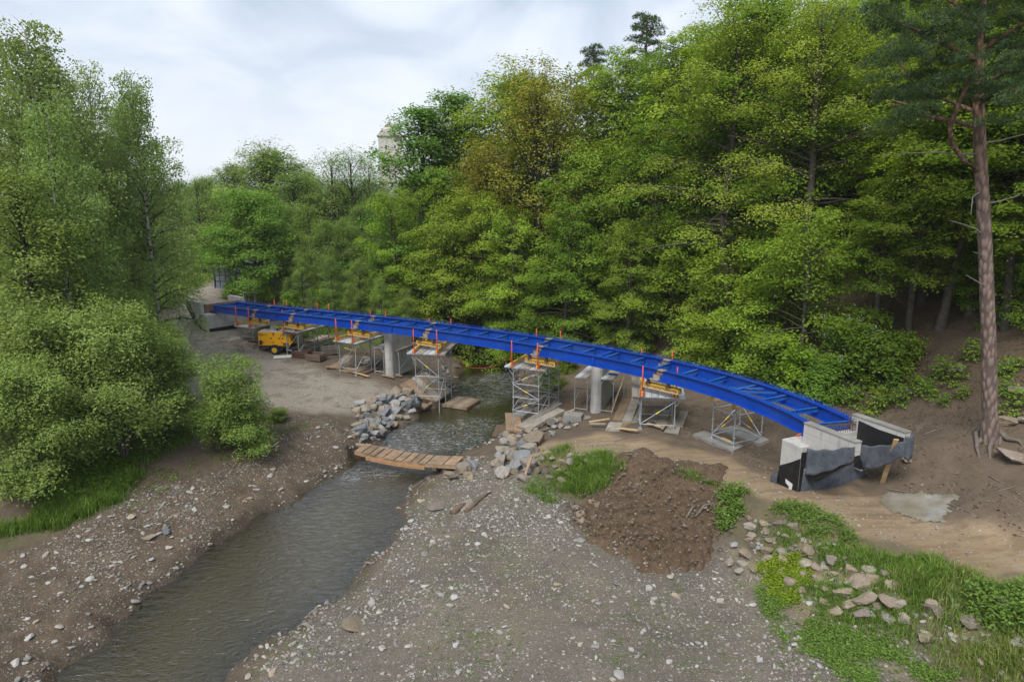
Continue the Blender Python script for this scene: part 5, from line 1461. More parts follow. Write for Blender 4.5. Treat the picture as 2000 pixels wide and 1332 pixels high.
# ------------------------------------------------------------ grey container, crates, mats
M_CONT = simple('blue_grey_container', (.13, .16, .20), .12, 2, .6, 0, .05, 20, (.09, .08, .08), .5)
cp = G(421, 577, 3.6); cp = Vector((PY(421, 577, 70).x, 70, hz(PY(421, 577, 70).x, 70)))
ct = thing('shipping_container', 'blue grey panelled site container half hidden by the round maple', 'container', cp, R(-4))
MB().box((3.0, 1.2, 1.30), (5.96, 2.36, 2.5)).build('body', M_CONT, ct)
for x in (.06, 5.94): MB().box((x, .02, 1.3), (.14, .14, 2.6)).build('corner_post', M_BLKPL, ct)
for z in (.06, 2.54): MB().box((3, .01, z), (5.8, .12, .12)).build('rail', M_CONT, ct)
for k in range(9): MB().box((.6 + k * .6, .0, 1.3), (.06, .06, 2.4)).build('rib', M_BLKPL if k % 3 == 2 else M_RUST, ct)
for z in (.7, 1.3, 1.9): MB().box((3.0, .004, z), (5.7, .045, .05)).build('seam', M_BLKPL, ct)

def crate(u, v, rot, lab, mat, size=(1.25, .85, .5), z0=1.6):
    p = G(u, v, z0); r = thing('steel_crate', lab, 'crate', p, rot, 'open crates beside the generator')
    x, y, h = size
    for sx in (-1, 1):
        for sy in (-1, 1): slab('corner_post', (sx * x / 2, sy * y / 2, h / 2), (.06, .06, h), r, mat)
    for k in range(4):
        z = .1 + k * (h - .14) / 3
        for sy in (-1, 1): slab('side_slat', (0, sy * y / 2, z), (x - .06, .02, .085), r, mat)
        for sx in (-1, 1): slab('end_slat', (sx * x / 2, 0, z), (.02, y - .06, .085), r, mat)
    slab('bottom', (0, 0, .04), (x - .04, y - .04, .03), r, M_WOODD)
    slab('load', (0, 0, h * .45), (x - .12, y - .12, h * .4), r, M_RUST)
    return r
crate(592, 697, R(-12), 'dark rusty open crate right beside the generator', M_RUST)
crate(618, 703, R(-22), 'rusty grey slatted crate in front of the dark rusty one', simple('rusty_grey_steel', (.16, .115, .09), .3, 5))
crate(644, 691, R(28), 'pale wooden slatted crate behind the rusty crates', M_WOODG, (1.1, .7, .55))

def mat_boards(name, corners, n, thick, lab, mats, cat='timber mat', gap=.02, piece='board', wob=.012, group=None):
    """quad (a,b,c,d) of boards running a->d, laid side by side from a to b"""
    a, b, c, d = [Vector(q) for q in corners]
    o = (a + b + c + d) / 4; r = thing(name, lab, cat, o, 0, group)
    for k in range(n):
        f0, f1 = k / n, (k + 1) / n
        g_ = gap / max((b - a).length, .1)
        p = [a.lerp(b, f0 + g_ / 2), a.lerp(b, f1 - g_ / 2), d.lerp(c, f1 - g_ / 2), d.lerp(c, f0 + g_ / 2)]
        dz = Vector((0, 0, random.uniform(-wob, wob)))
        e = (p[3] - p[0]).normalized() * random.uniform(-.05, .05)
        p = [q - o + dz for q in p]; p[0] -= e; p[3] += e * .5; p[1] -= e
        m = MB(); m.add(p + [q - Vector((0, 0, thick)) for q in p], [(0, 1, 2, 3), (7, 6, 5, 4), (0, 4, 5, 1), (1, 5, 6, 2), (2, 6, 7, 3), (3, 7, 4, 0)])
        m.build(piece, mats[k % len(mats)], r)
    return r
def gq(pts, dz=.1, z0=1.5):
    return [G(u, v, z0) + Vector((0, 0, dz)) for u, v in pts]
mat_boards('timber_mat', gq([(432, 666), (498, 676), (552, 664), (480, 656)], .08, 2.4), 4, .08, 'grey boards under the scaffold tower nearest the far abutment', [M_WOODG, M_WOOD])
mat_boards('timber_mat', gq([(577, 668), (628, 668), (660, 658), (600, 654)], .08, 2.2), 4, .08, 'grey boards under the scaffold tower behind the generator', [M_WOODG, M_WOOD])
mat_boards('timber_mat', gq([(637, 720), (712, 733), (742, 722), (668, 706)], .12, 1.6), 5, .10, 'brown boards under the scaffold tower in the gravel yard', [M_WOOD, M_WOODD, M_WOOD])
mat_boards('timber_mat', gq([(660, 709), (735, 716), (745, 700), (672, 696)], .10, 1.6), 4, .08, 'grey boards at the back of the scaffold tower in the gravel yard', [M_WOODG, M_WOODD])
qa = [P(781, 752, 1.25), P(802, 739, 1.3), P(850, 783, .42), P(828, 797, .25)]
mat_boards('timber_mat', qa, 2, .12, 'large brown sloping board down to the stream at its left edge', [M_WOOD, M_WOODO])
qa = [P(804, 738, 1.3), P(832, 726, 1.35), P(884, 762, .35), P(853, 783, .40)]
mat_boards('timber_mat', qa, 3, .12, 'grey sloping boards beneath the scaffold tower left of the stream', [M_WOODG, M_WOOD])
qa = [P(864, 789, .22), P(912, 796, .22), P(939, 780, .24), P(895, 773, .24)]
mat_boards('timber_mat', qa, 7, .18, 'square wooden mat lying in the shallow stream', [M_WOOD, M_WOODG, M_WOOD], gap=.012, wob=.006)
qa = [P(988, 838, .35), P(1020, 842, .45), P(1016, 806, .5), P(986, 806, .4)]
mat_boards('timber_mat', qa, 2, .12, 'brown board panel at the foot of the tallest scaffold tower', [M_WOOD, M_WOODO])
qa = [P(961, 850, .2), P(988, 851, .25), P(994, 831, .3), P(970, 829, .22)]
mat_boards('timber_mat', qa, 1, .1, 'dark square board at the right water edge', [M_WOODD])
for k, (a, b, w, lab) in enumerate([((1016, 836, .5), (1092, 782, 1.35), .55, 'long grey beam sloping up behind the tallest scaffold tower'), ((1026, 845, .55), (1097, 797, 1.35), .6, 'thick grey beam lowest of the sloping beams at the tallest tower'), ((1012, 812, .55), (1036, 790, .9), .7, 'pale slanting slab between the posts of the tallest tower')]):
    p, q = P(*a), P(*b); p.z, q.z = max(hz(p.x, p.y), .1) + .2, hz(q.x, q.y) + .16
    r = thing('timber_beam', lab, 'beam', p); MB().bar((0, 0, 0), q - p, w, .22).build('beam', M_WOODG if k != 2 else M_CONC_D, r, bevel=.015)
mat_boards('timber_mat', gq([(1196, 824), (1234, 826), (1250, 783), (1215, 780)], .10, 1.8), 2, .1, 'large brown boards left under the striped deck tower', [M_WOOD, M_WOODG])
mat_boards('timber_mat', gq([(1228, 828), (1334, 836), (1345, 806), (1245, 800)], .10, 1.9), 6, .12, 'row of grey boards under the striped deck tower', [M_WOODG, M_WOOD, M_WOODG])
mat_boards('timber_mat', gq([(1182, 843), (1326, 849), (1330, 834), (1190, 828)], .12, 1.9), 5, .1, 'loose front boards before the striped deck tower', [M_WOODG, M_WOOD])
mat_boards('concrete_slab', gq([(1352, 853), (1432, 886), (1452, 876), (1375, 845)], .14, 2.0), 2, .16, 'muddy concrete slab under the front of the open scaffold frame', [M_CONC_D], 'slab', piece='slab')
mat_boards('concrete_slab', gq([(1398, 842), (1480, 873), (1502, 864), (1440, 834)], .14, 2.0), 2, .16, 'muddy concrete slab under the back of the open scaffold frame', [M_CONC_D], 'slab', piece='slab')

def plank(pa, pb, w, h, lab, mat, name='plank', dz=.06):
    p, q = Vector(pa), Vector(pb); r = thing(name, lab, 'plank', p)
    MB().bar((0, 0, dz), q - p + Vector((0, 0, dz)), w, h).build('board', mat, r, bevel=.006)
    return r
for a, b, w, lab, m in [((1150, 830), (1190, 824), .10, 'narrow pale lath left of the striped deck tower boards', M_WOODY), ((1152, 834), (1183, 834), .14, 'grey board end left of the striped deck tower boards', M_WOODG), ((1264, 833), (1292, 841), .12, 'fresh pale plank lying on the front boards', M_WOODY), ((1293, 844), (1302, 833), .12, 'short violet stained plank on the front boards', M_WOODG),
                    ((1210, 843), (1246, 847), .16, 'fresh plank along the front edge of the boards', M_WOODY), ((1102, 812), (1121, 806), .12, 'short lath on the low concrete block', M_WOODY), ((746, 737), (770, 742), .18, 'orange brown plank at the foot of the pier by the yard', M_WOODO), ((772, 738), (786, 739), .14, 'short reddish plank right at the foot of the pier by the yard', M_WOODO),
                    ((692, 732), (720, 740), .14, 'pale plank end sticking out under the brown boards', M_WOODY), ((1410, 862), (1426, 870), .16, 'short yellow plank on the muddy concrete slab', M_YEL), ((637, 721), (668, 724), .3, 'wide brown board at the left of the yard boards', M_WOOD)]:
    pa, pb_ = G(*a, 1.6), G(*b, 1.6); plank(pa + Vector((0, 0, .12)), pb_ + Vector((0, 0, .12)), w, .06, lab, m)
plank(P(673, 681, 2.75), P(724, 696, 2.1), .2, .06, 'loose plank slanting through the tower in the gravel yard', M_WOODY)
plank(G(1723, 941, 2.5) - Vector((0, 0, .1)), Vector((13.98, 23.5, 4.72)), .17, .05, 'fresh plank leaning against the far wing wall of the near abutment', M_WOODY, dz=0)
plank(G(1022, 938, 1.0), P(1039, 889, 1.95), .13, .06, 'weathered orange lath leaning on the boulders by the gravel bar', M_WOODO, dz=0)
r = thing('white_panel', 'white board lying on the gravel in front of the generator wheel', 'board', G(552, 699, 1.6), R(16))
MB().box((0, 0, .09), (1.25, .6, .05), Matrix.Rotation(R(4), 3, 'X')).build('top_sheet', simple('dirty_white', (.55, .55, .52), .1), r); MB().box((.1, .05, .035), (1.3, .6, .05)).build('pallet', M_WOODD, r)
r = thing('trestle_frame', 'pale folding frame standing behind the far end of the bridge', 'frame', G(478, 592, 3.4), R(10))
for y in (0, .5):
    for x in (0, .9): rod('leg', (x, y, 0), (x + (.08 if y else -.08), y * .3 + .2, .95), .022, r)
for y in (.2, .35): rod('rail', (-.05, y, .95), (.98, y, .95), .024, r)
# red hose hanging across the stream
hp = [P(898, 708, 1.3), P(910, 716, .62), P(925, 719, .42), P(945, 719, .40), P(965, 715, .5), P(985, 706, .95), P(1000, 698, 1.5)]
r = thing('red_hose', 'thin red hose sagging across the stream under the bridge', 'hose', hp[0]); MB().tube([q - hp[0] for q in hp], .028, 6).build('hose', simple('red_rubber', (.35, .05, .04)), r, True)

# ------------------------------------------------------------ plank footbridge over the stream
fbL, fbR = P(692, 880, .95), P(890, 908, .88)
fbn = Vector((-(fbR - fbL).y, (fbR - fbL).x, 0)).normalized()
pbg = thing('plank_bridge', 'sagging wooden plank bridge over the stream between the stony banks', 'bridge', (fbL.x, fbL.y, .7))
PO = Vector(pbg.location)
cuts = [0, .075, .15, .215, .295, .41, .49, .565, .64, .715, .94 - .06, 1.0]
def fb(f, w, dz=0): 
    p = fbL.lerp(fbR, f) + fbn * w; p.z += -.16 * math.sin(math.pi * min(1, max(0, f))) + dz; return p - PO
for f0, f1 in zip(cuts[:-1], cuts[1:]):
    e = random.uniform(-.04, .04); z = random.uniform(-.008, .008); g_ = .006
    top = [fb(f0 + g_, e, z), fb(f1 - g_, e, z), fb(f1 - g_, 1.12 + e, z), fb(f0 + g_, 1.12 + e, z)]
    m = MB(); m.add(top + [q - Vector((0, 0, .045)) for q in top], [(0, 1, 2, 3), (7, 6, 5, 4), (0, 4, 5, 1), (1, 5, 6, 2), (2, 6, 7, 3), (3, 7, 4, 0)]); m.build('plank', random.choice([M_WOOD, M_WOODO, M_WOOD]) if False else M_WOODO if random.random() < .3 else M_WOOD, pbg)
for w in (.08, .98):
    m = MB(); fs = np.linspace(0, 1, 9)
    for a, b in zip(fs[:-1], fs[1:]): m.bar(fb(a, w, -.13), fb(b + .004, w, -.13), .16, .15)
    m.build('stringer', M_WOODO, pbg)
m = MB(); fs = np.linspace(.12, .70, 5)
for a, b in zip(fs[:-1], fs[1:]): m.bar(fb(a, .0, -.24), fb(b + .004, .0, -.24), .12, .16)
m.build('lower_beam', simple('fresh_orange_beam', (.36, .20, .095), .2, 4, .8), pbg)
for w in (.5,): MB().bar(fb(.8, -.1, -.25), fb(.8, 1.3, -.25), .2, .12).build('sleeper', M_WOODD, pbg)
pa, pb_ = P(695, 868, .8), P(806, 887, .35)
r = thing('log', 'half sunk brown log behind the plank bridge', 'log', pa); MB().tube([(0, 0, 0), (pb_ - pa) * .5 + Vector((0, .1, 0)), pb_ - pa], [.10, .09, .05], 7).build('log', M_WOOD, r, True)

# ------------------------------------------------------------ heap of spoil, concrete spill
HEAP = PL([(1118, 985), (1160, 940), (1205, 905), (1240, 897), (1330, 928), (1420, 950), (1424, 1000), (1410, 1050), (1388, 1088), (1300, 1100), (1240, 1078), (1190, 1050), (1140, 1030)], 1.5)
hx_, hy_ = np.array([p[0] for p in HEAP]), np.array([p[1] for p in HEAP])
ax_, ay_ = np.arange(hx_.min() - .6, hx_.max() + .6, .065), np.arange(hy_.min() - .6, hy_.max() + .6, .065)
AX, AY = np.meshgrid(ax_, ay_); hs = sdist(AX + 1.7 * (fbm(AX * .9, AY * .9, 4, 33) - .5), AY + 1.7 * (fbm(AX * .9, AY * .9, 4, 35) - .5), HEAP)
low = sstep(-AY, -hy_.mean(), -hy_.min())
AZ = height(AX, AY) + .34 * sstep(-hs, -.05, 1.0) - .16 + .16 * sstep(-hs, -.12, .12) + sstep(-hs, -.1, .2) * (.26 * (fbm(AX * 2.2, AY * 2.2, 4, 41) - .5) * (.6 + 1.2 * low) + .13 * (vnoise(AX * 7, AY * 7, 43) - .5) * (.4 + 1.6 * low))
hi_ = np.arange(AX.size).reshape(AX.shape); hq = np.stack([hi_[:-1, :-1], hi_[:-1, 1:], hi_[1:, 1:], hi_[1:, :-1]], -1)[(hs[:-1, :-1] < .15)]
used, inv = np.unique(hq, return_inverse=True)
def heap_mat():
    t = NT('turned_soil'); p = t.pos()
    a = t.noise(p, 1.1, 5, .6); b = t.noise(p, 14, 5, .7)
    c = t.mix(t.ramp(a, [(.35, 0.), (.65, 1.)]), (.082, .053, .031), (.135, .09, .055))
    c = t.mix(t.ramp(b, [(.42, 0.), (.7, .6)]), c, (.15, .108, .074))
    d = t.voro(p, 22); cc = t.new('ShaderNodeSeparateColor'); t.l.new(t.voro(p, 22, 'Color'), cc.inputs[0])
    m = t.math('MULTIPLY', t.math('GREATER_THAN', cc.outputs[0], .9), t.ramp(d, [(.25, 1.), (.36, 0.)]))
    c = t.mix(t.math('MULTIPLY', m, .8), c, (.34, .30, .25))
    t.pbr(c, .95, 0, t.bump(t.math('ADD', b, t.noise(p, 40, 3, .7)), .8, .05), .2)
    return t.m
M_HEAP = heap_mat()
_hz0 = height
def heap_height(x, y):
    z = _hz0(x, y); x = np.asarray(x, float); y = np.asarray(y, float)
    i = np.clip(((x - ax_[0]) / .065).astype(int), 0, len(ax_) - 1); j = np.clip(((y - ay_[0]) / .065).astype(int), 0, len(ay_) - 1)
    ok = (x > ax_[0]) & (x < ax_[-1]) & (y > ay_[0]) & (y < ay_[-1])
    return np.where(ok & (HS[j, i] < .1), np.maximum(HZ[j, i], z), z)
HS, HZ = hs, AZ
height = heap_height
me = np_mesh('dirt_heap', np.stack([AX, AY, AZ], -1).reshape(-1, 3)[used], inv.reshape(-1, 4), M_HEAP, True)
setp(link('dirt_heap', me), 'heap of dark brown turned soil tipped over the edge of the dirt path', 'heap')
SPL = PL([(1716, 962), (1740, 956), (1790, 962), (1840, 980), (1862, 1000), (1856, 1020), (1800, 1016), (1770, 1000), (1735, 985)], 2.65)
sx_ = np.arange(min(p[0] for p in SPL) - .3, max(p[0] for p in SPL) + .3, .09); sy_ = np.arange(min(p[1] for p in SPL) - .3, max(p[1] for p in SPL) + .3, .09)
AX, AY = np.meshgrid(sx_, sy_); hs = sdist(AX + 1.3 * (fbm(AX * 1.7, AY * 1.7, 4, 71) - .5), AY + 1.3 * (fbm(AX * 1.7, AY * 1.7, 4, 73) - .5), SPL)
hi_ = np.arange(AX.size).reshape(AX.shape); hq = np.stack([hi_[:-1, :-1], hi_[:-1, 1:], hi_[1:, 1:], hi_[1:, :-1]], -1)[(hs[:-1, :-1] < 0)]
used, inv = np.unique(hq, return_inverse=True)
AZ = height(AX, AY) + .03 * sstep(-hs, 0, .15) + .006
me = np_mesh('concrete_spill', np.stack([AX, AY, AZ], -1).reshape(-1, 3)[used], inv.reshape(-1, 4), simple('spilled_concrete', (.19, .165, .12), .2, 1.5, .9, 0, .2, 20, (.30, .30, .285), .7), True)
setp(link('concrete_spill', me), 'dried grey concrete spill on the dirt path near the leaning plank', 'concrete')
# ------------------------------------------------------------ boulders, stones, gravel
import bmesh
def rock_mat(name, stops, tint=True):
    t = NT(name); o = t.obj()
    k = t.attr('tint') if tint else t.rnd()
    c = t.ramp(k, stops)
    n = t.noise(o, 1.6, 6, .65)
    c = t.mix(t.ramp(n, [(.35, 0.), (.7, .6)]), c, t.mix(1.0, c, (.55, .52, .48), 'MULTIPLY'))
    v = t.ramp(t.noise(o, 3.0, 3, .5, 1.5), [(.49, 0.), (.505, .5), (.52, 0.)])
    c = t.mix(v, c, (.5, .5, .48))
    t.pbr(c, .85, 0, t.bump(t.noise(o, 6, 6, .65), .5, .06), .3)
    return t.m
M_ROCKG = rock_mat('grey_rock', [(0., (.12, .125, .135)), (.35, (.24, .245, .25)), (.6, (.33, .325, .31)), (.8, (.27, .23, .17)), (1., (.30, .235, .16))], False)
M_ROCKT = rock_mat('tan_rock', [(0., (.20, .155, .105)), (.4, (.30, .235, .165)), (.75, (.25, .20, .155)), (1., (.36, .31, .25))], False)
M_ROCKB = rock_mat('brown_rock', [(0., (.13, .105, .08)), (.5, (.22, .185, .15)), (1., (.30, .27, .235))], False)
M_STONE = rock_mat('gravel_stone', [(0., (.09, .085, .08)), (.3, (.18, .16, .135)), (.55, (.29, .265, .23)), (.8, (.42, .40, .36)), (.93, (.52, .505, .48)), (1., (.30, .21, .13))])
M_CLOD = rock_mat('soil_clod', [(0., (.078, .052, .033)), (.7, (.135, .092, .06)), (1., (.27, .215, .16))])
def rock_verts(seed, sub, cuts, lo=.5, hi=.9):
    bm = bmesh.new(); bmesh.ops.create_icosphere(bm, subdivisions=sub, radius=1)
    V = np.array([v.co[:] for v in bm.verts]); F = np.array([[v.index for v in f.verts] for f in bm.faces]); bm.free()
    rng = np.random.default_rng(seed)
    for _ in range(cuts):
        n = rng.normal(size=3); n /= np.linalg.norm(n); d = rng.uniform(lo, hi)
        e = V @ n - d; V = V - np.outer(np.maximum(e, 0), n)
    V *= np.array([1, rng.uniform(.65, .95), rng.uniform(.5, .8)])
    return V, F
RK = {}
for nm, m in (('g', M_ROCKG), ('t', M_ROCKT), ('b', M_ROCKB)):
    RK[nm] = []
    for k in range(7):
        V, F = rock_verts(500 + k, 3, 13, .42, .82); V = V + .035 * np.random.default_rng(k).normal(size=V.shape) * .5
        RK[nm].append(np_mesh('boulder', V, F, m, False))
RR_ = random.Random(3)
ROCKS = []
def boulder(p, r, kind, label, group, sink=.3, name='boulder', cat='boulder', dz=0.0, flat=1.0):
    o = link(name, RR_.choice(RK[kind]), None, (p[0], p[1], p[2] + r * (.55 - sink) * flat + dz), (RR_.uniform(-.35, .35), RR_.uniform(-.35, .35), RR_.uniform(0, 6.28)), (r, r * RR_.uniform(.75, 1.05), r * RR_.uniform(.75, 1.1) * flat))
    setp(o, label, cat, group); return o
def in_poly(pts, n, gap, z0=1.0, tries=70):
    us, vs_ = [p[0] for p in pts], [p[1] for p in pts]; out = []
    for _ in range(n * tries):
        if len(out) >= n: break
        u, v = RR_.uniform(min(us), max(us)), RR_.uniform(min(vs_), max(vs_))
        if not inside(np.array([u]), np.array([v]), pts)[0]: continue
        z = z0
        for _k in range(3): p = P(u, v, z); z = z * .4 + hz(p.x, p.y) * .6
        p = P(u, v, z); p.z = hz(p.x, p.y)
        if any((q.xy - p.xy).length < gap for q in out): continue
        if sdist(np.array([p.x]), np.array([p.y]), RIVER)[0] < -.5: continue
        if any((q.xy - p.xy).length < gap for q in out): continue
        out.append(p)
    return out
for pts, n, gap, rlo, rhi, kinds, lab, grp in [
    ([(686, 800), (735, 772), (790, 764), (828, 788), (802, 815), (768, 840), (735, 856), (700, 848)], 56, .34, .28, .62, 'ggggt', 'angular grey boulder in the riprap heap on the left water edge', 'riprap boulders beside the gravel yard'),
    ([(690, 846), (735, 838), (738, 862), (705, 880), (690, 866)], 12, .3, .16, .36, 'gtt', 'small boulder at the left end of the plank bridge', 'boulders at the left end of the plank bridge'),
    ([(866, 712), (895, 715), (892, 765), (862, 775), (846, 745)], 20, .28, .15, .34, 'gbg', 'grey stone on the left bank right of the tower left of the stream', 'stones on the left bank under the bridge'),
    ([(890, 662), (990, 670), (1000, 700), (985, 692), (890, 690)], 16, .4, .18, .42, 'btg', 'brown stone on the far stream bank seen under the bridge', 'stones of the far stream bank'),
    ([(988, 705), (1020, 715), (1050, 740), (1060, 800), (1010, 815), (1003, 760)], 30, .34, .2, .5, 'bgt', 'boulder on the right bank behind the tallest scaffold tower', 'boulders behind the tallest scaffold tower'),
    ([(960, 845), (1000, 845), (1060, 830), (1110, 815), (1130, 835), (1040, 865), (980, 870)], 30, .34, .22, .5, 'ggbt', 'boulder in the row along the right water edge before the tallest tower', 'boulders before the tallest scaffold tower'),
    ([(965, 880), (1040, 868), (1045, 905), (1020, 945), (975, 935)], 20, .45, .25, .58, 'ggbt', 'large boulder at the right end of the stony ramp to the plank bridge', 'boulders by the plank bridge ramp'),
    ([(1040, 880), (1130, 885), (1200, 905), (1150, 955), (1080, 950), (1040, 920)], 28, .4, .15, .38, 'ttb', 'tan stone in the embankment left of the soil heap', 'embankment stones left of the soil heap'),
    ([(855, 905), (910, 895), (935, 905), (920, 935), (880, 940)], 14, .3, .2, .45, 'bbt', 'brown stone under the right end of the plank bridge', 'stones under the plank bridge'),
    ([(1455, 1010), (1560, 1025), (1640, 1090), (1740, 1125), (1770, 1215), (1640, 1200), (1540, 1140), (1470, 1070)], 58, .40, .12, .36, 'tttb', 'tan embankment rock in the grass below the dirt path', 'tan rocks in the embankment grass'),
    ([(1720, 1180), (1990, 1180), (2000, 1310), (1850, 1290), (1740, 1230)], 14, .9, .18, .42, 'tb', 'tan rock half hidden in tall grass at the lower right', 'rocks in the tall grass'),
    ([(1120, 985), (1180, 975), (1170, 1020), (1130, 1020)], 6, .5, .16, .30, 't', 'pale tan stone at the left foot of the soil heap', 'pale stones at the soil heap foot'),
    ([(1390, 1080), (1480, 1050), (1500, 1120), (1420, 1120)], 12, .35, .12, .28, 'tg', 'small tan stone at the right foot of the soil heap', 'small stones right of the soil heap')]:
    for p in in_poly(pts, n, gap):
        boulder(p, RR_.uniform(rlo, rhi), RR_.choice(kinds), lab, grp, .28, dz=0.0)
for u, v, r, k, lab, fl in [(1978, 896, .78, 't', 'big flat tan slab beside the pine roots', .7), (1964, 828, .55, 't', 'tan rock just behind the pine trunk base', .8), (1998, 825, .4, 'g', 'grey rock at the right edge behind the pine', .9), (1862, 730, .55, 'b', 'mossy grey rock on the wooded slope left of the pine trunk', 1), (1985, 770, .6, 'b', 'dark mossy rock on the slope right of the pine trunk', 1),
                           (691, 1222, .55, 't', 'flat pale slab at the water edge of the gravel bar', .35), (905, 990, .6, 'b', 'dark flat stone at the water edge of the gravel bar', .35), (1455, 1087, .32, 't', 'pale tan stone at the lower right of the soil heap', .9), (1682, 1142, .40, 't', 'round pale tan boulder in the embankment rocks', 1), (1690, 1172, .44, 't', 'largest tan boulder low in the embankment', .8), (1574, 1104, .42, 't', 'broad tan boulder highest of the embankment rocks', .7), (1822, 1198, .42, 'b', 'reddish boulder in the tall grass', 1),
                           (1008, 915, .62, 'g', 'pale angular boulder beside the leaning orange lath', 1), (1022, 898, .6, 'g', 'grey boulder right beside the leaning orange lath', 1), (985, 928, .55, 'g', 'white grey boulder lowest by the leaning lath', 1), (1045, 868, .75, 't', 'big tan block at the top of the stony ramp', 1), (900, 920, .6, 'b', 'brown block holding up the right end of the plank bridge', 1), (925, 912, .55, 'g', 'flat grey slab right of the plank bridge end', .6), (855, 988, .7, 'b', 'long dark mud covered stone at the right shore', .3), (290, 1052, .3, 'g', 'largest pale stone on the left gravel bank', .8), (325, 1040, .2, 'g', 'second pale stone on the left gravel bank', .9), (1770, 902, .35, 't', 'tan stone behind the leaning plank', 1), (1735, 905, .3, 'b', 'brown stone under the far wing wall', 1), (1595, 935, .2, 't', 'tan stone at the foot of the near abutment textile', .8), (1660, 920, .22, 'b', 'brown stone against the abutment textile', 1)]:
    boulder(G(u, v, 2.0), r, k, lab, None, .3, flat=fl)
EXTRA_STUFF = []
def scatter(poly_px, n, z0, rlo, rhi, seed, power=2.2, clump=.5, cs=.9, keep=None):
    """positions and radii of n stones inside an outline"""
    rng = np.random.default_rng(seed)
    pg = [tuple(G(u, v, z0).xy) for u, v in poly_px]; xs, ys = [p[0] for p in pg], [p[1] for p in pg]
    X = rng.uniform(min(xs), max(xs), n * 6); Y = rng.uniform(min(ys), max(ys), n * 6)
    ok = inside(X, Y, pg) & (rng.uniform(0, 1, n * 6) < (1 - clump) + clump * sstep(fbm(X * cs, Y * cs, 3, seed), .38, .62)) & (sdist(X, Y, RIVER) > .02)
    if keep is not None: ok &= keep(X, Y)
    X, Y = X[ok][:n], Y[ok][:n]
    r = rlo + (rhi - rlo) * rng.uniform(0, 1, len(X)) ** power
    return X, Y, r
def stones_stuff(name, label, X, Y, r, mat, seed, tlo=0., thi=1., sub=1, cuts=7, zoff=0, flat=.75):
    rng = np.random.default_rng(seed)
    base = [rock_verts(700 + k, sub, cuts, .45, .85) for k in range(8)]
    Z = height(X, Y)
    Vs, Fs, Ts, off = [], [], [], 0
    which = rng.integers(0, 8, len(X))
    for b in range(8):
        ix = np.where(which == b)[0]
        if not len(ix): continue
        V0, F0 = base[b]; m = len(ix)
        a = rng.uniform(0, 6.28, m); ca, sa = np.cos(a), np.sin(a); sx = rng.uniform(.8, 1.35, m)
        x = V0[:, 0][None] * (r[ix] * sx)[:, None]; y = V0[:, 1][None] * r[ix][:, None]; z = V0[:, 2][None] * (r[ix] * flat * rng.uniform(.7, 1.2, m))[:, None]
        tx = rng.normal(size=m) * .25; z = z + x * tx[:, None]
        W_ = np.stack([x * ca[:, None] - y * sa[:, None] + X[ix][:, None], x * sa[:, None] + y * ca[:, None] + Y[ix][:, None], z + (Z[ix] + r[ix] * .18 + zoff)[:, None]], -1)
        Vs.append(W_.reshape(-1, 3)); Fs.append((F0[None] + (off + np.arange(m) * len(V0))[:, None, None]).reshape(-1, 3)); off += m * len(V0)
        Ts.append(np.repeat(np.clip(rng.beta(1.5, 1.3, m) * (thi - tlo) + tlo, 0, 1), len(V0)))
    me = np_mesh(name, np.concatenate(Vs), np.concatenate(Fs), mat, False, {'tint': np.concatenate(Ts)})
    return setp(link(name, me), label, None, None, 'stuff')
BARP = [(445, 1340), (530, 1256), (590, 1206), (655, 1164), (706, 1114), (770, 1060), (792, 1025), (792, 975), (850, 930), (905, 892), (1000, 900), (1060, 950), (1120, 985), (1150, 1030), (1290, 1095), (1410, 1095), (1480, 1130), (1560, 1200), (1660, 1260), (1720, 1345)]
LBP = [(105, 1340), (200, 1255), (270, 1195), (330, 1137), (400, 1091), (480, 1035), (560, 991), (700, 899), (742, 862), (705, 845), (640, 828), (560, 850), (480, 905), (300, 950), (230, 985), (90, 1060), (-20, 1090), (-20, 1340)]
def bar_keep(X, Y):
    c = P(1250, 1230, .9); k = 1 - .75 * (1 - sstep(np.hypot((X - c.x) / 1.3, Y - c.y), 1.5, 5.5))
    return np.random.default_rng(55).uniform(0, 1, X.shape) < k
X, Y, r = scatter(BARP, 11500, .7, .016, .08, 1, 3.0, .85, .75, bar_keep)
stones_stuff('bar_gravel', 'loose pale gravel strewn over the stony bar', X, Y, r, M_STONE, 2, .0, .82, 1, 6)
X, Y, r = scatter(LBP, 3800, .9, .02, .08, 3, 2.8, .88, .6)
stones_stuff('bank_gravel', 'loose grey gravel strewn over the left bank', X, Y, r, M_STONE, 4, 0., .72, 1, 6)
X, Y, r = scatter([(360, 690), (560, 700), (740, 740), (800, 755), (780, 775), (640, 806), (420, 780), (360, 770)], 3000, 1.6, .02, .05, 5, 2.5, .4)
stones_stuff('yard_gravel', 'small pale gravel on the trampled yard', X, Y, r, M_STONE, 6, .2, .9, 1, 5)
X, Y, r = scatter([(1020, 880), (1200, 860), (1500, 930), (1800, 1000), (2000, 1040), (2000, 1120), (1700, 1060), (1400, 940), (1200, 895), (1040, 905)], 1800, 2.0, .012, .06, 7, 3.4)
stones_stuff('path_gravel', 'scattered small stones on the dirt path', X, Y, r, M_STONE, 8, .1, .8, 1, 5)
X, Y, r = scatter([(1330, 790), (1500, 770), (1520, 880), (1480, 900), (1600, 960), (1480, 920), (1340, 850)], 900, 2.2, .02, .09, 9, 3)
stones_stuff('bank_rubble', 'brown rubble on the cut bank behind the open scaffold frame', X, Y, r, M_CLOD, 10, .2, 1., 1, 5)
X, Y, r = scatter([(1095, 990), (1150, 940), (1235, 892), (1330, 922), (1435, 950), (1430, 1050), (1400, 1105), (1300, 1118), (1230, 1095), (1180, 1065), (1120, 1045)], 3200, 1.4, .014, .085, 11, 4.2, .4)
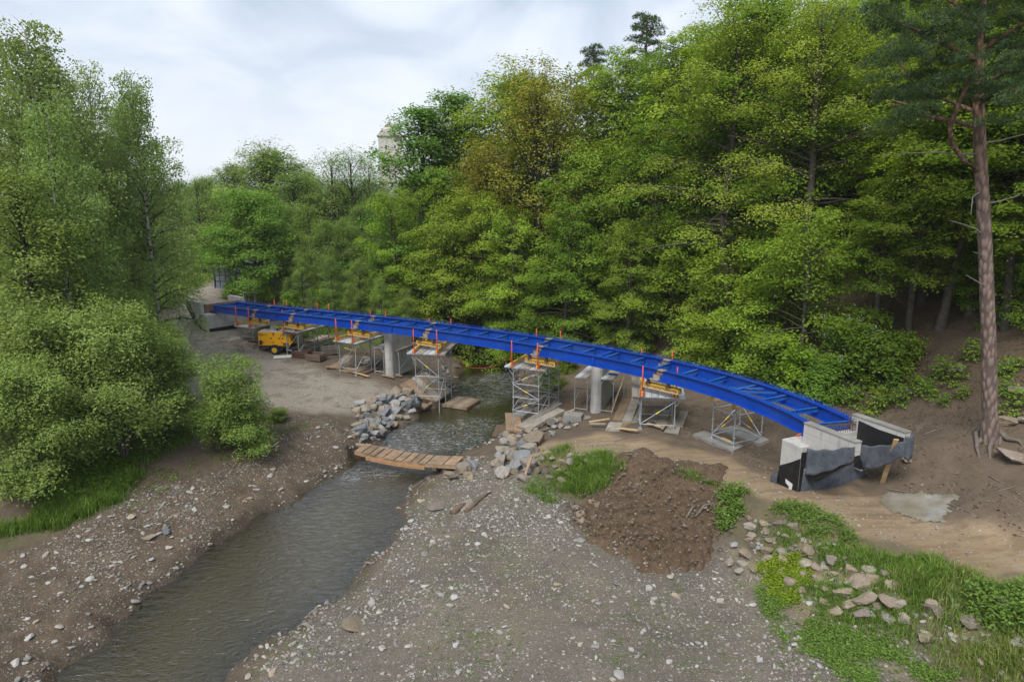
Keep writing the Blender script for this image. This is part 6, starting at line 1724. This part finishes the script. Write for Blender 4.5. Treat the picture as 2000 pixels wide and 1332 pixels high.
stones_stuff('soil_clods', 'crumbling clods on the soil heap', X, Y, r, M_CLOD, 12, 0., .95, 1, 5, .2, .95)
X, Y, r = scatter([(420, 690), (520, 660), (640, 690), (760, 735), (700, 740), (560, 705)], 700, 1.8, .02, .07, 13, 3)
stones_stuff('yard_clods', 'dark clods of mud at the back of the gravel yard', X, Y, r, M_CLOD, 14, 0., .8, 1, 5)
X, Y, r = scatter([(1680, 860), (1780, 870), (1880, 930), (2000, 960), (2000, 1060), (1860, 1000), (1760, 950), (1690, 930)], 700, 3.0, .015, .09, 15, 3.6)
stones_stuff('slope_rubble', 'rubble and lumps of earth below the pine roots', X, Y, r, M_CLOD, 16, .1, 1., 1, 5)
X, Y, r = scatter([(0, 1340), (300, 1130), (700, 880), (880, 740), (1020, 740), (1010, 860), (800, 960), (800, 1050), (700, 1130), (440, 1340)], 2600, .1, .02, .13, 17, 2.6, .3, .9, lambda a, b: sdist(a, b, RIVER) < .55)
stones_stuff('shore_stones', 'wet stones along both water edges', X, Y, r, M_STONE, 18, 0., .8, 1, 6)
X, Y, r = scatter([(1440, 1000), (1560, 1040), (1760, 1110), (2000, 1180), (2000, 1340), (1700, 1260), (1500, 1130)], 900, 1.8, .03, .15, 19, 2.6, .4)
stones_stuff('embankment_stones', 'pale broken stones between the grass of the embankment', X, Y, r, M_STONE, 20, .1, .8, 1, 6)
# stones one can single out on the two stony banks
ST_M = []
for k in range(6):
    V, F = rock_verts(800 + k, 2, 10, .4, .8); ST_M.append(np_mesh('stone', V, F, rock_mat('pale_stone', [(0., (.16, .15, .14)), (.35, (.30, .285, .26)), (.7, (.46, .45, .43)), (1., (.36, .27, .18))], False) if k == 0 else ST_M[0].materials[0], False))
for pts, n, lab, grp, z0 in ((BARP, 170, 'pale stone lying on the grey gravel bar', 'single stones on the gravel bar', .7), (LBP, 120, 'pale stone lying on the dark left bank', 'single stones on the left bank', .9)):
    X, Y, r = scatter(pts, n, z0, .09, .19, 21 + n, 2.4, .3)
    Z = height(X, Y)
    for x, y, z, q in zip(X, Y, Z, r):
        o = link('stone', RR_.choice(ST_M), None, (x, y, z + q * .15), (RR_.uniform(-.3, .3), RR_.uniform(-.3, .3), RR_.uniform(0, 6.28)), (q * 1.25, q, q * .7)); setp(o, lab, 'stone', grp)

# ------------------------------------------------------------ grass and low plants
def grassmat(name, lo, hi): return leafmat(name, lo, hi, .3, 0, 0)
G_LUSH = grassmat('lush_grass', (.07, .14, .018), (.22, .34, .05)); G_DRY = grassmat('mixed_grass', (.11, .16, .028), (.33, .38, .10)); G_MEAD = grassmat('meadow_grass', (.09, .15, .02), (.24, .33, .05))
def blades(name, label, X, Y, h, w, seed, mat, lean=.45, tuft=0, spread=.1):
    rng = np.random.default_rng(seed)
    if tuft:
        n0 = len(X); X = np.repeat(X, tuft) + rng.normal(size=n0 * tuft) * spread; Y = np.repeat(Y, tuft) + rng.normal(size=n0 * tuft) * spread
        ht = np.repeat(rng.uniform(.55, 1.25, n0), tuft); tt = np.repeat(rng.normal(size=n0) * .16, tuft)
    else: ht, tt = 1, 0
    ok = sdist(X, Y, RIVER) > .1; X, Y = X[ok], Y[ok]
    if tuft: ht, tt = ht[ok], tt[ok]
    n = len(X); Z = height(X, Y) - .02
    a = rng.uniform(0, 6.28, n); L = h * rng.uniform(.5, 1.2, n) * ht; ln = lean * rng.uniform(.2, 1.4, n) * L
    d = np.stack([np.cos(a), np.sin(a), np.zeros(n)], -1); s = np.stack([-np.sin(a), np.cos(a), np.zeros(n)], -1) * (w * rng.uniform(.6, 1.3, n))[:, None]
    b = np.stack([X, Y, Z], -1); up = np.array([0, 0, 1.])
    m = b + d * (ln * .35)[:, None] + up * (L * .6)[:, None]; t = b + d * ln[:, None] + up * (L * (1 - .25 * lean))[:, None]
    V = np.stack([b - s, b + s, m + s * .7, m - s * .7, t], 1).reshape(-1, 3); k = np.arange(n)[:, None] * 5
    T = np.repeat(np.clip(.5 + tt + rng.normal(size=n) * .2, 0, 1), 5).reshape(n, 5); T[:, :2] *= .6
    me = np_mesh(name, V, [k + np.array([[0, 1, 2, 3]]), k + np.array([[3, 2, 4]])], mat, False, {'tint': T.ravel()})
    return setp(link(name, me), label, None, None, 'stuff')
def pts_in(poly, n, z0, seed, clump=.6, cs=.9, px=True, thr=(.4, .6)):
    rng = np.random.default_rng(seed); pg = [tuple(G(u, v, z0).xy) for u, v in poly] if px else poly
    xs, ys = [p[0] for p in pg], [p[1] for p in pg]
    X = rng.uniform(min(xs), max(xs), n * 7); Y = rng.uniform(min(ys), max(ys), n * 7)
    ok = inside(X + 1.6 * (fbm(X * .8, Y * .8, 3, seed + 500) - .5), Y + 1.6 * (fbm(X * .8, Y * .8, 3, seed + 600) - .5), pg) & (rng.uniform(0, 1, n * 7) < (1 - clump) + clump * sstep(fbm(X * cs, Y * cs, 3, seed), *thr))
    return X[ok][:n], Y[ok][:n]
E1 = [(1425, 955), (1520, 1000), (1600, 1035), (1720, 1080), (1860, 1112), (2020, 1150), (2020, 1345), (1860, 1340), (1740, 1240), (1640, 1215), (1560, 1150), (1480, 1060), (1415, 1020)]
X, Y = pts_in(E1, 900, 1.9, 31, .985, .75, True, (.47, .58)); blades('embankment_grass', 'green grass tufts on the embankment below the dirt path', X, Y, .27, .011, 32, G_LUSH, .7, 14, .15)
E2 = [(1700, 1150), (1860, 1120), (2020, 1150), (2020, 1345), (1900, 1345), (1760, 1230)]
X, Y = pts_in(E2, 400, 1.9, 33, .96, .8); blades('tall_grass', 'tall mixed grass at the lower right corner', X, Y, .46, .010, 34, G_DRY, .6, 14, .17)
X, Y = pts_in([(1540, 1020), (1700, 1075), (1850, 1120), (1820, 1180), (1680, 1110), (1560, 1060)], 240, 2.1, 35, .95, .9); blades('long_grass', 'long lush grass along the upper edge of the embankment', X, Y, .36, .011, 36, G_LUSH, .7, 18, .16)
X, Y = pts_in([(1085, 945), (1110, 915), (1150, 893), (1200, 892), (1222, 906), (1195, 925), (1160, 965), (1120, 960)], 340, 1.4, 37, .35); blades('grass_patch', 'lush patch of long grass left of the soil heap', X, Y, .48, .012, 38, G_LUSH, .7, 18, .15)
X, Y = pts_in([(1030, 925), (1050, 890), (1110, 868), (1130, 885), (1080, 960), (1120, 985), (1060, 975), (1030, 950)], 160, 1.3, 39, .8); blades('grass_tufts', 'small grass tufts among the boulders by the plank bridge ramp', X, Y, .3, .011, 40, G_LUSH, .6, 14, .16)
X, Y = pts_in([(1300, 908), (1345, 917), (1400, 940), (1380, 948), (1310, 920)], 60, 2.1, 41, .4); blades('path_edge_grass', 'thin strip of grass at the upper edge of the soil heap', X, Y, .22, .01, 42, G_LUSH, .6, 16, .14)
X, Y = pts_in([(-60, 1075), (60, 1030), (150, 1003), (255, 968), (270, 925), (200, 950), (120, 985), (50, 1008), (-60, 1045)], 800, 1.6, 43, .3); blades('bank_grass', 'bright grass strip along the top edge of the left bank', X, Y, .42, .012, 44, G_LUSH, .6, 18, .15)
X, Y = pts_in([(590, 668), (640, 650), (700, 650), (770, 655), (820, 668), (790, 640), (700, 630), (600, 632)], 700, 2.1, 45, .3); blades('back_grass', 'green grass strip behind the bridge by the scaffold towers', X, Y, .5, .02, 46, G_MEAD, .5, 14, .25)
X, Y = pts_in(MEADOW, 1500, 0, 47, .3, .4, False); blades('meadow_grass', 'bright green meadow beside the dirt track', X, Y, .5, .04, 48, G_MEAD, .5, 12, .5)
X, Y = pts_in([(410, 660), (520, 650), (640, 690), (600, 640), (480, 600), (440, 590), (560, 610)], 160, 2.4, 49, .8); blades('yard_edge_grass', 'thin grass on the earth behind the gravel yard', X, Y, .25, .015, 50, G_MEAD, .5, 10, .3)
X, Y = pts_in([(300, 905), (460, 830), (560, 825), (420, 800), (300, 800), (150, 880), (60, 950), (130, 985), (250, 950)], 700, 1.8, 51, .5); blades('shade_grass', 'grass in the shade below the left willows', X, Y, .32, .014, 52, G_LUSH, .6, 14, .2)
def ground_leaves(name, label, X, Y, hmax, ll, lw, seed, mat, per=8, spread=.1):
    rng = np.random.default_rng(seed); n0 = len(X)
    X = np.repeat(X, per) + rng.normal(size=n0 * per) * spread; Y = np.repeat(Y, per) + rng.normal(size=n0 * per) * spread
    hh = np.repeat(hmax * rng.uniform(.4, 1.2, n0), per); n = len(X)
    C = np.stack([X, Y, height(X, Y) + .015 + hh * rng.uniform(.1, 1, n)], -1); N = rng.normal(size=(n, 3)) * .4 + np.array([0, 0, 1.])
    v, f, t = leaf_quads(rng, C, N, ll, lw, np.clip(.5 + np.repeat(rng.normal(size=n0) * .15, per) + rng.normal(size=n) * .15, 0, 1))
    me = np_mesh(name, v, f, mat, False, {'tint': t}); return setp(link(name, me), label, None, None, 'stuff')
W_BR = leafmat('moss_green_herb', (.13, .20, .012), (.30, .38, .03), .3, 0, 0); W_WEED = leafmat('weed_leaves', (.07, .13, .018), (.20, .31, .055), .3, 0, 0)
X, Y = pts_in([(1478, 1105), (1540, 1090), (1585, 1130), (1580, 1185), (1530, 1180), (1500, 1150)], 650, 1.2, 61, .8, 1.2); ground_leaves('bright_herbs', 'bright yellow green herb patch below the embankment rocks', X, Y, .16, .07, .045, 62, W_BR, 10, .09)
X, Y = pts_in([(1480, 1150), (1560, 1190), (1660, 1230), (1780, 1270), (1900, 1345), (1600, 1345), (1540, 1290), (1500, 1220)], 1150, 1.2, 63, .96, .9, True, (.44, .6)); ground_leaves('ground_weeds', 'pale green weeds spreading over the gravel at the embankment foot', X, Y, .10, .075, .05, 64, W_WEED, 9, .09)
X, Y = pts_in(BARP, 900, .8, 65, .97, .6, True, (.5, .62)); ground_leaves('bar_weeds', 'sparse green seedlings dotted over the gravel bar', X, Y, .05, .05, .03, 66, W_WEED, 5, .06)
X, Y = pts_in([(1410, 950), (1450, 955), (1450, 1010), (1430, 1050), (1405, 1030)], 75, 1.9, 67, .8, 1.4); ground_leaves('leafy_weeds', 'tall leafy weeds at the right edge of the soil heap', X, Y, .45, .12, .075, 68, W_WEED, 26, .12)
X, Y = pts_in([(1480, 975), (1560, 1000), (1660, 1040), (1640, 1070), (1540, 1030)], 160, 2.1, 69, .6); ground_leaves('path_weeds', 'leafy weeds between the dirt path and the embankment rocks', X, Y, .3, .10, .05, 70, W_WEED, 16, .12)
X, Y = pts_in([(1900, 1150), (2010, 1160), (2010, 1230), (1930, 1230)], 120, 2.2, 71, .4); ground_leaves('nettles', 'leafy nettles in the tall grass at the right edge', X, Y, .6, .13, .07, 72, W_WEED, 26, .15)
X, Y = pts_in([(40, 950), (120, 900), (260, 880), (275, 940), (200, 965), (110, 985)], 800, 1.7, 73, .3); ground_leaves('bank_herbs', 'leafy herbs spilling over the left bank below the willows', X, Y, .4, .13, .085, 74, L_UND, 12, .15)
X, Y = pts_in([(260, 940), (420, 870), (560, 830), (640, 830), (540, 850), (420, 900), (300, 960)], 90, 1.5, 75, .6); ground_leaves('sparse_herbs', 'sparse herbs on the brown slope left of the stream', X, Y, .12, .1, .06, 76, L_UND, 10, .14)
# low growth on the slope floor
rngU = np.random.default_rng(88)
Xu, Yu = [], []
for _ in range(5200):
    s = rngU.uniform(60, TOT - 36); d = rngU.uniform(.6, 16); fx_, fy_, nx_, ny_ = foot_point(s)
    if hill_d(np.array([fx_ + nx_]), np.array([fy_ + ny_]))[0] < 0: nx_, ny_ = -nx_, -ny_
    Xu.append(fx_ + nx_ * d); Yu.append(fy_ + ny_ * d)
Xu, Yu = np.array(Xu), np.array(Yu)
ok = (Yu > 21) & (Yu < 75) & (fbm(Xu * .5, Yu * .5, 3, 99) > .55) & ~((Yu < 36) & (rngU.uniform(0, 1, len(Xu)) < .8)) & ~((Yu < 27) & (Xu < 20) & (rngU.uniform(0, 1, len(Xu)) < .75))
ground_leaves('slope_undergrowth', 'low leafy undergrowth on the floor of the wooded slope', Xu[ok], Yu[ok], .45, .12, .08, 90, L_UND, 18, .28)
LIT = leafmat('dead_leaves', (.07, .045, .025), (.20, .135, .075), .1, 0, 0)
Xl, Yl = [], []
for _ in range(14000):
    s = rngU.uniform(150, TOT - 36); d = rngU.uniform(-1.0, 14) ; fx_, fy_, nx_, ny_ = foot_point(s)
    if hill_d(np.array([fx_ + nx_]), np.array([fy_ + ny_]))[0] < 0: nx_, ny_ = -nx_, -ny_
    Xl.append(fx_ + nx_ * d); Yl.append(fy_ + ny_ * d)
Xl, Yl = np.array(Xl), np.array(Yl); ok = (Yl > 19) & (Yl < 45) & (hill_d(Xl, Yl) > -.8)
ground_leaves('leaf_litter', 'dead brown leaves and twigs on the slope floor', Xl[ok], Yl[ok], .03, .10, .05, 92, LIT, 3, .3)

# ---- bushes and saplings one can tell apart behind and beside the bridge
BU = [tree_meshes('low_bush', M_BARK, L_UND if k != 1 else L_BEECH, seed=601 + k, H=2.2, Rc=1.25, base=.05, nb=44, ll=.15, lw=.095, dens=2.0, spray_n=30, style='round', stems=4, sprayr=.38, flat=.3, r0=.05) for k in range(3)]
SAP = tree_meshes('sapling', M_BARK, L_UND, seed=611, H=1.3, Rc=.55, base=.2, nb=14, ll=.16, lw=.11, dens=2.0, spray_n=14, style='beech', sprayr=.28, r0=.02)
for i, (u, v, s, lab) in enumerate([(1330, 712, 1.1, 'low bush behind the bridge right of the striped deck tower splice'), (1395, 722, 1.3, 'bushy low beech behind the bridge above the open frame'), (1465, 742, 1.3, 'low bush behind the bridge left of the blossoming shrub'), (1520, 745, 1.2, 'low bush behind the bridge under the leaning grey trunk'), (1570, 770, 1.2, 'low bush behind the end of the bridge'), (1610, 782, 1.0, 'small bush just left of the near abutment wing'),
        (1720, 745, 1.15, 'low spreading beech bush on the slope above the near abutment'), (1755, 720, .9, 'low beech bush higher on the slope above the near abutment'), (1240, 690, 1.1, 'low bush behind the bridge above the tall pier'), (1170, 668, 1.0, 'low bush behind the bridge between the tall towers'), (1110, 655, 1.1, 'low bush behind the bridge near the tallest tower'), (1040, 640, 1.0, 'low bush on the bank behind the tallest tower'), (1075, 760, .85, 'green bush growing inside the tallest scaffold tower'), (1105, 725, .7, 'small green bush right of the tallest scaffold tower'),
        (800, 640, 1.2, 'low bush on the far bank behind the pier by the yard'), (850, 655, 1.1, 'low bush above the far stream bank'), (575, 612, 1.0, 'low bush behind the far end of the bridge'), (520, 588, .9, 'low bush under the round maple'), (450, 582, .7, 'small bush beside the grey container'), (640, 618, 1.2, 'low bush at the back of the grass strip'), (720, 625, 1.2, 'low bush at the right end of the grass strip')]):
    g = G(u, v, 2.5); plant('low_bush', BU[i % 3], g, i * 1.7, s, lab, 'bush', 'low bushes along the bridge')
g = G(1650, 745, 4.0)
wv_, wf_, lv_, lf_, lt_, tf_ = grow(seed=621, H=3.4, Rc=2.0, base=.05, nb=54, ll=.13, lw=.09, dens=1.7, spray_n=30, style='round', stems=4, sprayr=.42, flat=.3, r0=.06)
haw = (np_mesh('hawthorn_trunk', wv_, wf_, M_BARK, True), np_mesh('hawthorn_crown', lv_, lf_, L_BEECH, False, {'tint': lt_}))
r = plant('hawthorn', haw, g, .5, 1.05, 'white blossoming hawthorn on the slope behind the near end of the bridge', 'bush')
rb_ = np.random.default_rng(5); ix = rb_.choice(len(lv_) // 4, 60, replace=False); C = lv_.reshape(-1, 4, 3)[ix, 0]; C = C[C[:, 2] > 1.0]
Cb = (np.repeat(C, 26, 0) + rb_.normal(size=(len(C) * 26, 3)) * .12); v_, f_, t_ = leaf_quads(rb_, Cb, rb_.normal(size=Cb.shape) * .6 + [0, -.4, 1], .055, .05, rb_.uniform(0, 1, len(Cb)))
link('blossom', np_mesh('blossom', v_, f_, L_BLOS, False, {'tint': t_}), r)
for i, (u, v) in enumerate([(1668, 792), (1712, 800), (1722, 778), (1760, 790), (1800, 770), (1822, 778), (1845, 790), (1880, 775), (1865, 745), (1818, 762), (1960, 770), (1985, 720), (1965, 735), (1900, 700), (1690, 830), (1790, 755), (1840, 735), (1980, 800), (1745, 760)]):
    g = G(u, v, 4.0); plant('sapling', SAP, g, i * 2.1, RR_.uniform(.4, .85), 'small light green sapling on the bare slope around the pine', 'sapling', 'saplings around the pine')

# ---- driftwood, sticks and roots
def stick(pts, r, lab, mat, name='stick', cat='stick', z0=1.0, lift=.04):
    q = [G(u, v, z0) + Vector((0, 0, lift if 0 < i < len(pts) - 1 else .02)) for i, (u, v) in enumerate(pts)]
    o = thing(name, lab, cat, q[0]); MB().tube([p - q[0] for p in q], list(np.linspace(r, r * .45, len(q))), 6).build('wood', mat, o, True); return o
stick([(884, 1004), (900, 992), (922, 982)], .16, 'thick grey driftwood log on the gravel bar', M_WOODD, 'log', 'log', .5, .1)
stick([(910, 1000), (940, 975), (958, 962)], .10, 'thin driftwood log beside the thick one', M_WOODD, 'log', 'log', .5, .06)
stick([(1358, 1010), (1375, 1000), (1392, 998), (1398, 1003)], .035, 'forked pale root lying on the soil heap', M_DEAD, lift=.30); stick([(1340, 1012), (1352, 1003), (1360, 990)], .04, 'short bent root on the soil heap', M_DEAD, lift=.30)
for i, a in enumerate([[(1317, 1117), (1330, 1108), (1345, 1104)], [(1335, 1142), (1350, 1136), (1368, 1138)], [(1100, 1100), (1112, 1112), (1118, 1122)], [(1190, 1258), (1215, 1262)], [(1255, 1145), (1258, 1160)], [(800, 955), (820, 945), (838, 930), (848, 920)], [(1850, 985), (1890, 1000), (1935, 1030)], [(1730, 955), (1775, 962)], [(1930, 930), (1960, 945)], [(1950, 960), (1985, 950)], [(1800, 850), (1830, 840)], [(1640, 905), (1670, 915)], [(245, 930), (275, 922)], [(1700, 880), (1690, 900)], [(1270, 790), (1276, 810)], [(1200, 862), (1225, 856)]]):
    stick(a, .022, ['bent pale stick right of the soil heap foot', 'twig below the soil heap on the gravel', 'curved twig in the middle of the gravel bar', 'straight twig low on the gravel bar', 'short twig below the soil heap', 'whitish branch lying in the shallow water by the plank bridge', 'long dead branch below the pine roots', 'dry stick at the top of the concrete spill', 'dead stick under the pine roots', 'crossed dead stick right of the pine roots', 'dry stick on the slope left of the pine', 'dry stick against the abutment textile', 'brown stick on the left bank herbs', 'broken stick under the far wing wall', 'twig on the boards of the striped deck tower', 'dark twig on the dirt path'][i], M_DEAD)
# ------------------------------------------------------------ thin moist air
hm = NT('haze_air')
pv = hm.new('ShaderNodeVolumePrincipled')
pv.inputs['Density'].default_value = 0.00022
pv.inputs['Color'].default_value = (.93, .96, 1, 1)
pv.inputs['Anisotropy'].default_value = 0.0
hm.l.new(pv.outputs[0], hm.out.inputs['Volume'])
hb = MB().box((0, 0, 25.7), (14000, 18000, 54.6)).build('haze', hm.m)
setp(hb, 'thin pale haze in the valley air', None, None, 'stuff')
